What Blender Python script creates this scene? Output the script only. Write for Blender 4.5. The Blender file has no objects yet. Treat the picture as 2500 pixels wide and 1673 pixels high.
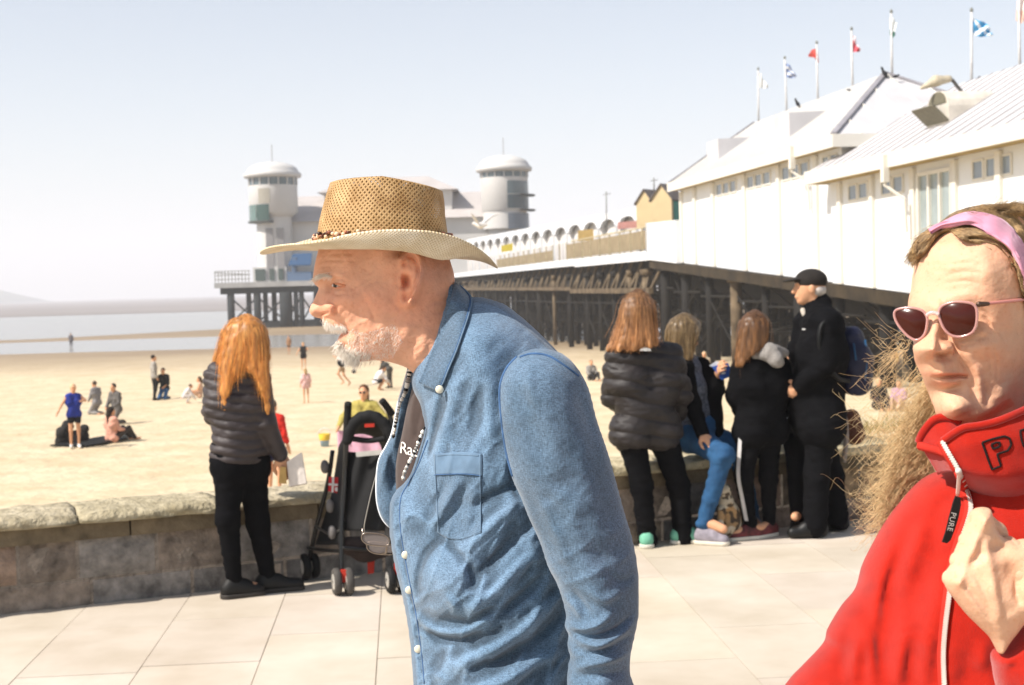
import bpy, bmesh, math, random
import numpy as np
from mathutils import Vector, Matrix
random.seed(7); rng = np.random.default_rng(7)
SC = bpy.context.scene; COL = SC.collection

# ------------------------------------------------------------------ camera
IMW, IMH, LENS = 2500.0, 1673.0, 50.0
FPX = IMW * LENS / 36.0
CAMZ = 1.68
PITCH = math.atan(136.5 / FPX); ROLL = math.atan(0.028)
CF = np.array([0, math.cos(PITCH), -math.sin(PITCH)])
U0 = np.array([0, math.sin(PITCH), math.cos(PITCH)])
X0 = np.array([1.0, 0, 0])
CR = math.cos(ROLL) * X0 - math.sin(ROLL) * U0
CU = math.sin(ROLL) * X0 + math.cos(ROLL) * U0
CC = np.array([0, 0, CAMZ])
CM = np.stack([CR, CU, CF])            # rows: camera right, up, forward in world
cam = bpy.data.cameras.new('camera'); camo = bpy.data.objects.new('camera', cam); COL.objects.link(camo)
cam.lens = LENS; cam.sensor_width = 36.0; cam.clip_start = 0.05; cam.clip_end = 20000
m = Matrix(((CR[0], CU[0], -CF[0], CC[0]), (CR[1], CU[1], -CF[1], CC[1]), (CR[2], CU[2], -CF[2], CC[2]), (0, 0, 0, 1)))
camo.matrix_world = m
SC.camera = camo
cam.dof.use_dof = True; cam.dof.focus_distance = 2.1; cam.dof.aperture_fstop = 13.0

# ------------------------------------------------------------------ light
SUN_EL = math.radians(47)
SUN_H = np.array([-0.90, -0.43]); SUN_H = SUN_H / np.linalg.norm(SUN_H)
SUND = np.array([SUN_H[0] * math.cos(SUN_EL), SUN_H[1] * math.cos(SUN_EL), math.sin(SUN_EL)])   # towards the sun
W = bpy.data.worlds.new('World'); SC.world = W; W.use_nodes = True
nt = W.node_tree; bg = nt.nodes['Background']
sky = nt.nodes.new('ShaderNodeTexSky'); sky.sky_type = 'NISHITA'; sky.sun_disc = False
sky.sun_elevation = SUN_EL; sky.sun_rotation = math.atan2(SUN_H[0], SUN_H[1])
sky.altitude = 0; sky.air_density = 1.0; sky.dust_density = 1.0; sky.ozone_density = 1.0
hs = nt.nodes.new('ShaderNodeHueSaturation'); hs.inputs['Saturation'].default_value = 0.72; nt.links.new(sky.outputs[0], hs.inputs['Color'])
tn = nt.nodes.new('ShaderNodeMix'); tn.data_type = 'RGBA'; tn.blend_type = 'MULTIPLY'; tn.inputs['Factor'].default_value = 1; tn.inputs['B'].default_value = (1.01, 1.0, 0.99, 1); nt.links.new(hs.outputs[0], tn.inputs['A'])
nt.links.new(tn.outputs['Result'], bg.inputs[0]); bg.inputs[1].default_value = 0.095
sl = bpy.data.lights.new('sun', 'SUN'); so = bpy.data.objects.new('sun', sl); COL.objects.link(so)
sl.energy = 4.4; sl.angle = math.radians(0.6); sl.color = (1.0, 0.94, 0.86)
so.rotation_euler = Vector(SUND).to_track_quat('Z', 'Y').to_euler(); so.location = (-20, -20, 40)
SC.view_settings.view_transform = 'Standard'; SC.view_settings.look = 'None'
SC.view_settings.exposure = 0.72; SC.view_settings.gamma = 1.0
SC.render.film_transparent = False
SC.cycles.use_denoising = True
SC.cycles.max_bounces = 8; SC.cycles.transparent_max_bounces = 16
SC.cycles.volume_bounces = 1

# ------------------------------------------------------------------ projection helpers (camera frame: right, up, depth)
def cpt(px, py, d): return np.array([(px - 1250.0) / FPX * d, -(py - 836.5) / FPX * d, d])
def c2w(v):
    v = np.asarray(v, float); return v @ CM + CC
def P(px, py, d): return c2w(cpt(px, py, d))
def w2c(v): return (np.asarray(v, float) - CC) @ CM.T
def G(px, py, z=0.0):
    r = c2w(cpt(px, py, 1.0)) - CC
    return CC + r * ((z - CAMZ) / r[2])
def dep(p): return float(w2c(p)[2])

# ------------------------------------------------------------------ objects
def setp(o, label=None, cat=None, group=None, kind=None):
    if label: o['label'] = label
    if cat: o['category'] = cat
    if group: o['group'] = group
    if kind: o['kind'] = kind
    return o
def thing(name, loc, label, cat, group=None):
    o = bpy.data.objects.new(name, None); COL.objects.link(o); o.location = tuple(float(x) for x in loc)
    o.empty_display_size = 0.1
    return setp(o, label, cat, group)
def worldloc(o):
    l = np.zeros(3)
    while o: l = l + np.array(o.location); o = o.parent
    return l
def mk(name, V, F, mat, parent=None, smooth=True, vcol=None, label=None):
    """one mesh object; V in world coordinates"""
    V = np.asarray(V, np.float64).reshape(-1, 3)
    base = worldloc(parent) if parent is not None else V.mean(0)
    if parent is None:
        base = np.array([V[:, 0].mean(), V[:, 1].mean(), V[:, 2].min()])
    me = bpy.data.meshes.new(name)
    Vl = (V - base).astype(np.float32)
    if isinstance(F, np.ndarray):
        n, k = F.shape
        me.vertices.add(len(Vl)); me.vertices.foreach_set('co', Vl.ravel())
        me.loops.add(n * k); me.loops.foreach_set('vertex_index', F.astype(np.int32).ravel())
        me.polygons.add(n); me.polygons.foreach_set('loop_start', np.arange(0, n * k, k, dtype=np.int32))
        me.update(calc_edges=True)
    else:
        me.from_pydata([tuple(v) for v in Vl.tolist()], [], F); me.update()
    if smooth: me.polygons.foreach_set('use_smooth', [True] * len(me.polygons))
    if vcol is not None:
        ca = me.color_attributes.new('tint', 'FLOAT_COLOR', 'POINT')
        vc = np.ones((len(Vl), 4), np.float32); vc[:, :3] = vcol; ca.data.foreach_set('color', vc.ravel())
    me.validate()
    if mat is not None: me.materials.append(mat)
    o = bpy.data.objects.new(name, me); COL.objects.link(o)
    if parent is not None: o.parent = parent
    else: o.location = tuple(base)
    if label: o['label'] = label
    return o

class MB:
    """collects world-space pieces into one mesh"""
    def __init__(s): s.V = []; s.F = []; s.C = []; s.n = 0
    def add(s, V, F, c=(1, 1, 1)):
        V = np.asarray(V, float).reshape(-1, 3)
        s.V.append(V); s.F += [tuple(int(i) + s.n for i in f) for f in F]; s.n += len(V)
        c = np.asarray(c, float)
        s.C.append(np.broadcast_to(c, (len(V), 3)))
    def box(s, c, size, ax=None, col=(1, 1, 1)):
        h = np.asarray(size, float) / 2
        q = np.array([[i, j, k] for i in (-1, 1) for j in (-1, 1) for k in (-1, 1)], float) * h
        if ax is not None: q = q @ np.asarray(ax, float)
        s.add(q + np.asarray(c, float), [(0, 1, 3, 2), (4, 6, 7, 5), (0, 4, 5, 1), (2, 3, 7, 6), (0, 2, 6, 4), (1, 5, 7, 3)], col)
    def bar(s, a, b, w, t=None, up=(0, 0, 1), col=(1, 1, 1)):
        a = np.asarray(a, float); b = np.asarray(b, float); d = b - a; L = np.linalg.norm(d); d = d / L
        up = np.asarray(up, float)
        if abs(d @ up) > 0.98: up = np.array([1.0, 0, 0])
        x = np.cross(d, up); x /= np.linalg.norm(x); z = np.cross(x, d)
        s.box((a + b) / 2, (w, L, t or w), np.stack([x, d, z]), col)
    def tube(s, pts, r, n=8, col=(1, 1, 1), caps=True, flat=None):
        V, F = tube(pts, r, n, caps); s.add(V, F, col)
    def hexa(s, q8, col=(1, 1, 1)):
        s.add(q8, [(0, 1, 2, 3), (7, 6, 5, 4), (0, 4, 5, 1), (1, 5, 6, 2), (2, 6, 7, 3), (3, 7, 4, 0)], col)
    def prism(s, poly, ext, col=(1, 1, 1)):
        """poly: n x 3 ring, extruded by vector ext"""
        p = np.asarray(poly, float); n = len(p); e = np.asarray(ext, float)
        s.add(np.concatenate([p, p + e]), [tuple(range(n)), tuple(range(2 * n - 1, n - 1, -1))] + [(i, i + n, (i + 1) % n + n, (i + 1) % n) for i in range(n)], col)
    def lathe(s, base, prof, n=24, axis=None, col=(1, 1, 1), a0=0, a1=2 * math.pi):
        """prof: (r, z) list about a vertical axis at base"""
        full = abs(a1 - a0 - 2 * math.pi) < 1e-6
        th = np.linspace(a0, a1, n, endpoint=not full); V = []
        for r, z in prof: V.append(np.stack([r * np.cos(th), r * np.sin(th), np.full(n, z)], 1))
        V = np.concatenate(V)
        if axis is not None: V = V @ np.asarray(axis, float)
        F = []
        for k in range(len(prof) - 1):
            for i in range(n if full else n - 1):
                j = (i + 1) % n; F.append((k * n + i, k * n + j, (k + 1) * n + j, (k + 1) * n + i))
        s.add(V + np.asarray(base, float), F, col)
    def build(s, name, mat, parent=None, smooth=False, label=None, vcol=False, fixn=True):
        o = mk(name, np.concatenate(s.V), s.F, mat, parent, smooth, np.concatenate(s.C) if vcol else None, label)
        if fixn:
            b = bmesh.new(); b.from_mesh(o.data); bmesh.ops.recalc_face_normals(b, faces=b.faces); b.to_mesh(o.data); b.free()
        return o

def tube(pts, r, n=8, caps=True):
    p = np.asarray(pts, float); m_ = len(p); r = np.broadcast_to(np.asarray(r, float), (m_,))
    t = np.gradient(p, axis=0); t /= np.linalg.norm(t, axis=1)[:, None] + 1e-12
    up = np.array([0.0, 0, 1.0]) if abs(t[0][2]) < 0.9 else np.array([0.0, 1.0, 0.0])
    x = np.cross(up, t[0]); x /= np.linalg.norm(x); V = []
    th = np.arange(n) / n * 2 * math.pi
    for i in range(m_):
        x = x - t[i] * (x @ t[i]); x /= np.linalg.norm(x) + 1e-12; y = np.cross(t[i], x)
        V.append(p[i] + r[i] * (np.cos(th)[:, None] * x + np.sin(th)[:, None] * y))
    F = []
    for i in range(m_ - 1):
        for k in range(n):
            F.append((i * n + k, i * n + (k + 1) % n, (i + 1) * n + (k + 1) % n, (i + 1) * n + k))
    if caps: F += [tuple(range(n - 1, -1, -1)), tuple(range((m_ - 1) * n, m_ * n))]
    return np.concatenate(V), F

def strands(paths, r0, r1=None, n=4):
    """paths: k x m x 3 -> thin tapering tubes in one mesh (arrays)"""
    p = np.asarray(paths, float); k, m_, _ = p.shape; r1 = r0 * 0.3 if r1 is None else r1
    t = np.gradient(p, axis=1); t /= np.linalg.norm(t, axis=2)[..., None] + 1e-12
    ref = np.array([0.31, 0.62, 0.72]); x = np.cross(t, ref); x /= np.linalg.norm(x, axis=2)[..., None] + 1e-12
    y = np.cross(t, x); rr = np.linspace(1, 0, m_)[None, :, None] ** 0.7
    r0 = np.asarray(r0, float).reshape(-1, 1, 1); r1 = np.asarray(r1, float).reshape(-1, 1, 1)
    rad = r1 + (r0 - r1) * rr
    V = np.stack([p + rad * (math.cos(a) * x + math.sin(a) * y) for a in np.arange(n) / n * 2 * math.pi], 2)   # k m n 3
    idx = np.arange(k * m_ * n).reshape(k, m_, n)
    a = idx[:, :-1]; b = idx[:, 1:]
    F = np.stack([a, np.roll(a, -1, 2), np.roll(b, -1, 2), b], -1).reshape(-1, 4)
    return V.reshape(-1, 3), F

def crom(p, sub=6, closed=False):
    """Catmull-Rom through points"""
    p = np.asarray(p, float); n = len(p); out = []
    rng_ = range(n if closed else n - 1)
    for i in rng_:
        if closed: a, b, c, d = p[(i - 1) % n], p[i], p[(i + 1) % n], p[(i + 2) % n]
        else: a, b, c, d = p[max(i - 1, 0)], p[i], p[i + 1], p[min(i + 2, n - 1)]
        for t in np.arange(sub) / sub:
            out.append(0.5 * ((2 * b) + (-a + c) * t + (2 * a - 5 * b + 4 * c - d) * t * t + (-a + 3 * b - 3 * c + d) * t ** 3))
    if not closed: out.append(p[-1])
    return np.array(out)

# ------------------------------------------------------------------ value noise
def _h(i, j, k):
    n = (i * 374761393 + j * 668265263 + k * 2147483647 + 12345) & 0xFFFFFFFF
    n = ((n ^ (n >> 13)) * 1274126177) & 0xFFFFFFFF
    return ((n ^ (n >> 16)) & 0xFFFF) / 65535.0
def vnoise(p):
    p = np.asarray(p, float); i = np.floor(p).astype(np.int64); f = p - i; f = f * f * (3 - 2 * f)
    r = 0
    for a in (0, 1):
        for b in (0, 1):
            for c in (0, 1):
                w = (f[..., 0] if a else 1 - f[..., 0]) * (f[..., 1] if b else 1 - f[..., 1]) * (f[..., 2] if c else 1 - f[..., 2])
                r = r + w * _h(i[..., 0] + a, i[..., 1] + b, i[..., 2] + c)
    return r * 2 - 1
def fbm(p, o=3):
    p = np.asarray(p, float); r = 0; a = 1.0
    for k in range(o): r = r + a * vnoise(p * 2 ** k + 17.3 * k); a *= 0.5
    return r

# ------------------------------------------------------------------ surface nets
def snets(f, org, h):
    """f > 0 inside on a regular grid -> verts, quads"""
    s = f > 0; nx, ny, nz = f.shape
    cnt = np.zeros((nx - 1, ny - 1, nz - 1), np.uint8)
    for a in (0, 1):
        for b in (0, 1):
            for c in (0, 1): cnt += s[a:nx - 1 + a, b:ny - 1 + b, c:nz - 1 + c]
    act = (cnt > 0) & (cnt < 8); I = np.argwhere(act)
    vid = np.full(act.shape, -1, np.int64); vid[act] = np.arange(len(I))
    cor = np.array([[a, b, c] for a in (0, 1) for b in (0, 1) for c in (0, 1)])
    val = np.stack([f[I[:, 0] + c[0], I[:, 1] + c[1], I[:, 2] + c[2]] for c in cor], 1)
    acc = np.zeros((len(I), 3)); num = np.zeros(len(I))
    for i in range(8):
        for j in range(i + 1, 8):
            if np.abs(cor[i] - cor[j]).sum() != 1: continue
            va, vb = val[:, i], val[:, j]; x = (va > 0) != (vb > 0)
            t = np.where(x, va / np.where(x, va - vb, 1), 0)
            acc += np.where(x[:, None], cor[i] + t[:, None] * (cor[j] - cor[i]), 0); num += x
    V = (I + acc / num[:, None]) * h + np.asarray(org)
    F = []
    for ax in range(3):
        o = [(1, 2), (2, 0), (0, 1)][ax]
        sl0 = [slice(None)] * 3; sl1 = [slice(None)] * 3
        sl0[ax] = slice(0, -1); sl1[ax] = slice(1, None)
        for q in o: sl0[q] = slice(1, -1); sl1[q] = slice(1, -1)
        A = s[tuple(sl0)]; B = s[tuple(sl1)]
        E = np.argwhere(A != B)
        inside = A[E[:, 0], E[:, 1], E[:, 2]]
        base = E.copy()
        for q in o: base[:, q] += 1
        def at(d1, d2):
            k = base.copy(); k[:, o[0]] += d1; k[:, o[1]] += d2
            return vid[k[:, 0], k[:, 1], k[:, 2]]
        q4 = np.stack([at(-1, -1), at(0, -1), at(0, 0), at(-1, 0)], 1)
        q4[~inside] = q4[~inside][:, ::-1]
        F.append(q4)
    F = np.concatenate(F); F = F[(F >= 0).all(1)]
    return V, F
def vnormals(V, F):
    n = np.cross(V[F[:, 2]] - V[F[:, 0]], V[F[:, 3]] - V[F[:, 1]]); N = np.zeros_like(V)
    for k in range(4):
        for c in range(3): N[:, c] += np.bincount(F[:, k], n[:, c], len(V))
    return N / (np.linalg.norm(N, axis=1)[:, None] + 1e-12)
def lap(V, F, it=1, lam=0.5):
    e = np.concatenate([F[:, [0, 1]], F[:, [1, 2]], F[:, [2, 3]], F[:, [3, 0]]]); e = np.concatenate([e, e[:, ::-1]])
    for _ in range(it):
        c = np.bincount(e[:, 0], minlength=len(V)).astype(float)
        S = np.stack([np.bincount(e[:, 0], V[e[:, 1], k], len(V)) for k in range(3)], 1) / np.maximum(c, 1)[:, None]
        V = V + lam * (S - V)
    return V

class SDF:
    """smooth union of round cones and ellipsoids, any frame"""
    def __init__(s): s.L = []
    def cone(s, a, b, ra, rb=None, k=0.02, sq=None):
        s.L.append(('c', np.asarray(a, float), np.asarray(b, float), ra, ra if rb is None else rb, k, 1)); return s
    def chain(s, pts, rs, k=0.02):
        for i in range(len(pts) - 1): s.cone(pts[i], pts[i + 1], rs[i], rs[i + 1], k)
        return s
    def ell(s, c, r, ax=None, k=0.02, sub=False):
        s.L.append(('e', np.asarray(c, float), np.asarray(r, float), np.eye(3) if ax is None else np.asarray(ax, float), None, k, -1 if sub else 1)); return s
    def mesh(s, h, sm=1, warp=None):
        lo = np.full(3, 1e9); hi = -lo
        for q in s.L:
            if q[0] == 'c':
                for p, r in ((q[1], q[3]), (q[2], q[4])): lo = np.minimum(lo, p - r); hi = np.maximum(hi, p + r)
            elif q[6] > 0: r = max(q[2]); lo = np.minimum(lo, q[1] - r); hi = np.maximum(hi, q[1] + r)
        lo = lo - 4 * h; hi = hi + 4 * h
        n = np.ceil((hi - lo) / h).astype(int) + 1
        D = np.full(n, 9.0, np.float32)
        for q in s.L:
            k = q[5]
            if q[0] == 'c':
                rr = max(q[3], q[4]); l = np.minimum(q[1], q[2]) - rr; u = np.maximum(q[1], q[2]) + rr
            else:
                rr = max(q[2]); l = q[1] - rr; u = q[1] + rr
            pad = k + 3 * h
            i0 = np.clip(np.floor((l - pad - lo) / h).astype(int), 0, n - 1); i1 = np.clip(np.ceil((u + pad - lo) / h).astype(int) + 1, 1, n)
            if (i1 <= i0).any(): continue
            g = np.stack(np.meshgrid(*[np.arange(i0[d], i1[d]) * h + lo[d] for d in range(3)], indexing='ij'), -1)
            if q[0] == 'c':
                ba = q[2] - q[1]; bb = ba @ ba + 1e-12
                t = np.clip(((g - q[1]) @ ba) / bb, 0, 1)
                d = np.linalg.norm(g - q[1] - t[..., None] * ba, axis=-1) - (q[3] + (q[4] - q[3]) * t)
            else:
                p = (g - q[1]) @ q[3].T; r = q[2]
                k0 = np.linalg.norm(p / r, axis=-1); k1 = np.linalg.norm(p / r ** 2, axis=-1) + 1e-9
                d = k0 * (k0 - 1) / k1
            sl = tuple(slice(i0[d_], i1[d_]) for d_ in range(3)); A = D[sl]
            if q[6] > 0:
                hh = np.clip(0.5 + 0.5 * (A - d) / k, 0, 1); D[sl] = A * (1 - hh) + d * hh - k * hh * (1 - hh)
            else:
                hh = np.clip(0.5 - 0.5 * (A + d) / k, 0, 1); D[sl] = A * (1 - hh) - d * hh + k * hh * (1 - hh)
        V, F = snets(-D, lo, h)
        if sm: V = lap(V, F, sm)
        return V, F
def frame(fwd, up):
    """rows: right, fwd, up"""
    f = np.asarray(fwd, float); f = f / np.linalg.norm(f); u = np.asarray(up, float); u = u - f * (u @ f); u /= np.linalg.norm(u)
    return np.stack([np.cross(f, u), f, u])

# ------------------------------------------------------------------ materials
def lin(h):
    if not isinstance(h, str): return tuple(h)
    h = h.lstrip('#'); c = [int(h[i:i + 2], 16) / 255 for i in (0, 2, 4)]
    return tuple(x / 12.92 if x <= 0.04045 else ((x + 0.055) / 1.055) ** 2.4 for x in c)
MATS = {}
def mat(name, col, rough=0.7, var=0.12, vs=8.0, bump=0.0, bs=60.0, bd=0.002, tint=False, spec=0.3, sheen=0.0, metal=0.0, col2=None, sss=0.0, sssr=(0.01, 0.004, 0.002), stretch=None, trans=0.0, coat=0.0):
    if name in MATS: return MATS[name]
    M = bpy.data.materials.new(name); M.use_nodes = True; t = M.node_tree; N = t.nodes; Lk = t.links
    b = N['Principled BSDF']; b.inputs['Roughness'].default_value = rough; b.inputs['Metallic'].default_value = metal
    b.inputs['Specular IOR Level'].default_value = spec
    if sheen: b.inputs['Sheen Weight'].default_value = sheen; b.inputs['Sheen Roughness'].default_value = 0.5
    if trans: b.inputs['Transmission Weight'].default_value = trans
    if coat: b.inputs['Coat Weight'].default_value = coat
    if sss:
        b.inputs['Subsurface Weight'].default_value = sss; b.inputs['Subsurface Radius'].default_value = sssr; b.inputs['Subsurface Scale'].default_value = 1.0
    tc = N.new('ShaderNodeTexCoord'); src = tc.outputs['Object']
    if stretch:
        mp = N.new('ShaderNodeMapping'); mp.inputs['Scale'].default_value = stretch; Lk.new(src, mp.inputs[0]); src = mp.outputs[0]
    nz = N.new('ShaderNodeTexNoise'); nz.inputs['Scale'].default_value = vs; nz.inputs['Detail'].default_value = 6; nz.inputs['Roughness'].default_value = 0.6
    Lk.new(src, nz.inputs['Vector'])
    c = lin(col); c2 = lin(col2) if col2 else tuple(x * (1 - 2 * var) for x in c); c1 = c if col2 else tuple(min(1, x * (1 + 1.2 * var)) for x in c)
    rp = N.new('ShaderNodeValToRGB'); rp.color_ramp.elements[0].position = 0.3; rp.color_ramp.elements[1].position = 0.7
    rp.color_ramp.elements[0].color = (*c2, 1); rp.color_ramp.elements[1].color = (*c1, 1)
    Lk.new(nz.outputs['Fac'], rp.inputs[0]); out = rp.outputs[0]
    if tint:
        at = N.new('ShaderNodeAttribute'); at.attribute_name = 'tint'
        mx = N.new('ShaderNodeMix'); mx.data_type = 'RGBA'; mx.blend_type = 'MULTIPLY'; mx.inputs['Factor'].default_value = 1
        Lk.new(out, mx.inputs['A']); Lk.new(at.outputs['Color'], mx.inputs['B']); out = mx.outputs['Result']
    Lk.new(out, b.inputs['Base Color'])
    if bump:
        n2 = N.new('ShaderNodeTexNoise'); n2.inputs['Scale'].default_value = bs; n2.inputs['Detail'].default_value = 4; Lk.new(src, n2.inputs['Vector'])
        bp = N.new('ShaderNodeBump'); bp.inputs['Strength'].default_value = bump; bp.inputs['Distance'].default_value = bd
        Lk.new(n2.outputs['Fac'], bp.inputs['Height']); Lk.new(bp.outputs[0], b.inputs['Normal'])
    MATS[name] = M
    return M
# ================================================================== SETTING
def sheet(name, xs, ys, zf, mat_, kind='structure', label=None):
    X, Y = np.meshgrid(xs, ys, indexing='ij'); Z = zf(X, Y)
    V = np.stack([X, Y, Z], -1).reshape(-1, 3); n, m_ = X.shape
    i = np.arange(n * m_).reshape(n, m_)
    F = np.stack([i[:-1, :-1], i[1:, :-1], i[1:, 1:], i[:-1, 1:]], -1).reshape(-1, 4)
    o = mk(name, V, F, mat_); o['kind'] = kind
    if label: o['label'] = label
    return o
SEAZ = -3.4
BH = np.array([[-60, -1.45], [6, -1.5], [12, -1.62], [22, -1.85], [35, -2.1], [55, -2.35], [80, -2.72], [105, -3.08], [128, -3.36], [134, -3.44], [150, -3.56], [164, -3.47], [168, -3.36], [174, -3.35], [184, -3.44], [230, -4.2], [20000, -8]])
def beach_z(x, y, rough=True):
    x = np.asarray(x, float); y = np.asarray(y, float)
    w = np.clip((y - 100) / 60, 0, 1)
    yy = y + 5 * np.sin(x * 0.021) * w + 3 * np.sin(x * 0.07 + 1) * w
    # the mud bank widens towards the pier
    k = np.clip((x + 62) / 25, 0, 3); yy = np.where(yy > 170, 170 + (yy - 170) / (1 + 3.2 * k), yy)
    z = np.interp(yy, BH[:, 0], BH[:, 1])
    if rough:
        p = np.stack([x * 1.6, y * 1.3, np.zeros_like(x)], -1)
        a = 0.022 * np.clip((115 - y) / 60, 0.05, 1)
        z = z + a * fbm(p, 3) + np.clip((70 - y) / 50, 0, 1) * 0.03 * vnoise(p * 3.1)
    return z
def sand_material():
    M = bpy.data.materials.new('beach_sand'); M.use_nodes = True; t = M.node_tree; N = t.nodes; L = t.links
    b = N['Principled BSDF']; b.inputs['Roughness'].default_value = 0.95; b.inputs['Specular IOR Level'].default_value = 0.15
    g = N.new('ShaderNodeNewGeometry'); sx = N.new('ShaderNodeSeparateXYZ'); L.new(g.outputs['Position'], sx.inputs[0])
    n1 = N.new('ShaderNodeTexNoise'); n1.inputs['Scale'].default_value = 0.8; n1.inputs['Detail'].default_value = 8; L.new(g.outputs['Position'], n1.inputs['Vector'])
    n2 = N.new('ShaderNodeTexNoise'); n2.inputs['Scale'].default_value = 0.05; n2.inputs['Detail'].default_value = 3; L.new(g.outputs['Position'], n2.inputs['Vector'])
    r1 = N.new('ShaderNodeValToRGB'); e = r1.color_ramp.elements
    e[0].position = 0.33; e[0].color = (*lin('#bfac8b'), 1); e[1].position = 0.62; e[1].color = (*lin('#cebd9f'), 1)
    L.new(n1.outputs[0], r1.inputs[0])
    # wetness by height above the water
    a = N.new('ShaderNodeMath'); a.operation = 'MULTIPLY_ADD'; L.new(n2.outputs[0], a.inputs[0]); a.inputs[1].default_value = 0.5; L.new(sx.outputs[2], a.inputs[2])
    mr = N.new('ShaderNodeMapRange'); mr.inputs['From Min'].default_value = -2.45; mr.inputs['From Max'].default_value = -3.1; L.new(a.outputs[0], mr.inputs['Value'])
    mx = N.new('ShaderNodeMix'); mx.data_type = 'RGBA'; L.new(mr.outputs[0], mx.inputs['Factor']); L.new(r1.outputs[0], mx.inputs['A']); mx.inputs['B'].default_value = (*lin('#8d7a62'), 1)
    L.new(mx.outputs['Result'], b.inputs['Base Color'])
    mr2 = N.new('ShaderNodeMapRange'); mr2.inputs['To Min'].default_value = 0.95; mr2.inputs['To Max'].default_value = 0.6; L.new(mr.outputs[0], mr2.inputs['Value']); L.new(mr2.outputs[0], b.inputs['Roughness'])
    n3 = N.new('ShaderNodeTexNoise'); n3.inputs['Scale'].default_value = 5.0; n3.inputs['Detail'].default_value = 8; L.new(g.outputs['Position'], n3.inputs['Vector'])
    vo = N.new('ShaderNodeTexVoronoi'); vo.feature = 'SMOOTH_F1'; vo.inputs['Scale'].default_value = 2.6; L.new(g.outputs['Position'], vo.inputs['Vector']); ah = N.new('ShaderNodeMath'); ah.operation = 'MULTIPLY_ADD'; L.new(vo.outputs['Distance'], ah.inputs[0]); ah.inputs[1].default_value = .9; L.new(n3.outputs[0], ah.inputs[2])
    bp = N.new('ShaderNodeBump'); bp.inputs['Strength'].default_value = 0.7; bp.inputs['Distance'].default_value = 0.07; L.new(ah.outputs[0], bp.inputs['Height']); L.new(bp.outputs[0], b.inputs['Normal'])
    return M
ys = np.concatenate([np.arange(-12, 40, 0.35), np.arange(40, 110, 0.9), np.arange(110, 260, 1.5), np.geomspace(262, 15000, 24)])
xs = np.concatenate([-np.geomspace(6000, 62, 18), np.arange(-60, -14, 0.8), np.arange(-14, 16, 0.3), np.arange(16, 60, 0.8), np.geomspace(62, 6000, 18)])
sheet('beach', xs, ys, beach_z, sand_material())
# sea
def water_material():
    M = bpy.data.materials.new('estuary_water'); M.use_nodes = True; t = M.node_tree; N = t.nodes; L = t.links
    b = N['Principled BSDF']; b.inputs['Roughness'].default_value = 0.22; b.inputs['Base Color'].default_value = (*lin('#8f8c86'), 1); b.inputs['Specular IOR Level'].default_value = 0.5
    g = N.new('ShaderNodeNewGeometry'); mp = N.new('ShaderNodeMapping'); mp.inputs['Scale'].default_value = (0.12, 0.5, 1); L.new(g.outputs['Position'], mp.inputs[0])
    n = N.new('ShaderNodeTexNoise'); n.inputs['Scale'].default_value = 1.0; n.inputs['Detail'].default_value = 5; L.new(mp.outputs[0], n.inputs['Vector'])
    bp = N.new('ShaderNodeBump'); bp.inputs['Strength'].default_value = 0.25; bp.inputs['Distance'].default_value = 0.25; L.new(n.outputs[0], bp.inputs['Height']); L.new(bp.outputs[0], b.inputs['Normal'])
    return M
sheet('sea', np.array([-9000, 9000.0]), np.array([100, 16000.0]), lambda x, y: np.full_like(x, SEAZ), water_material())
mud = mat('far_mud', '#88807c', 0.8, 0.12, 0.01, stretch=(0.3, 3, 1))
sheet('mud_flat', np.linspace(-7000, 7000, 80), np.array([405, 440, 500, 700, 1500, 14000.0]), lambda x, y: np.where(y < 410, SEAZ - 0.5, SEAZ + 0.12) , mud)
# headland far out on the left
hb = mat('headland_rock', '#5b6350', 0.9, 0.2, 0.02)
hx = np.linspace(-1500, -1005, 60)
def hl(x, y):
    e = np.clip((-1052 - x) / 80, 0, 1) ** 0.55; yy = np.clip(1 - np.abs(y - 3100) / 260, 0, 1) ** 0.6
    return SEAZ - 4 + (37 + 3 * np.sin(x * 0.02)) * e * yy
sheet('headland', hx, np.linspace(2840, 3360, 24), hl, hb)

# ------------------------------------------------------------------ promenade pavement of long slabs
WA = G(0, 1502)[:2]; WB = G(2150, 1262)[:2]
WT = (WB - WA) / np.linalg.norm(WB - WA); WN = np.array([WT[1], -WT[0]])     # along the wall, and from it towards the camera
def wallp(s, o, z): p = WA + WT * s + WN * o; return np.array([p[0], p[1], z])
pv = MB(); jd = np.array([math.sin(math.radians(-4.4)), math.cos(math.radians(-4.4))]); jn = np.array([jd[1], -jd[0]])
j0 = G(364, 1600)[:2] @ jn; SP = 0.535
prn = random.Random(3)
for i in range(-26, 40):
    u0 = j0 + i * SP + 0.002; u1 = u0 + SP - 0.004; off = prn.random() * 0.9
    v = -5 + off
    while v < 30:
        L_ = 0.9; v1 = v + L_ - 0.004
        cor = [jn * u0 + jd * v, jn * u1 + jd * v, jn * u1 + jd * v1, jn * u0 + jd * v1]
        so_ = [float((c - WA) @ WN) for c in cor]
        if max(so_) > -0.3 and abs(v) < 30:
            k = 1 + prn.uniform(-0.045, 0.045); z = prn.uniform(-0.0012, 0.0012)
            q = np.array([[c[0], c[1], z] for c in cor])
            pv.add(np.concatenate([q, q - [0, 0, 0.03]]), [(0, 1, 2, 3), (1, 0, 4, 5), (2, 1, 5, 6), (3, 2, 6, 7), (0, 3, 7, 4)], (k, k * (1 + prn.uniform(-.012, .012)), k * (1 + prn.uniform(-.025, .025))))
        v += L_
pm = mat('paving_stone', '#cbc0b0', 0.8, 0.05, 1.5, bump=0.35, bs=90, bd=0.002, tint=True, col2='#b3a692')
o = pv.build('pavement', pm, vcol=True); o['kind'] = 'structure'
gb = MB(); a = wallp(-12, -0.2, -0.006); b = wallp(40, -0.2, -0.006)
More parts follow.
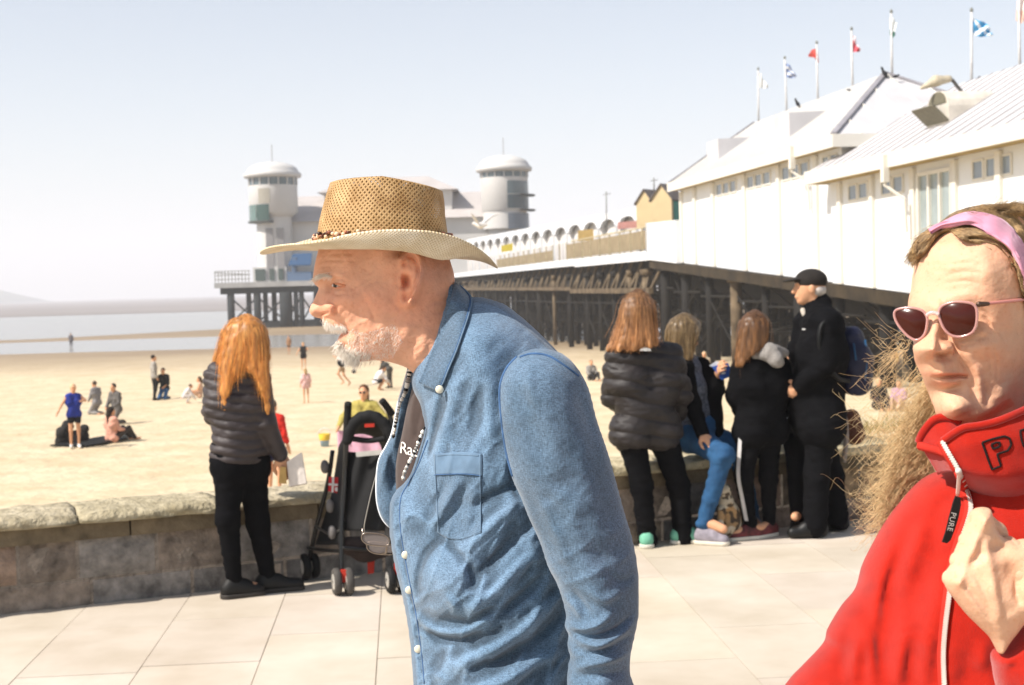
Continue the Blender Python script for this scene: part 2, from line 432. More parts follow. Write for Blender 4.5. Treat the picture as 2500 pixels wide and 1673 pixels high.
gb.add([a, b, [b[0] + 20, -9, -0.006], [a[0] - 8, -9, -0.006]], [(0, 1, 2, 3)])
o = gb.build('promenade_bed', mat('joint_mortar', '#a3967f', 0.95)); o['kind'] = 'structure'

# ------------------------------------------------------------------ low sea wall with rough coping
wall = thing('stone_wall', wallp(3, -0.2, 0), 'low weathered stone wall with rough mossy coping between pavement and sand', 'wall')
WL0, WL1 = -9.0, 26.0
prn = random.Random(11)
st = MB()
def stone(s0, s1, z0, z1, col, jit=0.008, proud=0.0):
    n = max(3, int((s1 - s0) / 0.06)); mz = max(3, int((z1 - z0) / 0.05))
    S, Z = np.meshgrid(np.linspace(s0, s1, n), np.linspace(z0, z1, mz), indexing='ij')
    e = np.minimum(np.minimum(S - s0, s1 - S), np.minimum(Z - z0, z1 - Z)); e = np.clip(e / 0.02, 0, 1)
    d = proud + (e - 1) * 0.014 + jit * 1.6 * fbm(np.stack([S * 9, Z * 9, np.full_like(S, s0)], -1), 3) * e
    V = np.stack([WA[0] + WT[0] * S + WN[0] * d, WA[1] + WT[1] * S + WN[1] * d, Z], -1).reshape(-1, 3)
    i = np.arange(n * mz).reshape(n, mz)
    F = np.stack([i[:-1, :-1], i[1:, :-1], i[1:, 1:], i[:-1, 1:]], -1).reshape(-1, 4)
    st.add(V, F.tolist(), col)
pal = ['#9a8a78', '#8d8074', '#a68c6c', '#9c8676', '#8a847e', '#978578']
s = WL0
while s < WL1:
    L_ = prn.uniform(0.2, 0.46); stone(s, s + L_ - 0.02, 0.15, 0.36, np.array(lin(prn.choice(pal))) / 0.2 * prn.uniform(0.75, 1.3), 0.022); s += L_
s = WL0 + 0.1
while s < WL1:
    L_ = prn.uniform(0.3, 0.75); stone(s, s + L_ - 0.02, -0.05, 0.132, np.array(lin(prn.choice(pal[:5]))) / 0.2 * prn.uniform(0.75, 1.1), 0.02); s += L_
# core behind the joints
q = [wallp(WL0, -0.018, -1.7), wallp(WL1, -0.018, -1.7), wallp(WL1, -0.44, -1.7), wallp(WL0, -0.44, -1.7)]
q2 = [p + np.array([0, 0, 2.06]) for p in q]; st.hexa(q + q2, np.array(lin('#4e463f')) / 0.2)
wm = mat('wall_stone', (0.21, 0.21, 0.21), 0.92, 0.3, 11, bump=1.0, bs=45, bd=0.012, tint=True)
st.build('masonry', wm, wall, smooth=True, vcol=True)
lm = MB(); s = WL0
while s < WL1:
    L_ = prn.uniform(0.9, 1.4); q = [wallp(s, 0.03, 0.366), wallp(s + L_ - 0.01, 0.03, 0.366), wallp(s + L_ - 0.01, -0.45, 0.366), wallp(s, -0.45, 0.366)]
    lm.hexa(q + [p + np.array([0, 0, 0.085]) for p in q]); s += L_
lm.build('ledge_course', mat('ledge_stone', '#70634f', 0.95, 0.22, 9, bump=0.6, bs=40, bd=0.01), wall)
cp = MB(); s = WL0
while s < WL1:
    L_ = prn.uniform(0.7, 1.5); n = int(L_ / 0.035) + 2; prof = np.array([[0.05, 0.453], [0.07, 0.458], [0.078, 0.49], [0.074, 0.53], [0.062, 0.562], [0.02, 0.575], [-0.1, 0.584], [-0.2, 0.59], [-0.32, 0.588], [-0.42, 0.577], [-0.47, 0.54], [-0.47, 0.455]])
    S = np.linspace(s, s + L_ - 0.008, n); pts = np.zeros((n, len(prof), 3))
    for k, (o_, z_) in enumerate(prof):
        nn = fbm(np.stack([S * 6, np.full(n, o_ * 9), np.full(n, z_ * 12)], -1), 4); n2 = fbm(np.stack([S * 5 + 40, np.full(n, o_ * 9), np.full(n, z_ * 30)], -1), 4)
        oo = o_ + (0.04 * nn * abs(nn) ** .3 if k < 6 else 0.015 * nn); zz = .455 + (z_ - .453) * .5 + (0.016 * n2 if 1 < k < 11 else 0 * n2)
        e = np.minimum(S - s, s + L_ - S); oo = oo - 0.03 * np.exp(-e / 0.03) * (1 if k < 6 else 0)
        pts[:, k] = np.stack([WA[0] + WT[0] * S + WN[0] * oo, WA[1] + WT[1] * S + WN[1] * oo, zz], 1)
    m_ = len(prof); i = np.arange(n * m_).reshape(n, m_)
    F = np.stack([i[:-1, :-1], i[1:, :-1], i[1:, 1:], i[:-1, 1:]], -1).reshape(-1, 4).tolist() + [tuple(i[0]), tuple(i[-1][::-1])]
    k = prn.uniform(0.8, 1.12); cp.add(pts.reshape(-1, 3), F, (k, k, k * prn.uniform(0.85, 1))); s += L_
cp.build('coping', mat('coping_stone', '#c4b89f', 0.95, 0.3, 9, bump=1.0, bs=26, bd=0.03, tint=True, col2='#8b8068'), wall, smooth=True, vcol=True)
# ================================================================== PIER
def Q(Y, o, z): return np.array([20.6 - 0.147 * Y + 0.9894 * o, Y + 0.1454 * o, z])
PT = np.array([-0.1454, 0.9894, 0]); PN = np.array([0.9894, 0.1454, 0]); PAX = np.stack([PN, PT, np.array([0, 0, 1.0])])
white = mat('white_paint', '#dcdee0', 0.55, 0.03, 0.6, bump=0.05, bs=8, bd=0.01)
roofw = mat('pale_roof_sheet', '#c1bfc0', 0.6, 0.05, 0.7)
cream = mat('cream_trim', '#d6d2c8', 0.55, 0.03, 1.0)
glassw = mat('window_glass', '#7f8a94', 0.12, 0.1, 0.7, spec=0.6)
dark = mat('tarred_iron', '#14110e', 0.8, 0.3, 1.5, bump=0.4, bs=9, bd=0.03)
rust = mat('rusty_pale_timber', '#75654f', 0.9, 0.3, 1.2, bump=0.4, bs=9, bd=0.03, col2='#3a2f23')
def zb(Y): return 3.04 - 0.0551 * (83 - Y) if Y < 83 else 3.04
def fquad(Y0, Y1, o, z0a, z0b, z1a, z1b, t=0.1):
    """facade slab between two Y; z0a/z1a bottom/top at Y0"""
    q = [Q(Y0, o, z0a), Q(Y1, o, z0b), Q(Y1, o, z1b), Q(Y0, o, z1a)]
    return q + [p + PN * t for p in q]
build = thing('pier_building', Q(60, 4, 1.5), 'long white pier entrance building with pale ribbed hipped roof and high strip windows', 'building')
# --- far block (hipped)
mb = MB()
mb.hexa(fquad(54, 76.9, 0, zb(54), zb(76.9), 6.75, 6.75, 8.2)); mb.build('wall', white, build)
mb = MB()
mb.hexa(fquad(14, 54.6, -0.22, zb(14), zb(54.6), 5.6, 5.6, 8.4)); mb.build('wall', white, build)
mb = MB(); mb.hexa(fquad(76.6, 83.2, -0.4, zb(76.6), zb(83), 5.0, 5.15, 0.38)); mb.hexa([Q(83.2, -.4, 3.04), Q(83.2, 8, 3.04), Q(82.8, 8, 3.04), Q(82.8, -.4, 3.04), Q(83.2, -.4, 5.15), Q(83.2, 8, 5.15), Q(82.8, 8, 5.15), Q(82.8, -.4, 5.15)])
mb.build('parapet', white, build)
# pilasters
for y in (76.6, 74.0, 70.7, 65.7, 61, 56.6): mb = MB(); mb.hexa(fquad(y - .2, y + .2, -0.12, zb(y) + 0.02, zb(y) + 0.02, 6.5, 6.5, 0.13)); mb.build('pilaster', cream, build)
for y in (53.6, 50.6, 47.2, 44.2, 41.4, 38.2, 35): mb = MB(); mb.hexa(fquad(y - .16, y + .16, -0.34, zb(y) + 0.02, zb(y) + 0.02, 5.2, 5.2, 0.13)); mb.build('pilaster', cream, build)
# roofs
def roof_block(Y0, Y1, oe, oe2, ze, Yr0, Yr1, orr, zr, rib=0.62, hip0=True):
    e0, e1, e2, e3 = Q(Y0, oe, ze), Q(Y1, oe, ze), Q(Y1, oe2, ze), Q(Y0, oe2, ze)
    r0, r1 = Q(Yr0, orr, zr), Q(Yr1, orr, zr)
    m_ = MB(); m_.add([e0, e1, e2, e3, r0, r1], [(0, 4, 5, 1), (1, 5, 2), (2, 5, 4, 3), (3, 4, 0), (0, 1, 2, 3)])
    nrm = np.cross(e1 - e0, r0 - e0); nrm /= np.linalg.norm(nrm); nrm = nrm if nrm[2] > 0 else -nrm
    ribs = MB(); n = int((Y1 - Y0) / rib)
    for i in range(1, n):
        y = Y0 + (Y1 - Y0) * i / n; a = Q(y, oe, ze)
        if y < Yr0: t = (y - Y0) / (Yr0 - Y0 + 1e-9)
        elif y > Yr1: t = (Y1 - y) / (Y1 - Yr1 + 1e-9)
        else: t = 1
        b = Q(y, oe + (orr - oe) * t, ze + (zr - ze) * t)
        if np.linalg.norm(b - a) > 0.3: ribs.bar(a + nrm * 0.02, b + nrm * 0.012, 0.06, 0.035, nrm)
    return m_, ribs, (e0, e1, e2, e3, r0, r1, nrm)
mr_, ribs, K1 = roof_block(53.4, 77.3, -0.55, 8.8, 7.0, 59.3, 76.6, 4.1, 10.15)
rf = mr_.build('roof', roofw, build); ribs.build('standing_seam', cream, rf)
for i_, k_ in ((0, 4), (1, 5), (3, 4)): hp = MB(); hp.bar(K1[i_] + [0, 0, .05], K1[k_] + [0, 0, .05], 0.22, 0.08); hp.build('hip_capping', mat('lead_grey', '#8d8a8f', 0.6, 0.1, 2), rf)
# panel joints on the near hip face
jb = MB(); e0, e3, r0 = K1[0], K1[3], K1[4]
for t in np.linspace(0.12, 0.88, 7):
    a = e0 + (e3 - e0) * t; s_ = min(t, 1 - t) * 2; b = a + (r0 - (e0 + e3) / 2) * s_
    jb.bar(a + [0, 0, .03], b + [0, 0, .03], 0.06, 0.06)
jb.build('standing_seam', cream, rf)
fa = MB(); fa.hexa(fquad(53.4, 77.3, -0.62, 6.55, 6.55, 7.03, 7.03, 0.07))
a, b = Q(53.36, -0.62, 6.79), Q(53.36, 8.8, 6.79); fa.bar(a, b, 0.07, 0.48); fa.build('fascia', cream, build)
so_ = MB(); so_.hexa([Q(53.4, -.55, 6.6), Q(77.3, -.55, 6.6), Q(77.3, -.01, 6.6), Q(53.4, -.01, 6.6), Q(53.4, -.55, 6.64), Q(77.3, -.55, 6.64), Q(77.3, -.01, 6.64), Q(53.4, -.01, 6.64)])
so_.build('soffit', mat('ochre_soffit', '#a58f5e', 0.8, 0.15, 2), build)
# near block: gabled end at Y=55
mr_, ribs, K2 = roof_block(10, 55.2, -0.95, 9.0, 5.75, 10.1, 52.6, 4.1, 8.75, rib=0.85)
rf2 = mr_.build('roof', roofw, build); ribs.build('standing_seam', mat('seam_shade', '#aba7a7', 0.6, 0.05, 2), rf2)
fa = MB(); fa.hexa(fquad(10, 55.25, -1.02, 5.28, 5.28, 5.78, 5.78, 0.07)); fa.bar(Q(55.28, -1.02, 5.53), Q(55.28, 1.0, 5.53), 0.07, 0.5); fa.build('fascia', cream, build)
so_ = MB(); so_.hexa([Q(10, -.95, 5.3), Q(55.2, -.95, 5.3), Q(55.2, -.23, 5.3), Q(10, -.23, 5.3), Q(10, -.95, 5.34), Q(55.2, -.95, 5.34), Q(55.2, -.23, 5.34), Q(10, -.23, 5.34)])
so_.build('soffit', MATS['ochre_soffit'], build)
# downpipes and brackets
for y, o_, z_ in ((57.6, -0.62, 7.0), (47.6, -1.02, 5.7)):
    dp = MB(); dp.tube([Q(y, o_ - .05, z_), Q(y, o_ - .05, z_ - 1.0), Q(y - .4, o_ + .45, z_ - 1.5), Q(y - .4, o_ + .5, z_ - 2.6)], 0.06, 6); dp.box(Q(y, o_ - .05, z_ - .45), (0.2, .26, .9), PAX); dp.build('downpipe', cream, build)
# windows
def wgroup(x0, x1, n, zc, h, o_, off=0):
    Ya = 71546 / (x0 - 740.0); Yb = 71546 / (x1 - 740.0); w = (Ya - Yb) / n
    for i in range(n):
        y1 = Yb + w * (i + 0.06); y2 = Yb + w * (i + 0.94)
        f = MB()
        for (ya, yb, za, zc_) in ((y1, y2, zc - h / 2 - .06, zc - h / 2), (y1, y2, zc + h / 2, zc + h / 2 + .06), (y1 - .02, y1 + .07, zc - h / 2, zc + h / 2), (y2 - .07, y2 + .02, zc - h / 2, zc + h / 2)):
            f.hexa(fquad(ya, yb, o_ - .05, za, za, zc_, zc_, .06))
        fr = f.build('window', cream, build)
        g = MB(); g.hexa(fquad(y1 + .06, y2 - .06, o_ - .012, zc - h / 2, zc - h / 2, zc + h / 2, zc + h / 2, .02)); g.build('pane', glassw, fr)
for x0, x1, n in ((1758, 1809, 3), (1833, 1893, 3), (1918, 1987, 3), (2018, 2056, 2)): wgroup(x0, x1, n, 6.12, 0.5, 0)
for x0, x1, n in ((2093, 2144, 2), (2174, 2232, 2), (2398, 2500, 3)): wgroup(x0, x1, n, 4.78, 0.5, -0.22)
# tall glazed bay
f = MB(); yA, yB = 71546 / (2270 - 740.), 71546 / (2352 - 740.)
for k in range(4):
    y = yB + (yA - yB) * k / 3; f.hexa(fquad(y - .06, y + .06, -.34, 1.2, 1.2, 5.0, 5.0, .12))
f.hexa(fquad(yB, yA, -.33, 4.9, 4.9, 5.02, 5.02, .11)); fr = f.build('window', cream, build)
g = MB(); g.hexa(fquad(yB, yA, -.255, 1.2, 1.2, 4.9, 4.9, .03)); g.build('pane', mat('grey_glass', '#8f9a9a', 0.1, 0.12, 0.9, spec=0.6), fr)
# dormers on the far roof: shed boxes
for Y0, Y1 in ((71.6, 73.6), (61.2, 63.2)):
    m_ = MB(); o0, o1 = 0.55, 3.2; zt = 8.8; z0 = 7.55
    q = [Q(Y0, o0, z0), Q(Y1, o0, z0), Q(Y1, o1, zt - .25), Q(Y0, o1, zt - .25), Q(Y0, o0, zt), Q(Y1, o0, zt), Q(Y1, o1, zt + .1), Q(Y0, o1, zt + .1)]
    m_.hexa(q); d_ = m_.build('dormer', roofw, rf)
# barrel vent with an open flap on the near roof
m_ = MB(); Yc = 46.6; ring = []
for k in range(9):
    a_ = math.pi * k / 8; ring.append((0.8 * math.cos(a_), 0.35 + 0.55 * math.sin(a_)))
prof = [(0.8, -0.5)] + ring + [(-0.8, -0.5)]
poly = [Q(Yc + u, 0.35, 6.75 + v) for u, v in prof]; m_.prism(poly, PN * 1.7); vent = m_.build('roof_vent', mat('vent_sheet', '#cdc5b8', 0.6, 0.12, 2), rf2)
m_ = MB(); m_.prism([Q(Yc + u * .8, 0.33, 6.95 + v * .75) for u, v in prof[1:-1]], PN * 0.02); m_.build('louvre', mat('louvre_dark', '#6f6a58', 0.7), vent)
m_ = MB(); m_.hexa([Q(Yc - .8, .32, 6.6), Q(Yc + .8, .32, 6.6), Q(Yc + .8, -.2, 7.1), Q(Yc - .8, -.2, 7.1), Q(Yc - .8, .36, 6.64), Q(Yc + .8, .36, 6.64), Q(Yc + .8, -.16, 7.14), Q(Yc - .8, -.16, 7.14)]); m_.build('flap', MATS['louvre_dark'], vent)
# lamp over the near roof
lp = thing('street_lamp', Q(46.2, 2.2, 8.0), 'curved cobra head lamp standing over the barrel roof vent of the pier building', 'lamp')
def lamp_pt(px, py): return P(px, py, 46.5)
m_ = MB(); m_.tube(crom([lamp_pt(2352, 262), lamp_pt(2349, 228), lamp_pt(2336, 210), lamp_pt(2326, 197), lamp_pt(2312, 190)], 5), 0.06, 8); m_.build('arm', mat('lamp_dark', '#4b4a48', 0.5), lp)
hd = SDF(); hd.cone(lamp_pt(2316, 193), lamp_pt(2285, 198), 0.12, 0.17, 0.1).cone(lamp_pt(2285, 198), lamp_pt(2250, 215), 0.17, 0.06, 0.1)
V, F = hd.mesh(0.025, 2); mk('lamp_head', V, F, mat('lamp_shell', '#b9ae97', 0.5), lp)
# ------------------------------------------------------------------ pier deck and legs
pier = thing('pier', Q(120, 4, -2.6), 'long iron pier deck on dark piles with white edge boards running out to sea', 'pier')
m_ = MB(); m_.hexa([Q(83, -.1, 3.1), Q(212, -.1, 3.1), Q(212, 11, 3.1), Q(83, 11, 3.1), Q(83, -.1, 3.5), Q(212, -.1, 3.5), Q(212, 11, 3.5), Q(83, 11, 3.5)])
for a_, b_ in ((14, 83),): m_.hexa([Q(a_, .1, zb(a_) - .35), Q(b_, .1, zb(b_) - .35), Q(b_, 9, zb(b_) - .35), Q(a_, 9, zb(a_) - .35), Q(a_, .1, zb(a_) - .02), Q(b_, .1, zb(b_) - .02), Q(b_, 9, zb(b_) - .02), Q(a_, 9, zb(a_) - .02)])
m_.build('deck', dark, pier)
m_ = MB(); m_.hexa(fquad(83, 106, -0.22, 3.0, 3.0, 3.56, 3.56, .1)); m_.hexa(fquad(106, 212, -0.2, 3.1, 3.1, 3.62, 3.62, .08)); m_.build('edge_board', white, pier)
m_ = MB(); m_.hexa(fquad(20, 83, -.28, zb(20) - .55, zb(83) - .5, zb(20) - .03, zb(83) - .03, .3)); m_.build('girder', mat('girder_brown', '#3f3423', 0.9, 0.3, 0.8, bump=0.5, bs=3, bd=.05, col2='#1c1711'), pier)
m_ = MB(); m_.hexa(fquad(83, 200, .8, 1.5, 1.7, 3.08, 3.08, .25)); m_.build('girder', dark, pier)
for o_ in (1.6, 5.0):
    m_ = MB(); m_.hexa(fquad(30, 83, o_, zb(30) - 1.5, zb(83) - 1.6, zb(30) - .4, zb(83) - .4, .2)); m_.build('girder', dark, pier)  # dark plates added to stand in for the shade under the building
m_ = MB(); m_.hexa(fquad(83.5, 108, -.25, 1.05, 1.05, 1.38, 1.38, .3)); m_.hexa(fquad(108, 200, -.2, 1.25, 1.45, 1.5, 1.7, .25)); m_.build('waling', rust, pier)
for i in range(70):
    y = 84 + i * 1.35; m_ = MB()
    m_.bar(Q(y, .05, 1.35), Q(y + (0.9 if i % 2 else -.9), .7, 3.0), 0.14, .14); m_.build('strut', mat('strut_timber', '#6d5f4c', .9, .3, 1.2, col2='#3f3528'), pier)
for i in range(40): y = 84 + i * 2.7; m_ = MB(); m_.bar(Q(y, 1.4, 1.2), Q(y + .3, 1.4, 3.05), .5, .4); m_.build('cross_beam', dark, pier)
pr = random.Random(5)
rows = [(0.3, 0.19), (4.2, 0.26), (8.2, 0.3)]
for oi, (o_, r_) in enumerate(rows):
    y = 42.0 + oi * 1.3
    while y < 204:
        zt = (zb(y) - .3) if y < 83 else 2.5
        z0 = float(beach_z(Q(y, o_, 0)[0], y, False)) - 0.3
        big = (oi == 0 and pr.random() < 0.2)
        mm = MB(); rr = r_ * (1.5 if big else pr.uniform(0.8, 1.15)); p0 = Q(y, o_, z0); p1 = Q(y, o_, zt)
        mm.tube([p0, p0 + (p1 - p0) * .5, p1], rr, 8); mm.tube([p1 - [0, 0, .35], p1], rr * 1.5, 8)
        mm.build('pile', rust if (oi == 0 and pr.random() < .25) else dark, pier, smooth=True)
        y += 4.4 if y < 100 else 7.0
mm = MB()
for o_ in (2.2, 6.2, 10.0):
    for y in np.arange(45 + o_ * .3, 206, 3.6):
        z0 = float(beach_z(Q(y, o_, 0)[0], y, False)) - .3; mm.tube([Q(y, o_, z0), Q(y, o_, (zb(y) - .4) if y < 83 else 2.5)], .2, 7)
fp = mm.build('inner_piles', dark, pier, smooth=True); fp['kind'] = 'stuff'
m_ = MB()
for y in np.arange(44, 150, 2.7):
    zt = (zb(y) - .5) if y < 83 else 1.2; z0 = float(beach_z(Q(y, 2, 0)[0], y, False)); m_.tube([Q(y, .3, zt), Q(y + .8, 8.2, z0 + .45 * (zt - z0))], .06, 5); m_.tube([Q(y, 8.2, zt), Q(y + .8, .3, z0 + .45 * (zt - z0))], .06, 5); m_.tube([Q(y, .3, z0 + .45 * (zt - z0)), Q(y, 8.2, z0 + .45 * (zt - z0))], .07, 5)
for oi, (o_, r_) in enumerate(rows[:3]):
    y = 42.0 + oi * 1.3
    while y < 150:
        zt = (zb(y) - .5) if y < 83 else 1.2; z0 = float(beach_z(Q(y, o_, 0)[0], y, False))
        h = zt - z0
        if (int(y) + oi) % 3 != 1:
            m_.tube([Q(y, o_, zt - .1), Q(y + 5.4, o_, z0 + .25 * h)], .05, 5); m_.tube([Q(y + 5.4, o_, zt - .1), Q(y, o_, z0 + .25 * h)], .05, 5)
        m_.tube([Q(y, o_, z0 + .8 * h), Q(y + 5.4, o_, z0 + .8 * h)], .06, 5)
        y += 5.4
y = 42.0
while y < 150:
    zt = (zb(y) - .5) if y < 83 else 1.2; z0 = float(beach_z(Q(y, 2, 0)[0], y, False))
    m_.tube([Q(y, .3, zt - .1), Q(y + 1.3, 4.2, z0 + .9)], .05, 5); m_.tube([Q(y, .3, z0 + .9), Q(y + 1.3, 4.2, zt - .1)], .05, 5); m_.tube([Q(y + 1.3, 4.2, zt - .1), Q(y + 2.6, 8.2, z0 + .9)], .05, 5)
    y += 5.4
m_.build('brace', dark, pier)
# railing with wind panels
m_ = MB()
for y in np.arange(84, 150, 3.1):
    m_ = MB(); m_.bar(Q(y, .35, 3.5), Q(y, .35, 5.0), .1); m_.build('railing_post', mat('tan_rail', '#b3a585', 0.8, .15, 3), pier)
    if not (109 < y < 116): pn = MB(); pn.hexa(fquad(y + .12, y + 2.98, .36, 3.72, 3.72, 4.86 if y < 110 else 4.6, 4.86 if y < 110 else 4.6, .04)); pn.build('wind_panel', mat('brown_panel', '#97876b', 0.8, .2, 1.5, col2='#7e7058'), pier)
m_ = MB(); m_.bar(Q(84, .35, 5.05), Q(110, .35, 5.05), .09); m_.build('top_rail', MATS['tan_rail'], pier)
# covered walkway with scalloped roof
cw = thing('covered_walkway', Q(140, 3, 3.5), 'white covered walkway with scalloped arches running along the pier deck', 'walkway')
A0 = P(1556, 560, 100); A1 = P(1140, 640, 192); A0[2] = 3.5; A1[2] = 3.5
wd = A1 - A0; Lw = np.linalg.norm(wd); wd /= Lw; wn = np.array([wd[1], -wd[0], 0])
NB = 15; arc = MB(); back = MB(); pan = MB()
for i in range(NB):
    a_ = A0 + wd * (Lw * i / NB); b_ = A0 + wd * (Lw * (i + 1) / NB); zt = 7.0 + 1.2 * i / NB; L1 = Lw / NB
    pts = [(0, zt), (0, zt - 1.0), (L1 * .12, zt - 1.0)] + [(L1 * .5 - L1 * .38 * math.cos(t), zt - 1.0 + .55 * math.sin(t)) for t in np.linspace(0.15, math.pi - .15, 9)] + [(L1 * .88, zt - 1.0), (L1 - .01, zt - 1.0), (L1 - .01, zt)]
    arc.prism([a_ * [1, 1, 0] + wd * u + [0, 0, z] for u, z in pts][::-1], wn * .3)
    nr = a_ * [1, 1, 0] + wn * .3; n2 = b_ * [1, 1, 0] + wn * .3
    arc.hexa([nr + [0, 0, zt - .05], n2 + [0, 0, zt - .05], n2 + wn * 4 + [0, 0, zt + .2], nr + wn * 4 + [0, 0, zt + .2], nr + [0, 0, zt + .03], n2 + [0, 0, zt + .03], n2 + wn * 4 + [0, 0, zt + .3], nr + wn * 4 + [0, 0, zt + .3]])
    post = MB(); post.bar(a_ + [0, 0, 0], a_ * [1, 1, 0] + [0, 0, zt - 1.0], .22); post.build('post', white, cw)
    back.hexa([nr + wn * .22 + [0, 0, 3.5], n2 + wn * .22 + [0, 0, 3.5], n2 + wn * .3 + [0, 0, 3.5], nr + wn * .3 + [0, 0, 3.5], nr + wn * .22 + [0, 0, zt - .1], n2 + wn * .22 + [0, 0, zt - .1], n2 + wn * .3 + [0, 0, zt - .1], nr + wn * .3 + [0, 0, zt - .1]])
    for k in range(3):
        u0, u1 = L1 * (.05 + .32 * k), L1 * (.05 + .32 * k + .27); p = a_ + wn * .05; pan.hexa([p + wd * u0, p + wd * u1, p + wd * u1 + wn * .05, p + wd * u0 + wn * .05, p + wd * u0 + [0, 0, 1.9], p + wd * u1 + [0, 0, 1.9], p + wd * u1 + wn * .05 + [0, 0, 1.9], p + wd * u0 + wn * .05 + [0, 0, 1.9]])
arc.build('scalloped_roof', white, cw); back.build('back_wall', mat('walkway_wall', '#d8d4cf', .8, .1, .4), cw); pan.build('side_panel', mat('walkway_panel', '#cfcac6', .5, .1, .8), cw)
m_ = MB(); m_.hexa([P(1224, 600, 150), P(1252, 594, 150), P(1252, 612, 150), P(1224, 616, 150)] + [P(1224, 600, 150) + [0, .1, 0], P(1252, 594, 150) + [0, .1, 0], P(1252, 612, 150) + [0, .1, 0], P(1224, 616, 150) + [0, .1, 0]])
sgn = m_.build('banner', mat('yellow_banner', '#c9b53a', .7), None); setp(sgn, 'small yellow banner on the covered walkway of the pier', 'banner')
def slabq(x0, x1, y0, y1, d, slope=0.0):
    a_ = [P(x0, y0, d), P(x1, y0 + slope, d), P(x1, y1 + slope, d), P(x0, y1, d)]; return a_ + [p + np.array([0, .12, 0]) for p in a_]
m_ = MB(); m_.hexa(slabq(1508, 1556, 543, 560, 98, -4)); sgn = m_.build('banner', mat('red_banner', '#d49a92', .7), None); setp(sgn, 'faded red sign board beside the yellow kiosks on the pier', 'sign')
m_ = MB(); m_.hexa(slabq(1411, 1449, 563, 590, 112, -4)); sgn = m_.build('banner', mat('amber_banner', '#bfa062', .7), None); setp(sgn, 'amber sign board behind the brown wind panels on the pier', 'sign')
# gabled kiosks
def kiosk(px, py, d, w, h, label, ang):
    b0 = P(px, py, d); k = thing('kiosk', b0, label, 'kiosk', 'yellow gabled kiosks on the pier deck')
    ca, sa = math.cos(ang), math.sin(ang); ex = np.array([ca, sa, 0]); ey = np.array([-sa, ca, 0]); ez = np.array([0, 0, 1.0]); D = 1.7
    prof = [(-w / 2, 0), (w / 2, 0), (w / 2, h * .68), (0, h), (-w / 2, h * .68)]
    m_ = MB(); m_.prism([b0 + ex * u + ez * v for u, v in prof], ey * D); m_.build('wall', mat('kiosk_yellow', '#cbb58c', .8, .06, 1), k)
    m_ = MB(); m_.hexa([b0 + ex * (w / 2 + .01) + ey * .25 + ez * .3, b0 + ex * (w / 2 + .01) + ey * (D - .1) + ez * .3, b0 + ex * (w / 2 + .01) + ey * (D - .1) + ez * h * .62, b0 + ex * (w / 2 + .01) + ey * .25 + ez * h * .62] + [b0 + ex * (w / 2 + .03) + ey * t + ez * z for t, z in ((.25, .3), (D - .1, .3), (D - .1, h * .62), (.25, h * .62))]); m_.build('side_panel', mat('teal_panel', '#3f8f80', .7), k)
    m_ = MB()
    for sgn_ in (1, -1):
        m_.hexa([b0 + ex * sgn_ * (w / 2 + .12) + ez * (h * .62) - ey * .12, b0 + ez * (h + .02) - ey * .12, b0 + ez * (h + .02) + ey * (D + .1), b0 + ex * sgn_ * (w / 2 + .12) + ez * (h * .62) + ey * (D + .1)] +
                [b0 + ex * sgn_ * (w / 2 + .12) + ez * (h * .62 + .09) - ey * .12, b0 + ez * (h + .11) - ey * .12, b0 + ez * (h + .11) + ey * (D + .1), b0 + ex * sgn_ * (w / 2 + .12) + ez * (h * .62 + .09) + ey * (D + .1)])
    m_.build('roof', mat('kiosk_roof', '#6b625e', .8, .15, 3), k)
kiosk(1574, 556, 96, 1.2, 2.5, 'smaller yellow gabled kiosk behind, half hidden by its larger neighbour on the pier', -0.55)
kiosk(1616, 556, 92, 1.45, 2.75, 'larger yellow gabled kiosk with grey roof and teal side next to the white building', -0.55)
# ------------------------------------------------------------------ pavilion at the pier head
HD = 215.0
ph = thing('pier_pavilion', P(900, 690, HD), 'white pavilion with two domed round towers at the far end of the pier', 'pavilion')
pw = mat('pavilion_white', '#c9c6c2', .6, .05, .2); pg = mat('pavilion_roof', '#b5aeaa', .7, .06, .3); pgl = mat('pavilion_glass', '#55646a', .15, .15, .4, spec=.6); pgr = mat('pavilion_shade', '#a8a6a6', .7)
dkz = 3.4
def X_(px): return (px - 1250) / FPX * HD
def Z_(py, px): return P(px, py, HD)[2]
def hb_(x0, x1, y0, y1, z0, z1): return [(x0, y0, z0), (x1, y0, z0), (x1, y1, z0), (x0, y1, z0), (x0, y0, z1), (x1, y0, z1), (x1, y1, z1), (x0, y1, z1)]
m_ = MB(); m_.hexa(hb_(X_(548), X_(1400), HD - 6, HD + 30, dkz - .75, dkz)); m_.build('deck', mat('deck_grey', '#a5a4a2', .8, .1, .4), ph)
m_ = MB(); m_.hexa(hb_(X_(560), X_(1400), HD - 5.5, HD + 29, dkz - 1.7, dkz - .76)); m_.build('girder', mat('iron_blue', '#23282b', .8, .2, .6), ph)
iron = MATS['iron_blue']
ze = Z_(538, 900)
m_ = MB(); m_.hexa(hb_(X_(690), X_(1290), HD, HD + 24, dkz, ze)); m_.build('wall', pw, ph)
m_ = MB(); x0, x1 = X_(650), X_(1300); zr = Z_(486, 780)
m_.add([(x0, HD - 1, ze), (x1, HD - 1, ze), (x1, HD + 25, ze), (x0, HD + 25, ze), (x0 + 4, HD + 9, zr + 1), (x1 - 4, HD + 9, zr + 1), (x1 - 4, HD + 16, zr + 1), (x0 + 4, HD + 16, zr + 1)], [(0, 1, 5, 4), (1, 2, 6, 5), (2, 3, 7, 6), (3, 0, 4, 7), (4, 5, 6, 7), (3, 2, 1, 0)])
m_.build('roof', pg, ph)
m_ = MB(); xa, xb = X_(800), X_(1112); zq = Z_(462, 1080); zt = Z_(420, 1000)
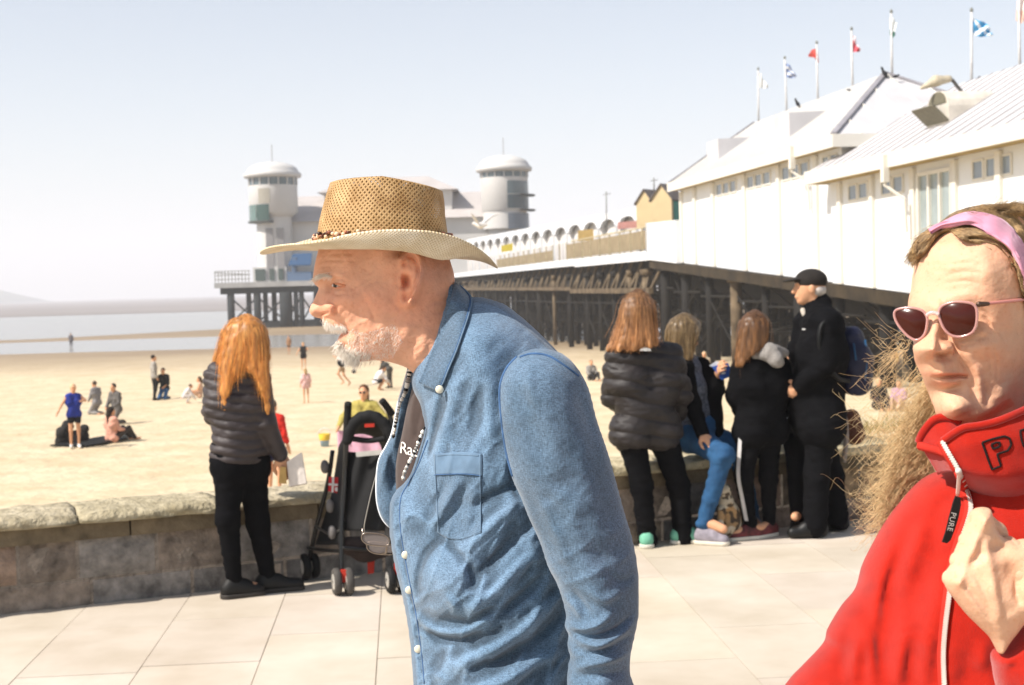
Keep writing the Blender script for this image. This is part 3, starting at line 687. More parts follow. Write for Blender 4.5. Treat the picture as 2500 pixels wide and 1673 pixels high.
m_.hexa(hb_(xa, xb, HD + 2, HD + 22, ze + .3, zq)); m_.build('upper_storey', pw, ph)
m_ = MB(); m_.add([(xa - 1, HD + 1, zq), (xb + 1, HD + 1, zq), (xb + 1, HD + 23, zq), (xa - 1, HD + 23, zq), (xa + 4, HD + 10, zt), (xb - 4, HD + 10, zt), (xb - 4, HD + 14, zt), (xa + 4, HD + 14, zt)], [(0, 1, 5, 4), (1, 2, 6, 5), (2, 3, 7, 6), (3, 0, 4, 7), (4, 5, 6, 7), (3, 2, 1, 0)]); m_.build('roof', pg, ph)
def tower(pxc, r, ytop, yeave, yband0, yband1, ydrum, yglass, left):
    c = np.array([X_(pxc), HD - 1.0, 0]); z = lambda py: Z_(py, pxc)
    m_ = MB(); re = r * 1.17; zt, ze_ = z(ytop), z(yeave)
    prof = [(r, z(yband0)), (re, ze_ - .5), (re * 1.02, ze_), (re * .92, ze_ + .35)] + [(re * .9 * math.cos(a_), ze_ + .4 + (zt - ze_ - .4) * math.sin(a_)) for a_ in np.linspace(.05, 1.5, 8)] + [(0.01, zt)]
    m_.lathe(c, prof, 32); d_ = m_.build('dome', pw, ph, smooth=True)
    m_ = MB(); m_.tube([c + [0, 0, zt], c + [0, 0, zt + 2.6]], .07, 5); m_.build('finial', pgr, d_)
    m_ = MB(); m_.lathe(c, [(r * .98, z(yband1)), (r * .98, z(yband0))], 32); m_.build('window_band', pgl, ph, smooth=True)
    m_ = MB()
    for k in range(16): a_ = k / 16 * 2 * math.pi; p = c + [r * math.cos(a_), r * math.sin(a_), 0]; m_.bar(p + [0, 0, z(yband1)], p + [0, 0, z(yband0)], .16)
    m_.build('mullion', pw, ph)
    m_ = MB(); m_.lathe(c, [(r * .55, z(ydrum) - 1.2), (r * .86, z(ydrum) - .5), (r, z(ydrum)), (r, z(yband1) + .01)], 36); m_.build('drum', pw, ph, smooth=True)
    m_ = MB(); m_.lathe(c, [(r * .72, dkz), (r * .72, z(ydrum) - .6)], 32); m_.build('shaft', pw, ph, smooth=True)
    return c, z
c, z = tower(682, 3.62, 398, 428, 438, 456, 520, 0, True)
gm = mat('teal_glass', '#5d7570', .15, .15, .6, spec=.6)
for a0, a1, y0, y1, mm in ((-2.05, -1.55, 465, 500, mat('beige_glass', '#a39d90', .3)), (-3.3, -2.2, 503, 541, gm), (-2.17, -1.6, 503, 541, mat('deep_teal_glass', '#3c5450', .15))):
    m_ = MB(); m_.lathe(c, [(3.66, z(y1)), (3.66, z(y0))], 8, a0=a0, a1=a1); m_.build('window', mm, ph, smooth=True)
m_ = MB(); m_.lathe(c, [(2.6, z(547)), (3.85, z(545)), (3.85, z(541)), (2.6, z(541))], 12, a0=-3.3, a1=-1.45); m_.build('balcony', mat('balcony_dark', '#4a4d4b', .7), ph)
m_ = MB()
for px in (668, 694): m_.hexa(hb_(X_(px), X_(px + 17), HD - 3.72, HD - 3.6, dkz + .2, z(560)))
m_.build('window', mat('slot_glass', '#8f8c8c', .3), ph)
c, z = tower(1242, 3.55, 382, 413, 424, 437, 515, 0, False)
for y0, y1, mm in ((447, 478, pgl), (480, 513, mat('dusk_glass', '#47545a', .15)), (524, 562, mat('blue_glass', '#6b7480', .15))):
    m_ = MB(); m_.lathe(c, [(3.6, z(y1)), (3.6, z(y0))], 8, a0=-1.45, a1=-.1); m_.build('window', mm, ph, smooth=True)
for yy in (479, 515):
    m_ = MB(); m_.lathe(c, [(3.4, z(yy + 3)), (4.6, z(yy + 3)), (4.6, z(yy)), (3.4, z(yy))], 10, a0=-.9, a1=.5); m_.build('balcony', MATS['balcony_dark'], ph)
m_ = MB(); m_.lathe(c + [0, 0, 0], [(3.3, z(560)), (3.3, z(515))], 32); m_.build('shaft', pw, ph, smooth=True)
# legs of the pier head
for row in range(3):
    for k, px in enumerate((583, 646, 714, 738, 752, 790, 850, 910, 970, 1030, 1090, 1150, 1210, 1270, 1330)):
        if row and k in (3, 4): continue
        x = X_(px) + row * 1.0; y = HD - 5 + row * 9; r_ = .95 if k in (2,) else (.55 if k in (0, 1) else .35)
        mm = MB(); mm.tube([(x, y, -4.2), (x, y, dkz - 1.6)], r_ if row == 0 else .4, 8); mm.build('pile', iron, ph, smooth=True)
m_ = MB(); xs_ = [X_(p) for p in (583, 646, 714, 752, 790, 850, 910)]
for a_, b_ in zip(xs_[:-1], xs_[1:]):
    m_ = MB()
    m_.tube([(a_, HD - 5, 1.2), (b_, HD - 5, -2.6)], .13, 5); m_.tube([(b_, HD - 5, 1.2), (a_, HD - 5, -2.6)], .13, 5); m_.bar((a_, HD - 5, -2.7), (b_, HD - 5, -2.7), .3)
    m_.bar((a_, HD - 5, -3.4), (b_, HD - 5, -3.4), .5, 1.0); m_.build('brace', iron, ph); m_ = MB(); m_.bar((a_, HD + 4, -3.2), (b_, HD + 4, -3.2), .5, 1.4); m_.build('sill_beam', iron, ph)
# deck fence, ground-floor openings, blue stall
m_ = MB()
for px in range(550, 634, 8): m_.bar((X_(px), HD - 5.8, dkz), (X_(px), HD - 5.8, dkz + 1.7), .1)
for zz in (1.7, 1.1, .5): m_.bar((X_(550), HD - 5.8, dkz + zz), (X_(634), HD - 5.8, dkz + zz), .1)
for px in (549,): m_.bar((X_(px), HD - 5.8, dkz + 1.5), (X_(px), HD + 20, dkz + 1.5), .12)
m_.build('fence', mat('fence_grey', '#8d8a80', .7), ph)
m_ = MB()
for px in (640, 652, 674, 695): m_.hexa(hb_(X_(px), X_(px + 12), HD - 3.9, HD - 3.75, dkz + .2, dkz + 1.9))
m_.build('kiosk_window', mat('kiosk_glass', '#4d5a57', .2), ph)
m_ = MB(); m_.hexa(hb_(X_(634), X_(714), HD - 3.7, HD - 1, dkz, dkz + 2.2)); m_.build('kiosk_wall', pw, ph)
bs = thing('market_stall', (X_(748), HD - 4, dkz), 'dark blue stall with sloping awning on the deck beneath the left tower', 'stall')
m_ = MB(); m_.hexa([(X_(722), HD - 5, dkz + 2.2), (X_(776), HD - 5, dkz + 2.2), (X_(776), HD - 3, dkz + 3.9), (X_(730), HD - 3, dkz + 3.9), (X_(722), HD - 5, dkz + 2.4), (X_(776), HD - 5, dkz + 2.4), (X_(776), HD - 3, dkz + 4.1), (X_(730), HD - 3, dkz + 4.1)]); m_.build('awning', mat('awning_blue', '#23496e', .7), bs)
m_ = MB(); m_.hexa(hb_(X_(718), X_(776), HD - 4.6, HD - 3, dkz, dkz + 1.4)); m_.hexa(hb_(X_(728), X_(740), HD - 4.2, HD - 3.2, dkz + 1.42, dkz + 3.5)); m_.build('counter', mat('counter_blue', '#5a708c', .7), bs)
# ------------------------------------------------------------------ flags on the ridge
def flag(px0, py0, px1, py1, o_, shape, cols, label):
    """pole from base px0,py0 to top px1,py1 ; shape: list of px quads in order; cols per strip"""
    d = (71546 + 3510 * 4.1) / (px0 - 740.0); b0 = P(px0, py0 + 14, d); t0 = P(px1, py1, d)
    f = thing('flagpole', b0, label, 'flag', 'flagpoles along the pier building ridge')
    m_ = MB(); m_.tube([b0, t0], [.055, .04], 8); m_.build('pole', mat('pole_white', '#d6d4d2', .5), f, smooth=True)
    m_ = MB(); m_.lathe(t0, [(.01, .18), (.06, .12), (.07, .05), (.03, 0)], 8); m_.build('finial', mat('finial_grey', '#7d7f78', .5), f, smooth=True)
    # rippled cloth: grid from px outline (hoist edge -> fly edge), folded in depth
    top, bot = shape; n = 14; k = len(cols) * 3
    tp = crom([P(*p, d) for p in top], 5); bp_ = crom([P(*p, d) for p in bot], 5); tp = tp[np.linspace(0, len(tp) - 1, n).astype(int)]; bp_ = bp_[np.linspace(0, len(bp_) - 1, n).astype(int)]
    grid = np.zeros((n, k + 1, 3))
    for i in range(n):
        for j in range(k + 1):
            grid[i, j] = tp[i] + (bp_[i] - tp[i]) * j / k + np.array([0, .12 * math.sin(i * .9 + j * .5) * i / n, 0])
    vc = np.zeros((n * k, 3)); V = []; F = []; C = []
    for i in range(n - 1):
        for j in range(k):
            c_ = cols[min(j * len(cols) // k, len(cols) - 1)]; c_ = c_(i / (n - 1), j / k) if callable(c_) else c_
            b_ = len(V); V += [grid[i, j], grid[i + 1, j], grid[i + 1, j + 1], grid[i, j + 1]]; F.append((b_, b_ + 1, b_ + 2, b_ + 3)); C += [lin(c_)] * 4
    mk('cloth', np.array(V), F, mat('flag_cloth', (1, 1, 1), .8, 0.0, 3, tint=True), f, False, np.array(C))
flag(1852, 296, 1851, 172, 4, ([(1850, 178), (1858, 180), (1862, 192), (1875, 210)], [(1849, 214), (1858, 215), (1866, 216), (1875, 215)]), ['#e6e6e2'], 'flagpole with plain white drooping flag, farthest along the pier roof ridge')
flag(1921, 273, 1916, 145, 4, ([(1916, 155), (1927, 158), (1935, 172), (1944, 186)], [(1916, 186), (1924, 190), (1933, 191), (1942, 190)]), ['#7f93bd', '#e4e4e6', '#7f93bd', '#e4e4e6', '#7f93bd'], 'flagpole with pale blue and white striped flag on the pier roof ridge')
flag(1997, 249, 1994, 108, 4, ([(1996, 118), (1988, 120), (1982, 122), (1973, 134)], [(1999, 152), (1996, 154), (1988, 142), (1975, 138)]), ['#d8655c', '#d85a50'], 'flagpole with red flag blown to the left of its pole')
flag(2082, 221, 2079, 75, 4, ([(2077, 84), (2088, 90), (2092, 106), (2101, 122)], [(2078, 120), (2084, 127), (2092, 127), (2100, 126)]), ['#e3cfd4', '#d2616a', '#cf5560'], 'flagpole with white and pink red flag hanging limp right of its pole')
flag(2178, 185, 2176, 33, 4, ([(2171, 42), (2180, 44), (2186, 52), (2189, 58)], [(2173, 88), (2178, 92), (2182, 92), (2185, 86)]), ['#e2e4e2', '#e2e4e2', '#2f6a58'], 'flagpole with white over green flag at the roof apex')
def saltire(u, v): return '#e6ebf0' if abs(u - v) < .12 or abs(u - 1 + v) < .12 else '#4c9fd0'
flag(2372, 206, 2372, 30, 4, ([(2375, 44), (2393, 52), (2408, 56), (2417, 72)], [(2375, 84), (2390, 90), (2405, 89), (2423, 88)]), [saltire] * 5, 'flagpole with bright blue flag bearing a white diagonal cross')
flag(2490, 175, 2487, -12, 4, ([(2483, -4), (2496, -6), (2510, -4)], [(2480, 50), (2492, 58), (2504, 46)]), ['#e7d9d3', '#e3b9a8'], 'flagpole with pale orange and white flag at the right edge')

for px_, y0_, y1_, d_, lb_ in ((1481, 566, 468, 104, 'slender lamp mast standing on the pier deck left of the yellow kiosks'), (1597, 470, 434, 97, 'thin aerial mast rising behind the roofs of the yellow kiosks')):
    ms = thing('mast', P(px_, y0_, d_), lb_, 'mast'); m_ = MB(); m_.tube([P(px_, y0_, d_), P(px_ - 1, y1_, d_)], .05, 6); m_.build('pole', mat('mast_grey', '#8f8e8c', .5), ms, smooth=True); m_ = MB(); m_.bar(P(px_ - 9, y1_ + 8, d_), P(px_ + 10, y1_ + 5, d_), .05); m_.build('cross_arm', MATS['mast_grey'], ms)
# ================================================================== sculpting tools
def blur2(A, s):
    if s < 0.4: return A
    n = int(3 * s) + 1; k = np.exp(-0.5 * (np.arange(-n, n + 1) / s) ** 2); k /= k.sum()
    P_ = np.pad(A, ((n, n), (0, 0)), mode='edge'); A = sum(k[i] * P_[i:i + A.shape[0]] for i in range(2 * n + 1))
    P_ = np.pad(A, ((0, 0), (n, n)), mode='edge'); return sum(k[i] * P_[:, i:i + A.shape[1]] for i in range(2 * n + 1))
def polydist(pts, seg):
    """distance from pts (N,2) to polyline seg (M,2) and parameter 0..1 along it"""
    best = np.full(len(pts), 1e9); par = np.zeros(len(pts)); L = np.concatenate([[0], np.cumsum(np.linalg.norm(np.diff(seg, axis=0), axis=1))])
    for i in range(len(seg) - 1):
        a, b = seg[i], seg[i + 1]; ab = b - a; l2 = ab @ ab + 1e-15
        t = np.clip((pts - a) @ ab / l2, 0, 1); d = ((pts - a - t[:, None] * ab) ** 2).sum(1)
        m_ = d < best; best = np.where(m_, d, best); par = np.where(m_, (L[i] + t * (L[i + 1] - L[i])) / (L[-1] + 1e-12), par)
    return np.sqrt(best), par
def inside(pts, poly):
    r = np.zeros(len(pts), bool); n = len(poly)
    for i in range(n):
        a, b = poly[i], poly[(i + 1) % n]
        c = ((a[1] > pts[:, 1]) != (b[1] > pts[:, 1]))
        x = (b[0] - a[0]) * (pts[:, 1] - a[1]) / (b[1] - a[1] + 1e-15) + a[0]
        r ^= c & (pts[:, 0] < x)
    return r
class Relief:
    """closed volume grown from an outline: thickness W(a, b) to the front and back of a middle surface"""
    def __init__(s, outline, D, R, c0=0.0, h=0.002, blur=0.006, sub=6, wb=1.0, keep=0.02):
        s.D = D; s.h = h; s.c0c = c0; s.Dc = D
        po = crom(np.array([cpt(x, y, D)[:2] for x, y in outline]), sub, True); s.po = po
        lo = po.min(0) - 4 * h; hi = po.max(0) + 4 * h
        s.a = np.arange(lo[0], hi[0], h); s.b = np.arange(lo[1], hi[1], h); s.lo = lo
        A, B = np.meshgrid(s.a, s.b, indexing='ij'); s.A, s.B = A, B; g = np.stack([A.ravel(), B.ravel()], 1); s.g = g
        d, _ = polydist(g, np.concatenate([po, po[:1]])); ins = inside(g, po)
        s.t = np.where(ins, d, -d).reshape(A.shape)
        if isinstance(R, (int, float)): s.R = np.full(A.shape, float(R))
        else: s.R = blur2(s.field(R), 0.008 / h)
        s.c0 = np.zeros(A.shape) if isinstance(c0, (int, float)) else s.field(c0)
        if isinstance(c0, (int, float)): s.c0 += c0
        x = np.clip(s.t / s.R, 0, 1); W0 = s.R * np.sqrt(np.clip(1 - (1 - x) ** 2, 0, 1))
        Wb_ = blur2(W0, blur / h); k = np.clip(s.t / keep, 0, 1); k = k * k * (3 - 2 * k)
        s.Wf = W0 * (1 - k) + Wb_ * k; s.Wb = s.Wf * wb
        s.ed = np.clip(s.t / 0.008, 0, 1)
    def field(s, ctl, D=None):
        """smooth interpolation of (px, py, value) controls"""
        D = D or s.D; p = np.array([cpt(x, y, D)[:2] for x, y, v in ctl]); v = np.array([c[2] for c in ctl], float)
        w = 1.0 / (((s.g[:, None, :] - p[None]) ** 2).sum(-1) + 1e-5) ** 1.5
        return ((w * v).sum(1) / w.sum(1)).reshape(s.A.shape)
    def samp(s, fld, a, b):
        i = np.clip((np.asarray(a) - s.lo[0]) / s.h, 0, len(s.a) - 1.001); j = np.clip((np.asarray(b) - s.lo[1]) / s.h, 0, len(s.b) - 1.001)
        i0 = i.astype(int); j0 = j.astype(int); u = i - i0; v = j - j0
        return fld[i0, j0] * (1 - u) * (1 - v) + fld[i0 + 1, j0] * u * (1 - v) + fld[i0, j0 + 1] * (1 - u) * v + fld[i0 + 1, j0 + 1] * u * v
    def ab(s, px, py):
        """photo position -> (a, b) on the front surface"""
        px = np.asarray(px, float); py = np.asarray(py, float); d = np.full(px.shape, s.D)
        for _ in range(5):
            a = (px - 1250) / FPX * d; b = -(py - 836.5) / FPX * d
            d = s.D + s.samp(s.c0 - s.Wf, a, b)
        return a, b
    def front(s, px, py, off=0.0):
        a, b = s.ab(px, py); c = s.samp(s.c0 - s.Wf, a, b) - off; d = s.D + c
        return np.stack([(np.asarray(px) - 1250) / FPX * d, -(np.asarray(py) - 836.5) / FPX * d, d], -1)
    def bump(s, px, py, rx, ry, amp, ang=0.0, side='f', p=2.0, edge=True):
        a, b = s.ab(px, py); sc = s.D / FPX; c_, s_ = math.cos(ang), math.sin(ang)
        da = (s.A - a) / sc; db = -(s.B - b) / sc; u = (c_ * da + s_ * db) / rx; v = (-s_ * da + c_ * db) / ry
        f = amp * np.exp(-(np.abs(u) ** p + np.abs(v) ** p)) * (s.ed if edge else 1)
        if 'f' in side: s.Wf = s.Wf + f
        if 'b' in side: s.Wb = s.Wb + f
    def stroke(s, pts, w, amp, side='f', taper=True, sub=6, sharp=2.0):
        q = np.array([np.array(s.ab(x, y)) for x, y in pts]); q = crom(q, sub) if len(q) > 2 else q
        d, t = polydist(s.g, q); d = d.reshape(s.A.shape) / (w * s.D / FPX); t = t.reshape(s.A.shape)
        f = amp * np.exp(-np.abs(d) ** sharp) * s.ed
        if taper: f = f * np.clip(np.sin(np.clip(t, 0.02, 0.98) * math.pi), 0, 1) ** 0.6
        if 'f' in side: s.Wf = s.Wf + f
        if 'b' in side: s.Wb = s.Wb + f
    def noise(s, amp, fx, fy, o=3, side='f', seed=0, ang=0.0):
        c_, s_ = math.cos(ang), math.sin(ang); u = c_ * s.A + s_ * s.B; v = -s_ * s.A + c_ * s.B
        f = amp * fbm(np.stack([u * fx, v * fy, np.full(u.shape, seed * 3.7)], -1), o) * s.ed
        if 'f' in side: s.Wf = s.Wf + f
        if 'b' in side: s.Wb = s.Wb + f
    def cgrid(s, extra=0.0):
        return np.arange((s.c0 - s.Wf).min() - 3 * s.h - extra, (s.c0 + s.Wb).max() + 3 * s.h + extra, s.h)
    def implicit(s, c):
        cc = c[None, None, :] - s.c0[..., None]; Wf = np.maximum(s.Wf, 0)[..., None]; Wb = np.maximum(s.Wb, 0)[..., None]
        f = (cc + Wf) * (Wb - cc)
        out = -cc ** 2 + 2 * s.R[..., None] * s.t[..., None]
        return np.where((s.t > 0)[..., None], f, out)
    def mesh(s, sm=0, snap=True):
        c = s.cgrid(); f = s.implicit(c).astype(np.float32)
        V, F = snets(f, (s.lo[0], s.lo[1], c[0]), s.h)
        if snap:
            tt = s.samp(s.t, V[:, 0], V[:, 1]); zf = s.samp(s.c0 - s.Wf, V[:, 0], V[:, 1])
            k = (np.abs(V[:, 2] - zf) < 1.6 * s.h) & (tt > 2.5 * s.h); V[k, 2] = zf[k]
        if sm: V = lap(V, F, sm)
        V[:, 2] += s.D
        return V, F
    def add(s, *a): return s
def cam_mesh(name, V, F, mat_, parent, vcol=None, smooth=True, label=None):
    return mk(name, c2w(V), F, mat_, parent, smooth, vcol, label)
def solid_sheet(Pg, th, name, mat_, parent, vcol=None, N=None, label=None):
    """grid n x m x 3 (camera frame) -> sheet with thickness away from the camera"""
    n, m_, _ = Pg.shape; i = np.arange(n * m_).reshape(n, m_)
    du = np.gradient(Pg, axis=0); dv = np.gradient(Pg, axis=1); nn = np.cross(du, dv); nn /= np.linalg.norm(nn, axis=-1)[..., None] + 1e-12
    if nn[..., 2].mean() > 0: nn = -nn
    Q_ = Pg - nn * th
    F = np.stack([i[:-1, :-1], i[1:, :-1], i[1:, 1:], i[:-1, 1:]], -1).reshape(-1, 4)
    F2 = F[:, ::-1] + n * m_
    ring = np.concatenate([i[:, 0], i[-1, 1:], i[-2::-1, -1], i[0, -2:0:-1]]); r2 = np.roll(ring, -1)
    F3 = np.stack([ring, ring + n * m_, r2 + n * m_, r2], 1)
    Fa = np.concatenate([F, F2, F3]); V = np.concatenate([Pg.reshape(-1, 3), Q_.reshape(-1, 3)])
    vc = None if vcol is None else np.concatenate([vcol, vcol])
    o = mk(name, c2w(V), Fa, mat_, parent, True, vc, label)
    b = bmesh.new(); b.from_mesh(o.data); bmesh.ops.recalc_face_normals(b, faces=b.faces); b.to_mesh(o.data); b.free()
    return o
def resamp(p, n):
    p = np.asarray(p, float); L = np.concatenate([[0], np.cumsum(np.linalg.norm(np.diff(p, axis=0), axis=1))]); x = np.linspace(0, L[-1], n)
    return np.stack([np.interp(x, L, p[:, k]) for k in range(p.shape[1])], 1)
def px_patch(rel, e0, e1, n, m_, off, th, name, mat_, parent, bulge=0.0):
    """loft on a relief between two photo polylines"""
    A_ = resamp(crom(e0, 6) if len(e0) > 2 else e0, n); B_ = resamp(crom(e1, 6) if len(e1) > 2 else e1, n)
    w = np.linspace(0, 1, m_); g = A_[:, None] * (1 - w)[None, :, None] + B_[:, None] * w[None, :, None]
    o_ = off + bulge * np.sin(w * math.pi)[None, :] + np.zeros(g.shape[:2])
    return solid_sheet(rel.front(g[..., 0], g[..., 1], o_), th, name, mat_, parent, np.ones((n * m_, 3)))
def hair_mat(name, col, col2, rough=0.45):
    return mat(name, col, rough, 0.2, 30, col2=col2, spec=0.4, tint=True)
def add_hand(S, wrist, direc, normal, L=0.18, curl=0.35, thumb=1, spread=0.1, k=0.008):
    """palm, four unequal bent fingers and a side thumb; normal = back of the hand, thumb = +1/-1 side"""
    d = np.asarray(direc, float); d /= np.linalg.norm(d); n = np.asarray(normal, float); n = n - d * (n @ d); n /= np.linalg.norm(n); s_ = np.cross(d, n) * thumb
    w = np.asarray(wrist, float); pal = 0.47 * L; ax = np.stack([s_, d, n])
    S.ell(w + d * pal * .55, (0.225 * L, 0.33 * L, 0.085 * L), ax, k * 1.5)
    S.cone(w - d * .1 * L, w + d * .25 * L, .15 * L, .13 * L, k * 2)
    for i, (off, ln, r) in enumerate(((.165, .46, .05), (.055, .52, .052), (-.055, .48, .05), (-.155, .38, .044))):
        p = w + d * pal * (.98 - .06 * abs(off) * 6) + s_ * off * L; dd = d + s_ * off * spread * 4; dd /= np.linalg.norm(dd); a = 0
        pts = [p - dd * .06 * L]; q = p
        for j, f in enumerate((.42, .32, .26)):
            a += curl * (0.8 if j == 0 else 1.1) * (1 + .1 * i); v = dd * math.cos(a) - n * math.sin(a); q = q + v * ln * L * f; pts.append(q)
        S.chain([pts[0]] + [p] + pts[1:], [r * L * 1.05, r * L, r * L * .95, r * L * .88, r * L * .75], k * .6)
    p0 = w + d * .12 * L + s_ * .17 * L; p1 = p0 + (d * .55 + s_ * .62 - n * .35) * .22 * L; p2 = p1 + (d * .9 + s_ * .2 - n * .3) * .17 * L; p3 = p2 + (d * .95 - s_ * .05 - n * .35) * .13 * L
    S.chain([p0, p1, p2, p3], [.085 * L, .062 * L, .055 * L, .045 * L], k)
# ================================================================== MAN IN STRAW HAT
DM = 2.17
man = thing('person', G(1235, 3405, 0), 'stooping elderly man in profile wearing straw hat and open blue denim shirt', 'person')
SKIN = mat('skin_weathered', '#dca587', 0.55, 0.07, 30, bump=0.5, bs=330, bd=0.0015, tint=True, sss=0.12, sssr=(0.008, 0.003, 0.0015), spec=0.22)
skull = [(930, 470), (870, 480), (825, 510), (795, 555), (779, 608), (772.5, 632), (768, 652), (765.5, 669), (764.5, 684), (769, 695), (778, 703), (776, 711), (770.6, 723), (764, 738), (758, 749), (755.5, 759), (758.5, 767), (765, 773),
         (775, 776.5), (783, 778), (789, 787), (796, 797), (806, 803.5), (814, 808.5), (824, 811.5), (834, 813.5), (830, 819), (826, 826), (824.5, 835), (829, 843), (836, 851), (843, 862), (853, 873), (868, 881), (888, 883), (915, 880), (945, 883), (975, 891), (1000, 903),
         (1020, 930), (1035, 990), (1060, 1030), (1120, 1020), (1150, 950), (1150, 850), (1135, 770), (1113, 705), (1110, 686), (1108, 667), (1100, 640), (1088, 600), (1066, 555), (1035, 510), (1000, 480), (960, 470)]
Rs = [(757, 760, .010), (766, 745, .011), (772, 725, .010), (785, 765, .016), (800, 745, .024), (776, 700, .016), (770, 670, .034), (800, 690, .045), (790, 620, .055), (850, 660, .066), (835, 740, .060), (810, 800, .034), (830, 815, .028), (835, 845, .028), (850, 870, .03), (870, 850, .045), (880, 790, .062), (930, 740, .068), (950, 640, .076), (940, 540, .066), (1050, 560, .066), (1050, 680, .074), (1000, 780, .066), (940, 860, .058), (1020, 860, .062), (1080, 900, .062), (1080, 800, .062)]
hd = Relief(skull, DM, Rs, h=0.0016, blur=0.007, keep=0.025)
B = lambda *a, **k: hd.bump(*a, side='fb', **k)
S_ = lambda *a, **k: hd.stroke(*a, side='fb', **k)
# nose: narrow bridge that spreads into wings
S_([(781, 700), (777, 722), (772, 745)], 16, -.003)
B(803, 757, 15, 15, .0105, p=2.6); B(797, 742, 12, 9, .002); B(770, 757, 14, 12, .003)
S_([(819, 745), (821, 758), (815, 771)], 4.5, -.006); S_([(800, 738), (811, 740), (819, 748)], 4.5, -.0035)
S_([(779, 771), (790, 766), (804, 763)], 3.4, -.008, sharp=2.4)           # nostril
S_([(783, 777), (800, 776), (812, 772)], 5, -.002)
S_([(820, 760), (838, 785), (850, 808)], 9, -.003); S_([(834, 752), (852, 775), (864, 805)], 13, .0018)   # nasolabial fold
# eye: socket, ball, lids, bag
B(808, 700, 17, 20, -.012); B(826, 700, 22, 14, -.005); B(829, 693, 13, 9.5, .0068, p=2.4)
S_([(814, 697), (824, 699), (836, 698), (843, 695)], 2.6, -.0030)
S_([(811, 687), (822, 682), (834, 682), (845, 688)], 3.2, -.0032)
S_([(816, 709), (830, 712), (843, 707)], 5, .0022); S_([(812, 716), (828, 720), (846, 716)], 4, -.0022)
for dy in (-7, 0, 8): S_([(848, 696 + dy * .4), (862, 697 + dy), (874, 700 + dy * 1.7)], 2.6, -.0012)
S_([(768, 684), (784, 673), (806, 670), (832, 674), (852, 684)], 9, .0055)      # brow ridge
S_([(776, 642), (800, 636), (840, 636), (880, 640)], 3, -.0011); S_([(774, 655), (800, 650), (845, 651)], 3, -.001); S_([(780, 625), (820, 620), (870, 623)], 3, -.001)
B(870, 655, 45, 32, -.0045); B(845, 735, 40, 22, .0045); B(880, 715, 50, 18, .002)        # temple, cheekbone
B(885, 775, 40, 45, -.003); B(900, 845, 45, 26, .0025); B(935, 815, 30, 45, .0015)          # cheek hollow, jaw
S_([(905, 760), (922, 800), (930, 840)], 5, -.0009); S_([(930, 790), (955, 830), (950, 865)], 6, -.001)
S_([(868, 800), (878, 826), (874, 850)], 6, -.002); S_([(896, 745), (910, 770), (914, 800)], 5, -.0015)
# mouth
S_([(806, 801), (822, 806), (838, 806), (848, 806)], 5, .0022); S_([(830, 816), (838, 811), (848, 809)], 3.0, -.0065)
S_([(828, 824), (838, 822), (850, 816)], 5, .003); B(852, 812, 8, 8, -.0035); S_([(830, 838), (842, 842), (856, 840)], 6, -.0025)
S_([(790, 790), (806, 796), (826, 797), (846, 800)], 9, .0028)                      # moustache pad
# jaw line and neck cords
S_([(878, 884), (930, 876), (975, 850), (1000, 800)], 16, .003); S_([(965, 890), (1005, 850), (1015, 800)], 12, -.0025)
S_([(1000, 905), (1030, 850), (1042, 790)], 12, .0025); S_([(1060, 740), (1085, 735), (1104, 728)], 5, -.0025); S_([(1052, 765), (1075, 762), (1096, 755)], 5, -.002)
# ear
B(1001, 655, 34, 50, .004, p=3)
ear = [(981, 634), (990, 621), (1001, 616), (1015, 620), (1027, 637), (1032, 662), (1026, 692), (1015, 717), (1003, 739), (990, 747), (978, 738)]
S_(ear[:9], 7.5, .0155, taper=False, sharp=2.6); S_([(1003, 739), (991, 744), (980, 733), (980, 712)], 10, .009, taper=False, sharp=2.6)
B(1006, 690, 17, 42, .011, p=3); S_([(992, 640), (1004, 636), (1013, 650), (1014, 676), (1004, 705)], 6, .0035)
B(991, 685, 10, 15, -.021, p=2.4); B(987, 644, 6, 8, -.006); S_([(980, 676), (979, 688), (982, 700)], 5, .007)
S_([(1020, 628), (1036, 655), (1032, 690), (1016, 728)], 3.5, -.004); S_([(970, 640), (972, 690), (970, 730)], 6, -.002)
hd.noise(.0008, 130, 130, 3, 'fb', 1); hd.noise(.0009, 45, 45, 2, 'fb', 2); hd.noise(.0007, 60, 200, 2, 'fb', 4, ang=.6)
V, F = hd.mesh()
# natural skin tint (ruddy nose and ear, cropped grey hair at the back, grizzled chin)
_, dd = None, None
px = 1250 + FPX * V[:, 0] / V[:, 2]; py = 836.5 - FPX * V[:, 1] / V[:, 2]
def g2(x, y, rx, ry): return np.exp(-(((px - x) / rx) ** 2 + ((py - y) / ry) ** 2))
tint = np.ones((len(V), 3))
def tm(w, c): 
    global tint
    tint = tint * (1 - w[:, None]) + tint * np.array(c) * w[:, None]
tm(.55 * g2(800, 755, 24, 20), (1.08, .84, .78)); tm(.5 * g2(905, 740, 80, 40), (1.06, .84, .78)); tm(.6 * g2(1000, 690, 40, 70), (1.12, .9, .8)); tm(.5 * g2(1050, 760, 60, 80), (1.0, .8, .74)); tm(.6 * g2(838, 812, 18, 9), (1.05, .72, .68))
hairw = np.clip((px - 1018 + (py - 650) * .25) / 14, 0, 1) * np.clip((702 - py) / 30, 0, 1) * np.clip((py - 400) / 30, 0, 1)
tm(hairw * (.75 + .25 * vnoise(V * 700)), (.72, .70, .78))
tm(np.clip(g2(975, 622, 26, 14), 0, 1) * .8, (.5, .45, .42))
st_ = np.clip(g2(860, 855, 60, 28) + g2(815, 796, 34, 10) + .5 * g2(930, 860, 60, 26), 0, 1) * (vnoise(V * 900) > .25)
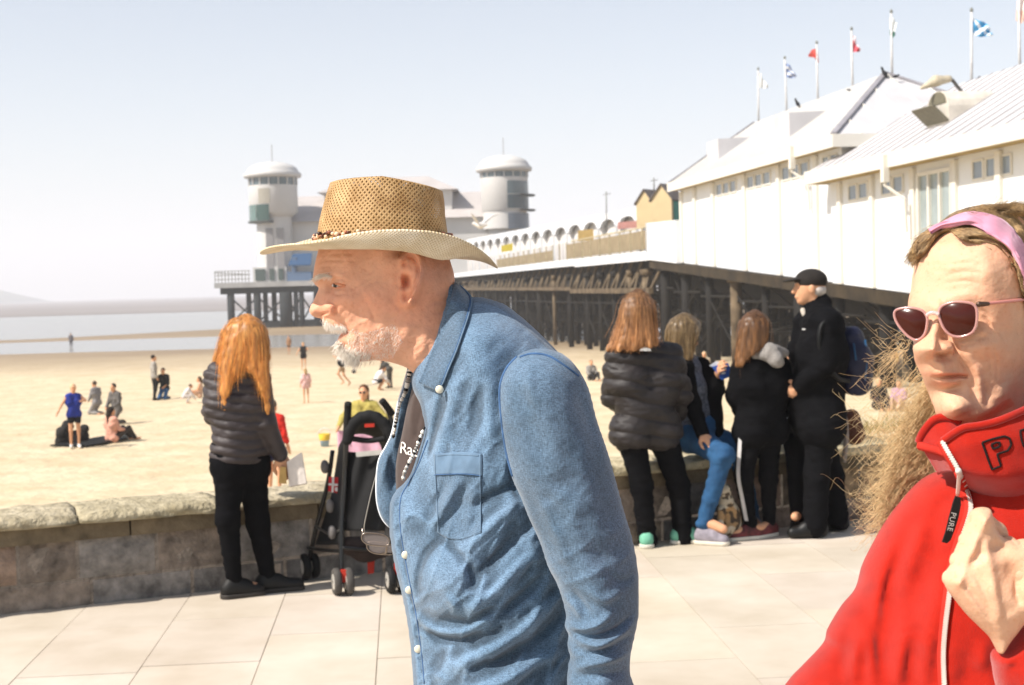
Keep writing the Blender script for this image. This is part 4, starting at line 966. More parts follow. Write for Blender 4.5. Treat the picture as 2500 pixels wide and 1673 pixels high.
tm(st_ * .6, (1.2, 1.3, 1.45)); sp = (vnoise(V * 330 + 5) > .62) * .5; tm(sp, (.88, .78, .72)); tm(.35 * np.clip(vnoise(V * 60 + 9), 0, 1), (1.0, .86, .8))
body_skin = cam_mesh('body', V, F, SKIN, man, tint)
# ---- facial hair
rr = np.random.default_rng(4)
def hair_on(rel, starts, dirs, lens, rad, name, mat_, parent, n=6, lift=0.004, droop=0.0, tint_=None, side=1):
    P0 = rel.front(starts[:, 0], starts[:, 1], -0.001); k = len(P0); paths = np.zeros((k, n, 3))
    sc = DM / FPX
    for j in range(n):
        s = j / (n - 1); q = starts + dirs * (lens[:, None] * s); p = P0.copy(); p[:, 0] += dirs[:, 0] * lens * s * sc; p[:, 1] -= (dirs[:, 1] * lens * s + droop * s * s) * sc; p[:, 2] -= lift * math.sin(s * 2.2) * (1 + 0.4 * rr.standard_normal(k)) 
        paths[:, j] = p + rr.standard_normal((k, 3)) * .0004 * s
    V, F = strands(paths, rad); return cam_mesh(name, V, F, mat_, parent, np.repeat(rr.uniform(.9, 1.2, k), n * 4)[:, None] * np.ones(3) if True else None)
whiteh = mat('white_whisker', '#fdf6ec', .5, .05, 30, tint=True, col2='#f3eadd')
# moustache, chin beard, brow
def grow(k, pts, jit, ang, ln, name, lift=.004, rad=.0003):
    base = resamp(crom(pts, 6), 200)[rr.integers(0, 200, k)] + rr.standard_normal((k, 2)) * jit
    a = ang + rr.standard_normal(k) * .35; return hair_on(hd, base, np.stack([np.cos(a), np.sin(a)], 1), ln * rr.uniform(.5, 1.2, k), np.full(k, rad), name, whiteh, body_skin, lift=lift)
grow(480, [(790, 784), (804, 795), (826, 799), (842, 802)], (3, 3.5), 1.15, 14, 'moustache', .0028)
grow(760, [(826, 838), (834, 848), (846, 862), (860, 874), (878, 880)], (4, 5), 2.0, 21, 'beard', .007)
grow(300, [(850, 850), (868, 866), (900, 872)], (10, 8), 1.7, 11, 'beard', .003, .0003)
pts_ = box = np.random.default_rng(6).uniform((845, 790), (985, 892), (5200, 2)); pts_ = pts_[inside(pts_, np.array([(846, 815), (866, 800), (890, 812), (930, 800), (965, 790), (985, 830), (960, 872), (915, 878), (880, 878), (858, 862)], float))][:1900]; an_ = 1.9 + rr.standard_normal(len(pts_)) * .5; hair_on(hd, pts_, np.stack([np.cos(an_), np.sin(an_)], 1), 4.5 * rr.uniform(.5, 1.3, len(pts_)), np.full(len(pts_), .00022), 'stubble', whiteh, body_skin, n=4, lift=.0012)
grow(150, [(768, 684), (780, 676), (796, 672), (812, 674)], (2.5, 3), 2.6, 14, 'eyebrow', .006)
# ---- eyeball glint under the lid
S = SDF(); S.ell(hd.front(823, 697, -.0022), (.0085, .0036, .0042)); V, F = S.mesh(.0007, 1); px = 1250 + FPX * V[:, 0] / V[:, 2]; ic = np.where((np.abs(px - 818) < 4.6)[:, None], np.array([.10, .07, .05]), np.array([.62, .52, .46])); ic[np.abs(px - 818) < 2] = [.02, .02, .02]; cam_mesh('eye', V, F, mat('eye_wet', (1, 1, 1), .15, 0, 20, spec=.5, tint=True), body_skin, ic)
q = resamp(crom([(809, 697), (816, 693.5), (826, 693), (838, 696), (843, 698)], 6), 24); V, F = tube(hd.front(q[:, 0], q[:, 1], .0006), np.linspace(.0019, .0012, 24), 8); mk('eyelid', c2w(V), F, SKIN, body_skin, vcol=np.ones((len(V), 3)) * [.9, .72, .62])
q = resamp(crom([(811, 701), (820, 703), (832, 702), (842, 699)], 6), 24); V, F = tube(hd.front(q[:, 0], q[:, 1], .0002), .0013, 8); mk('eyelid', c2w(V), F, SKIN, body_skin, vcol=np.ones((len(V), 3)) * [1, .78, .7])
# ---- straw hat
hat = bpy.data.objects.new('straw_hat', None)
COL.objects.link(hat); hat.parent = man; hat.location = (0, 0, 0)
NT = 160
hx0 = cpt(935, 836.5, DM)[0]; bb = lambda y: (836.5 - y) / FPX * DM; HS = DM / FPX
def crown_ring(t):
    """t 0 base .. 1 top edge"""
    xl = np.interp(t, [0, .12, .35, .6, .85, 1], [770, 775, 780, 789, 799, 806]); xr = np.interp(t, [0, .2, .5, .8, 1], [1098, 1092, 1087, 1085, 1081])
    th = np.arange(NT) / NT * 2 * math.pi; cx = (xl + xr) / 2; ax = (xr - xl) / 2
    x = cx + ax * np.cos(th); zz = ax * .83 * np.sin(th) * HS
    yl = 590 + (449 - 590) * t; yr = 588 + (468 - 588) * t; yt = np.interp(x, [xl, cx, xr], [yl, (yl + yr) / 2 - 14 * t, yr])
    return np.stack([(x - 1250) * HS, (836.5 - yt) * HS, DM + zz], 1)
ts = np.linspace(0, 1, 26); rings = [crown_ring(t) for t in ts]; uv = [(t * .1, 0) for t in ts]
top = rings[-1]; cen = top.mean(0)
tops = []
for s in (1.0, .985, .95, .9, .82, .7, .55, .4, .25, .1): 
    r_ = cen + (top - cen) * s; dz = np.interp(s, [.1, .82, .95, 1], [-.004, -.012, .0015, .0]); r_[:, 1] += dz; tops.append(r_)
tops = tops[1:]; allr = np.array(rings + tops); NR = len(allr); i = np.arange(NR * NT).reshape(NR, NT)
F = np.stack([i[:-1], np.roll(i[:-1], -1, 1), np.roll(i[1:], -1, 1), i[1:]], -1).reshape(-1, 4); 
def straw_material(name, c_hi, c_lo, freq, hole):
    M = bpy.data.materials.new(name); M.use_nodes = True; t = M.node_tree; N = t.nodes; L = t.links; b = N['Principled BSDF']; b.inputs['Roughness'].default_value = .6; b.inputs['Specular IOR Level'].default_value = .25
    uv_ = N.new('ShaderNodeAttribute'); uv_.attribute_name = 'weave'; sx = N.new('ShaderNodeSeparateXYZ'); L.new(uv_.outputs['Vector'], sx.inputs[0])
    def mth(op, a, c=None, d=None):
        q = N.new('ShaderNodeMath'); q.operation = op
        for k, v in enumerate((a, c, d)):
            if v is None: continue
            if isinstance(v, (int, float)): q.inputs[k].default_value = v
            else: L.new(v, q.inputs[k])
        return q.outputs[0]
    nz = N.new('ShaderNodeTexNoise'); nz.inputs['Scale'].default_value = 60; nz.inputs['Detail'].default_value = 3; L.new(uv_.outputs['Vector'], nz.inputs[0]); jit = mth('MULTIPLY', nz.outputs[0], .006)
    u = mth('ADD', mth('ADD', sx.outputs[0], sx.outputs[1]), jit); v = mth('SUBTRACT', mth('SUBTRACT', sx.outputs[0], sx.outputs[1]), jit)
    su = mth('ABSOLUTE', mth('SINE', mth('MULTIPLY', u, freq))); sv = mth('ABSOLUTE', mth('SINE', mth('MULTIPLY', v, freq)))
    hgt = mth('MAXIMUM', su, sv); chk = mth('SINE', mth('MULTIPLY', u, freq * 2)); 
    n2 = N.new('ShaderNodeTexNoise'); n2.inputs['Scale'].default_value = 25; n2.inputs['Detail'].default_value = 5; L.new(uv_.outputs['Vector'], n2.inputs[0])
    rp = N.new('ShaderNodeValToRGB'); rp.color_ramp.elements[0].position = .3; rp.color_ramp.elements[0].color = (*lin(c_lo), 1); rp.color_ramp.elements[1].position = .72; rp.color_ramp.elements[1].color = (*lin(c_hi), 1)
    L.new(mth('MULTIPLY_ADD', n2.outputs[0], .8, mth('MULTIPLY_ADD', hgt, .5, -.3)), rp.inputs[0]); L.new(rp.outputs[0], b.inputs['Base Color'])
    bp = N.new('ShaderNodeBump'); bp.inputs['Strength'].default_value = .8; bp.inputs['Distance'].default_value = .0015; L.new(hgt, bp.inputs['Height']); L.new(bp.outputs[0], b.inputs['Normal'])
    if hole: 
        n3 = N.new('ShaderNodeTexNoise'); n3.inputs['Scale'].default_value = 16; L.new(uv_.outputs['Vector'], n3.inputs[0])
        th_ = mth('MULTIPLY_ADD', n3.outputs[0], hole * 1.6, hole * .2); L.new(mth('GREATER_THAN', hgt, th_), b.inputs['Alpha'])
    return M
def add_weave(o, uvw):
    a_ = o.data.attributes.new('weave', 'FLOAT_VECTOR', 'POINT'); a_.data.foreach_set('vector', np.asarray(uvw, np.float32).ravel())
uvw = np.zeros((NR, NT, 3)); uvw[..., 0] = (np.abs(np.arange(NT) - NT / 2) / NT * .62)[None]; hacc = np.concatenate([[0], np.cumsum(np.linalg.norm(np.diff(allr, axis=0), axis=2).mean(1))]); uvw[..., 1] = hacc[:, None]
cr = cam_mesh('crown', allr.reshape(-1, 3), F, straw_material('crown_straw', '#c9a676', '#86602f', 400, .46), hat); add_weave(cr, uvw.reshape(-1, 3))
# brim
M_ = 22; br = np.zeros((M_, NT, 3)); th = np.arange(NT) / NT * 2 * math.pi
for k in range(M_):
    t = k / (M_ - 1); c_, s_ = np.cos(th), np.sin(th)
    ax = np.where(c_ < 0, 155 + (297 - 155) * t, 153 + (281 - 153) * t); az = (.080 + (.150 - .080) * (t - .25 * t ** 3))
    x = 934 + ax * c_; xe = 934 + np.where(c_ < 0, 297, 281) * c_
    yN = np.interp(xe, [637, 700, 778, 830, 862, 900, 940, 1000, 1060, 1091, 1123, 1155, 1179, 1198, 1215], [617, 614, 608, 598, 590, 583, 578, 576, 579, 584, 592, 605, 618, 632, 652])
    yF = np.interp(xe, [637, 678, 709, 744, 800, 934, 1030, 1100, 1160, 1215], [617, 590, 574, 563, 557, 555, 560, 574, 606, 652])
    tN = np.interp(xe, [637, 700, 778, 860, 935, 1010, 1059, 1102, 1150, 1215], [606, 615, 617, 617, 617, 621, 629, 640, 648, 650]); tF = np.interp(xe, [637, 760, 935, 1100, 1215], [606, 596, 592, 604, 640])
    q_ = .5 + .5 * s_; yE = yF * q_ + yN * (1 - q_); yT = tF * q_ + tN * (1 - q_); y0 = 588.0; w = np.clip(np.abs(s_) * 1.35, 0, 1)
    tm_ = .56; e1 = t / tm_; e2 = (t - tm_) / (1 - tm_)
    cur = y0 + (yT - y0) * (3 * e1 ** 2 - 2 * e1 ** 3) ** .8 if t < tm_ else yT + (yE - yT) * e2 ** 1.6
    y = cur * w + (y0 + (yE - y0) * t ** 1.2) * (1 - w)
    br[k] = np.stack([(x - 1250) * HS, (836.5 - y) * HS, DM + az * s_], 1)
i = np.arange(M_ * NT).reshape(M_, NT); F1 = np.stack([i[:-1], np.roll(i[:-1], -1, 1), np.roll(i[1:], -1, 1), i[1:]], -1).reshape(-1, 4)
lower = br.copy(); lower[..., 1] -= .0028; n0 = M_ * NT
edge = np.stack([i[-1], np.roll(i[-1], -1), np.roll(i[-1], -1) + n0, i[-1] + n0], 1)
Vb = np.concatenate([br.reshape(-1, 3), lower.reshape(-1, 3)]); Fb = np.concatenate([F1, F1[:, ::-1] + n0, edge])
bo = cam_mesh('brim', Vb, Fb, straw_material('brim_straw', '#eee0c6', '#cbb48c', 640, 0), hat)
uvb = np.zeros((M_, NT, 3)); uvb[..., 0] = (np.abs(np.arange(NT) - NT / 2) / NT * .95)[None]; uvb[..., 1] = (np.linspace(0, .1, M_))[:, None]; add_weave(bo, np.concatenate([uvb.reshape(-1, 3)] * 2))
sb = np.array([cr_.mean(0) + (cr_ - cr_.mean(0)) * .975 for cr_ in (crown_ring(t) for t in np.linspace(-.02, .4, 8))]); mid_ = sb[-1].mean(0); sb = np.concatenate([sb, (mid_ + (sb[-1] - mid_) * .03)[None]]); i = np.arange(9 * NT).reshape(9, NT); Fs = np.stack([i[:-1], np.roll(i[:-1], -1, 1), np.roll(i[1:], -1, 1), i[1:]], -1).reshape(-1, 4)
cam_mesh('light_block_liner', sb.reshape(-1, 3), Fs, mat('light_block_liner', '#9c7a4c', .8, .1, 40), hat)  # unseen liner and disc added to stop sun leaking through the crown holes
# shell and bead band round the crown
bm_ = MB(); ring = crown_ring(.02); cen = ring.mean(0); rb = random.Random(2)
for k in range(0, NT):
    p = cen + (ring[k] - cen) * 1.015; p = p + [0, .0035 + rb.uniform(-.003, .004), 0]
    r_ = rb.uniform(.0022, .0048); c_ = rb.choice(['#c98f6e', '#8a4f38', '#3b241b', '#e0bfa0', '#b06a4c', '#5d3325'])
    q = np.array([[r_ * math.cos(a) * math.cos(e), r_ * math.sin(e) * .8, r_ * math.sin(a) * math.cos(e)] for e in (-.9, 0, .9) for a in np.arange(6) / 6 * 6.283]) 
    F_ = [(j * 6 + a, j * 6 + (a + 1) % 6, j * 6 + 6 + (a + 1) % 6, j * 6 + 6 + a) for j in (0, 1) for a in range(6)] + [tuple(range(5, -1, -1)), tuple(range(12, 18))]
    bm_.add(c2w(q + p), F_, lin(c_))
bm_.build('hat_band', mat('shell_beads', (1, 1, 1), .35, 0, 5, tint=True), hat, smooth=True, vcol=True)
# ---- denim shirt: trunk
def denim_material():
    M = mat('denim', '#5c7186', 0.9, 0.14, 14, tint=True, col2='#4a6074', sheen=.25, spec=.15)
    t = M.node_tree; N = t.nodes; L = t.links; b = N['Principled BSDF']; tc = N.new('ShaderNodeTexCoord')
    base = b.inputs['Base Color'].links[0].from_socket
    n1 = N.new('ShaderNodeTexNoise'); n1.inputs['Scale'].default_value = 1; n1.inputs['Detail'].default_value = 2; mp = N.new('ShaderNodeMapping'); mp.inputs['Scale'].default_value = (900, 900, 120); L.new(tc.outputs['Object'], mp.inputs[0]); L.new(mp.outputs[0], n1.inputs[0])
    n2 = N.new('ShaderNodeTexNoise'); n2.inputs['Scale'].default_value = 1; n2.inputs['Detail'].default_value = 2; mp2 = N.new('ShaderNodeMapping'); mp2.inputs['Scale'].default_value = (200, 200, 1000); L.new(tc.outputs['Object'], mp2.inputs[0]); L.new(mp2.outputs[0], n2.inputs[0])
    ad = N.new('ShaderNodeMath'); ad.operation = 'ADD'; L.new(n1.outputs[0], ad.inputs[0]); L.new(n2.outputs[0], ad.inputs[1])
    mr = N.new('ShaderNodeMapRange'); mr.inputs['From Min'].default_value = .7; mr.inputs['From Max'].default_value = 1.3; mr.inputs['To Min'].default_value = .55; mr.inputs['To Max'].default_value = 1.5; L.new(ad.outputs[0], mr.inputs[0])
    mx = N.new('ShaderNodeMix'); mx.data_type = 'RGBA'; mx.blend_type = 'MULTIPLY'; mx.inputs['Factor'].default_value = 1; L.new(base, mx.inputs['A']); L.new(mr.outputs[0], mx.inputs['B']); L.new(mx.outputs['Result'], b.inputs['Base Color'])
    bp = N.new('ShaderNodeBump'); bp.inputs['Strength'].default_value = .35; bp.inputs['Distance'].default_value = .0012; L.new(ad.outputs[0], bp.inputs['Height']); L.new(bp.outputs[0], b.inputs['Normal'])
    return M
DEN = denim_material()
trunk = [(1092, 692), (1112, 694), (1145, 722), (1182, 727), (1214, 736), (1240, 748), (1290, 788), (1330, 826), (1370, 868), (1408, 920), (1428, 980), (1440, 1060), (1455, 1140), (1466, 1240), (1474, 1340), (1474, 1450), (1466, 1560), (1462, 1700), (1466, 1950), (1420, 2010), (1200, 2030), (1060, 2010), (1032, 1900), (1018, 1750), (1010, 1673), (1002, 1574), (992, 1501), (981, 1448), (968, 1396), (957, 1338), (951, 1290), (951, 1245), (955, 1218), (968, 1196), (984, 1177), (998, 1155), (1007, 1132), (1015, 1107), (1024, 1081), (1034, 1045), (1030, 1012), (1024, 985), (1012, 960), (1005, 935), (1010, 905), (1030, 850), (1050, 790), (1072, 730)]
tr = Relief(trunk, DM, [(1100, 720, .09), (1080, 850, .12), (1050, 950, .13), (1200, 850, .17), (1150, 1100, .165), (1000, 1250, .10), (1010, 1500, .11), (1150, 1400, .175), (1300, 1300, .18), (1400, 1300, .16), (1250, 1700, .18), (1400, 900, .15), (1250, 1950, .17)], h=.0026, blur=.012, keep=.03)
T = tr.stroke
# button band edge and its stitched fold
T([(1036, 1045), (1028, 1085), (1012, 1135), (990, 1180), (975, 1215), (975, 1290), (990, 1390), (1012, 1500), (1026, 1600), (1034, 1700)], 5, -.0035, taper=False)
T([(1030, 1060), (1010, 1125), (985, 1165), (962, 1210), (961, 1290), (972, 1370), (990, 1440), (1008, 1540), (1020, 1660)], 9, .003, taper=False)
# chest folds falling from the yoke
T([(1130, 905), (1098, 990), (1072, 1080), (1055, 1165)], 17, .010); T([(1180, 930), (1160, 1010), (1152, 1075)], 15, -.008); T([(1088, 985), (1062, 1055), (1046, 1120)], 11, -.009)
T([(1205, 915), (1196, 1000), (1200, 1090)], 14, .006); T([(1065, 960), (1050, 1040), (1030, 1110)], 10, .005)
# pocket drag lines
T([(1122, 1165), (1096, 1215), (1072, 1258), (1048, 1290)], 11, .011); T([(1100, 1155), (1078, 1205), (1050, 1245)], 9, -.007); T([(1142, 1185), (1118, 1235), (1090, 1275)], 10, -.008); T([(1160, 1190), (1150, 1240), (1138, 1282)], 10, .006)
# belly dome and the drag from the armpit
tr.bump(1098, 1425, 62, 72, .016, p=2.4); tr.bump(1110, 1520, 60, 16, -.009)
T([(1020, 1452), (1022, 1400), (1042, 1350), (1078, 1315)], 9, -.009); T([(1076, 1318), (1110, 1345), (1150, 1395), (1158, 1450)], 11, -.008)
T([(1272, 1212), (1220, 1262), (1160, 1318), (1112, 1352)], 14, .012); T([(1262, 1180), (1200, 1210), (1130, 1250)], 12, -.010)
T([(1300, 1265), (1250, 1320), (1190, 1382), (1150, 1430)], 14, -.012); T([(1318, 1330), (1262, 1388), (1206, 1446), (1130, 1492)], 15, .013); T([(1338, 1385), (1290, 1440), (1230, 1490), (1180, 1512)], 13, -.011)
T([(1022, 1508), (1050, 1530), (1090, 1542), (1140, 1535), (1185, 1512), (1232, 1480)], 9, .012); T([(1030, 1535), (1075, 1560), (1130, 1562), (1190, 1540)], 9, -.009)
T([(1366, 1450), (1310, 1500), (1256, 1552), (1170, 1600), (1098, 1628)], 15, .013); T([(1378, 1500), (1310, 1560), (1230, 1610), (1150, 1640)], 13, -.011)
T([(1382, 1580), (1310, 1615), (1230, 1660), (1130, 1690)], 15, .011); T([(1080, 1600), (1060, 1640), (1050, 1690)], 12, -.006); T([(1090, 1455), (1110, 1480), (1106, 1505)], 9, .006)
T([(1250, 1120), (1255, 1180), (1275, 1240)], 10, -.008)
for rel, a0, sd in ((tr, .75, 21), (tr, 1.2, 22)):
    c1_, s1_ = math.cos(a0), math.sin(a0); u_ = c1_ * rel.A + s1_ * rel.B; v_ = -s1_ * rel.A + c1_ * rel.B; rg_ = 1 - np.abs(fbm(np.stack([u_ * 9, v_ * 30, np.full(u_.shape, sd * 1.0)], -1), 2)); low = np.clip((.05 - rel.B) / .25, .15, 1)
    rel.Wf = rel.Wf + .0045 * np.clip(rg_, 0, 1) ** 5 * rel.ed * low
tr.noise(.0026, 26, 26, 3, 'f', 3); tr.noise(.0016, 16, 60, 3, 'f', 5, ang=.9)
T([(1046, 1116), (1048, 1180)], 1.4, -.0008, taper=False)
# ---- sleeve
sleeve = [(1254, 876), (1230, 905), (1216, 950), (1219, 1018), (1232, 1102), (1249, 1165), (1270, 1212), (1291, 1265), (1317, 1322), (1338, 1385), (1358, 1422), (1374, 1469), (1381, 1505), (1378, 1530), (1388, 1550), (1384, 1575), (1391, 1603), (1385, 1640), (1384, 1673), (1388, 1800), (1396, 1960), (1440, 1990), (1510, 1980), (1542, 1930), (1556, 1800), (1551, 1690), (1538, 1640), (1541, 1590), (1556, 1520), (1560, 1472), (1557, 1387), (1543, 1312), (1521, 1238), (1489, 1120), (1457, 1024), (1441, 960), (1425, 922), (1398, 884), (1366, 860), (1320, 850), (1280, 858)]
DS = -.205
sl_ = Relief(sleeve, DM + DS, [(1330, 900, .075), (1300, 1050, .082), (1400, 1200, .078), (1450, 1400, .075), (1460, 1550, .07), (1470, 1900, .06)], h=.0026, blur=.009, keep=.025, wb=1.0)
Z = sl_.stroke
Z([(1385, 1522), (1420, 1532), (1462, 1522), (1492, 1500)], 8, .012); Z([(1388, 1540), (1440, 1556), (1500, 1540), (1540, 1505)], 8, -.011); Z([(1392, 1550), (1455, 1572), (1520, 1545), (1550, 1515)], 8, .011)
Z([(1388, 1578), (1450, 1592), (1520, 1566), (1552, 1545)], 8, -.010); Z([(1386, 1600), (1440, 1585), (1500, 1570), (1540, 1560)], 7, .006); Z([(1392, 1625), (1450, 1618), (1520, 1600), (1545, 1580)], 9, .010); Z([(1395, 1655), (1460, 1650), (1530, 1640)], 9, -.008)
Z([(1372, 1455), (1402, 1480), (1418, 1510)], 9, .009); Z([(1396, 1440), (1425, 1478), (1440, 1505)], 9, -.007); Z([(1440, 1440), (1475, 1465), (1520, 1440)], 10, .006); Z([(1480, 1390), (1510, 1420), (1548, 1410)], 9, -.005)
Z([(1260, 930), (1290, 1020), (1330, 1130)], 26, -.006); Z([(1330, 890), (1380, 1000), (1430, 1150), (1470, 1300)], 30, .006); Z([(1300, 1180), (1350, 1290), (1390, 1390)], 14, .005); Z([(1300, 880), (1292, 930), (1310, 1000)], 12, .005); Z([(1400, 920), (1430, 1010), (1470, 1120)], 14, -.004); Z([(1420, 1250), (1450, 1340), (1500, 1400)], 20, -.005)
u_ = .8 * sl_.A + .6 * sl_.B; v_ = -.6 * sl_.A + .8 * sl_.B; rg_ = 1 - np.abs(fbm(np.stack([u_ * 7, v_ * 32, 0 * u_ + 5], -1), 2)); sl_.Wf = sl_.Wf + .0042 * np.clip(rg_, 0, 1) ** 5 * sl_.ed * np.clip((-.12 - sl_.B) / .2, .12, 1)
sl_.noise(.0026, 22, 22, 3, 'fb', 7); sl_.noise(.0014, 14, 60, 3, 'f', 8, ang=-.6)
# joint mesh of trunk and sleeve
h = .003; lo = np.minimum(tr.lo, sl_.lo); hi = np.maximum([tr.a[-1], tr.b[-1]], [sl_.a[-1], sl_.b[-1]]); a_ = np.arange(lo[0], hi[0], h); b_ = np.arange(lo[1], hi[1], h); c_ = np.arange(-.305, .20, h)
AA, BB = np.meshgrid(a_, b_, indexing='ij')
def norm_f(rel, dc):
    inb = (AA >= rel.a[0]) & (AA <= rel.a[-1]) & (BB >= rel.b[0]) & (BB <= rel.b[-1])
    Wf = np.where(inb, rel.samp(np.maximum(rel.Wf, 0), AA, BB), 0)[..., None].astype(np.float32); Wb = np.where(inb, rel.samp(np.maximum(rel.Wb, 0), AA, BB), 0)[..., None].astype(np.float32)
    t = np.where(inb, rel.samp(rel.t, AA, BB), -.03)[..., None].astype(np.float32); R = np.where(inb, rel.samp(rel.R, AA, BB), .1)[..., None].astype(np.float32)
    cc = (c_[None, None, :] - dc - np.where(inb, rel.samp(rel.c0 - rel.c0c, AA, BB), 0)[..., None]).astype(np.float32)
    f = np.where(t > 0, (cc + Wf) * (Wb - cc), -cc ** 2 + 2 * R * t); return f / (Wf + Wb + .02 + .5 * np.abs(cc))
f1 = norm_f(tr, 0.0); f2 = norm_f(sl_, DS); k = .006
hh = np.clip(.5 + .5 * (f2 - f1) / k, 0, 1); f = f2 * hh + f1 * (1 - hh) + k * hh * (1 - hh); del hh
V, F = snets(f, (lo[0], lo[1], c_[0]), h); V = lap(V, F, 1, .4)
for rel, dc in ((sl_, DS), (tr, 0.0)):
    zf = dc + rel.samp(rel.c0 - rel.c0c - rel.Wf, V[:, 0], V[:, 1]); tt = rel.samp(rel.t, V[:, 0], V[:, 1]); inb = (V[:, 0] > rel.a[0]) & (V[:, 0] < rel.a[-1]) & (V[:, 1] > rel.b[0]) & (V[:, 1] < rel.b[-1])
    kk = inb & (np.abs(V[:, 2] - zf) < .0045) & (tt > .012); V[kk, 2] = zf[kk]
V[:, 2] += DM
fold_tint = np.zeros(len(V)); 
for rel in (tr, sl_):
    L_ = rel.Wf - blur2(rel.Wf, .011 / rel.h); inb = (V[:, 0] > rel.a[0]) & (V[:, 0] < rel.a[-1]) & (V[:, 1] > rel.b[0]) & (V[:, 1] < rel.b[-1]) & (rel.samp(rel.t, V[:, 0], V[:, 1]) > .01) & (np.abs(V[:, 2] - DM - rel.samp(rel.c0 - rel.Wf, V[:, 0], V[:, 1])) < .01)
    fold_tint = np.where(inb, np.clip(rel.samp(L_, V[:, 0], V[:, 1]) / .0016, -1, 1.3), fold_tint)
dt = (1 + .12 * fbm(V * 9, 3) + .07 * fbm(V * 40, 2)) * (1 + .42 * fold_tint * (.75 + .5 * vnoise(V * 25)))  # fold ridges tinted lighter and valleys darker, on top of random tone
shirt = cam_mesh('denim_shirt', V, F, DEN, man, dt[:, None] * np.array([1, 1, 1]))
del f, f1, f2
# seams
thread = mat('denim_seam', '#44648c', .9, .15, 60); pale = mat('denim_worn_edge', '#6b8298', .9, .1, 60)
def seam(rel, pts, name, r=.0012, off=.0005, m__=None, par=None):
    q = resamp(crom(pts, 6), 60); p = rel.front(q[:, 0], q[:, 1], off); V, F = tube(p, r, 6); mk(name, c2w(V), F, m__ or thread, par or shirt)
seam(sl_, [(1262, 872), (1236, 902), (1221, 948), (1224, 1018), (1236, 1102), (1252, 1163)], 'armhole_seam', .0022, -.0004)
seam(sl_, [(1270, 872), (1300, 864), (1340, 870), (1378, 893), (1412, 918)], 'yoke_seam', .0018, 0)
seam(sl_, [(1272, 884), (1300, 874), (1338, 880), (1374, 902)], 'yoke_seam', .0008, 0, pale)
seam(tr, [(1044, 1075), (1020, 1140), (996, 1182), (978, 1220), (978, 1290), (994, 1388), (1016, 1500), (1030, 1600), (1036, 1670)], 'placket_seam', .0011)
# chest pocket
pk = px_patch(tr, [(1060, 1108), (1100, 1106), (1140, 1105), (1174, 1108)], [(1068, 1300), (1095, 1316), (1130, 1316), (1176, 1300)], 40, 50, .0016, .0022, 'chest_pocket', DEN, shirt)
px_patch(tr, [(1059, 1108), (1100, 1105), (1140, 1104), (1175, 1108)], [(1061, 1160), (1100, 1158), (1140, 1158), (1175, 1162)], 40, 14, .0036, .0020, 'pocket_band', mat('denim_light', '#5f7890', .85, .12, 30, sheen=.2), pk)
for pts in ([(1062, 1110), (1063, 1160), (1066, 1220), (1070, 1298)], [(1172, 1110), (1172, 1160), (1173, 1230), (1173, 1298)], [(1060, 1160), (1100, 1158), (1140, 1158), (1174, 1162)], [(1068, 1113), (1110, 1110), (1168, 1113)]): seam(tr, pts, 'pocket_stitch', .0007, .0038, pale if pts[0][1] < 1115 else thread, pk)
# collar leaf
inner = [(1110, 686), (1104, 715), (1093, 752), (1078, 796), (1060, 843), (1042, 885), (1030, 915), (1021, 934)]
outer = [(1122, 697), (1150, 726), (1146, 762), (1130, 812), (1114, 858), (1096, 900), (1082, 935), (1069, 958)]
A_ = resamp(crom(inner, 6), 60); B_ = resamp(crom(outer, 6), 60); w = np.linspace(0, 1, 18); gq = A_[:, None] * (1 - w)[None, :, None] + B_[:, None] * w[None, :, None]
Pf = tr.front(gq[..., 0], gq[..., 1], 0.0); u = np.linspace(0, 1, 60)[:, None]
cin = hd.front(gq[..., 0], gq[..., 1], 0.0)[..., 2]
zin = np.minimum(np.where(True, cin, 9), DM - .062 + .03 * (u - .5) ** 2 * 0) - .008 + np.interp(u, [0, .08, .2, .85, 1], [.06, .03, .0, .0, .0])
zo = Pf[..., 2] - .005 - .004 * np.sin(w * math.pi)[None]
zmix = zin * (1 - w[None]) ** 1.4 + zo * (1 - (1 - w[None]) ** 1.4) - .006 * np.sin(w * math.pi)[None]
zmix = np.minimum(zmix, zo + .004)
Pg = np.stack([(gq[..., 0] - 1250) / FPX * zmix, -(gq[..., 1] - 836.5) / FPX * zmix, zmix], -1)
col_ = solid_sheet(Pg, .003, 'collar', DEN, shirt, np.full((60 * 18, 3), .88))
for k_, rr_, m__ in ((16, .0009, thread), (17, .0014, pale)):
    V, F = tube(Pg[:, k_] - [0, 0, .0015], rr_, 6); mk('collar_stitch', c2w(V), F, m__, col_)
# far half of the open shirt front, stand and lapel
far = [(999, 893), (986, 938), (972, 985), (958, 1055), (944, 1088), (926, 1122), (920, 1165), (920, 1217), (928, 1254), (942, 1278), (962, 1294), (990, 1280), (990, 1200), (985, 1130), (995, 1060), (1004, 990), (1020, 920), (1015, 893)]
fr_ = Relief(far, DM + .075, .03, h=.0022, blur=.008, wb=1.0)
for a in ([(975, 990), (968, 1050), (960, 1100)], [(950, 1095), (940, 1140), (930, 1190)]): fr_.stroke(a, 8, .006)
fr_.stroke([(945, 1110), (962, 1150), (955, 1210)], 10, -.008); fr_.noise(.003, 30, 30, 3, 'f', 11)
V, F = fr_.mesh(1); cam_mesh('shirt_front', V, F, DEN, shirt, np.full((len(V), 3), 1.0))
q = resamp(crom(far[:11], 5), 60); p = np.stack([(q[:, 0] - 1250) / FPX * (DM + .073), -(q[:, 1] - 836.5) / FPX * (DM + .073), np.full(60, DM + .073)], 1); V, F = tube(p, .0018, 6); mk('hem_edge', c2w(V), F, mat('white_thread', '#dfe3e8', .8), shirt)
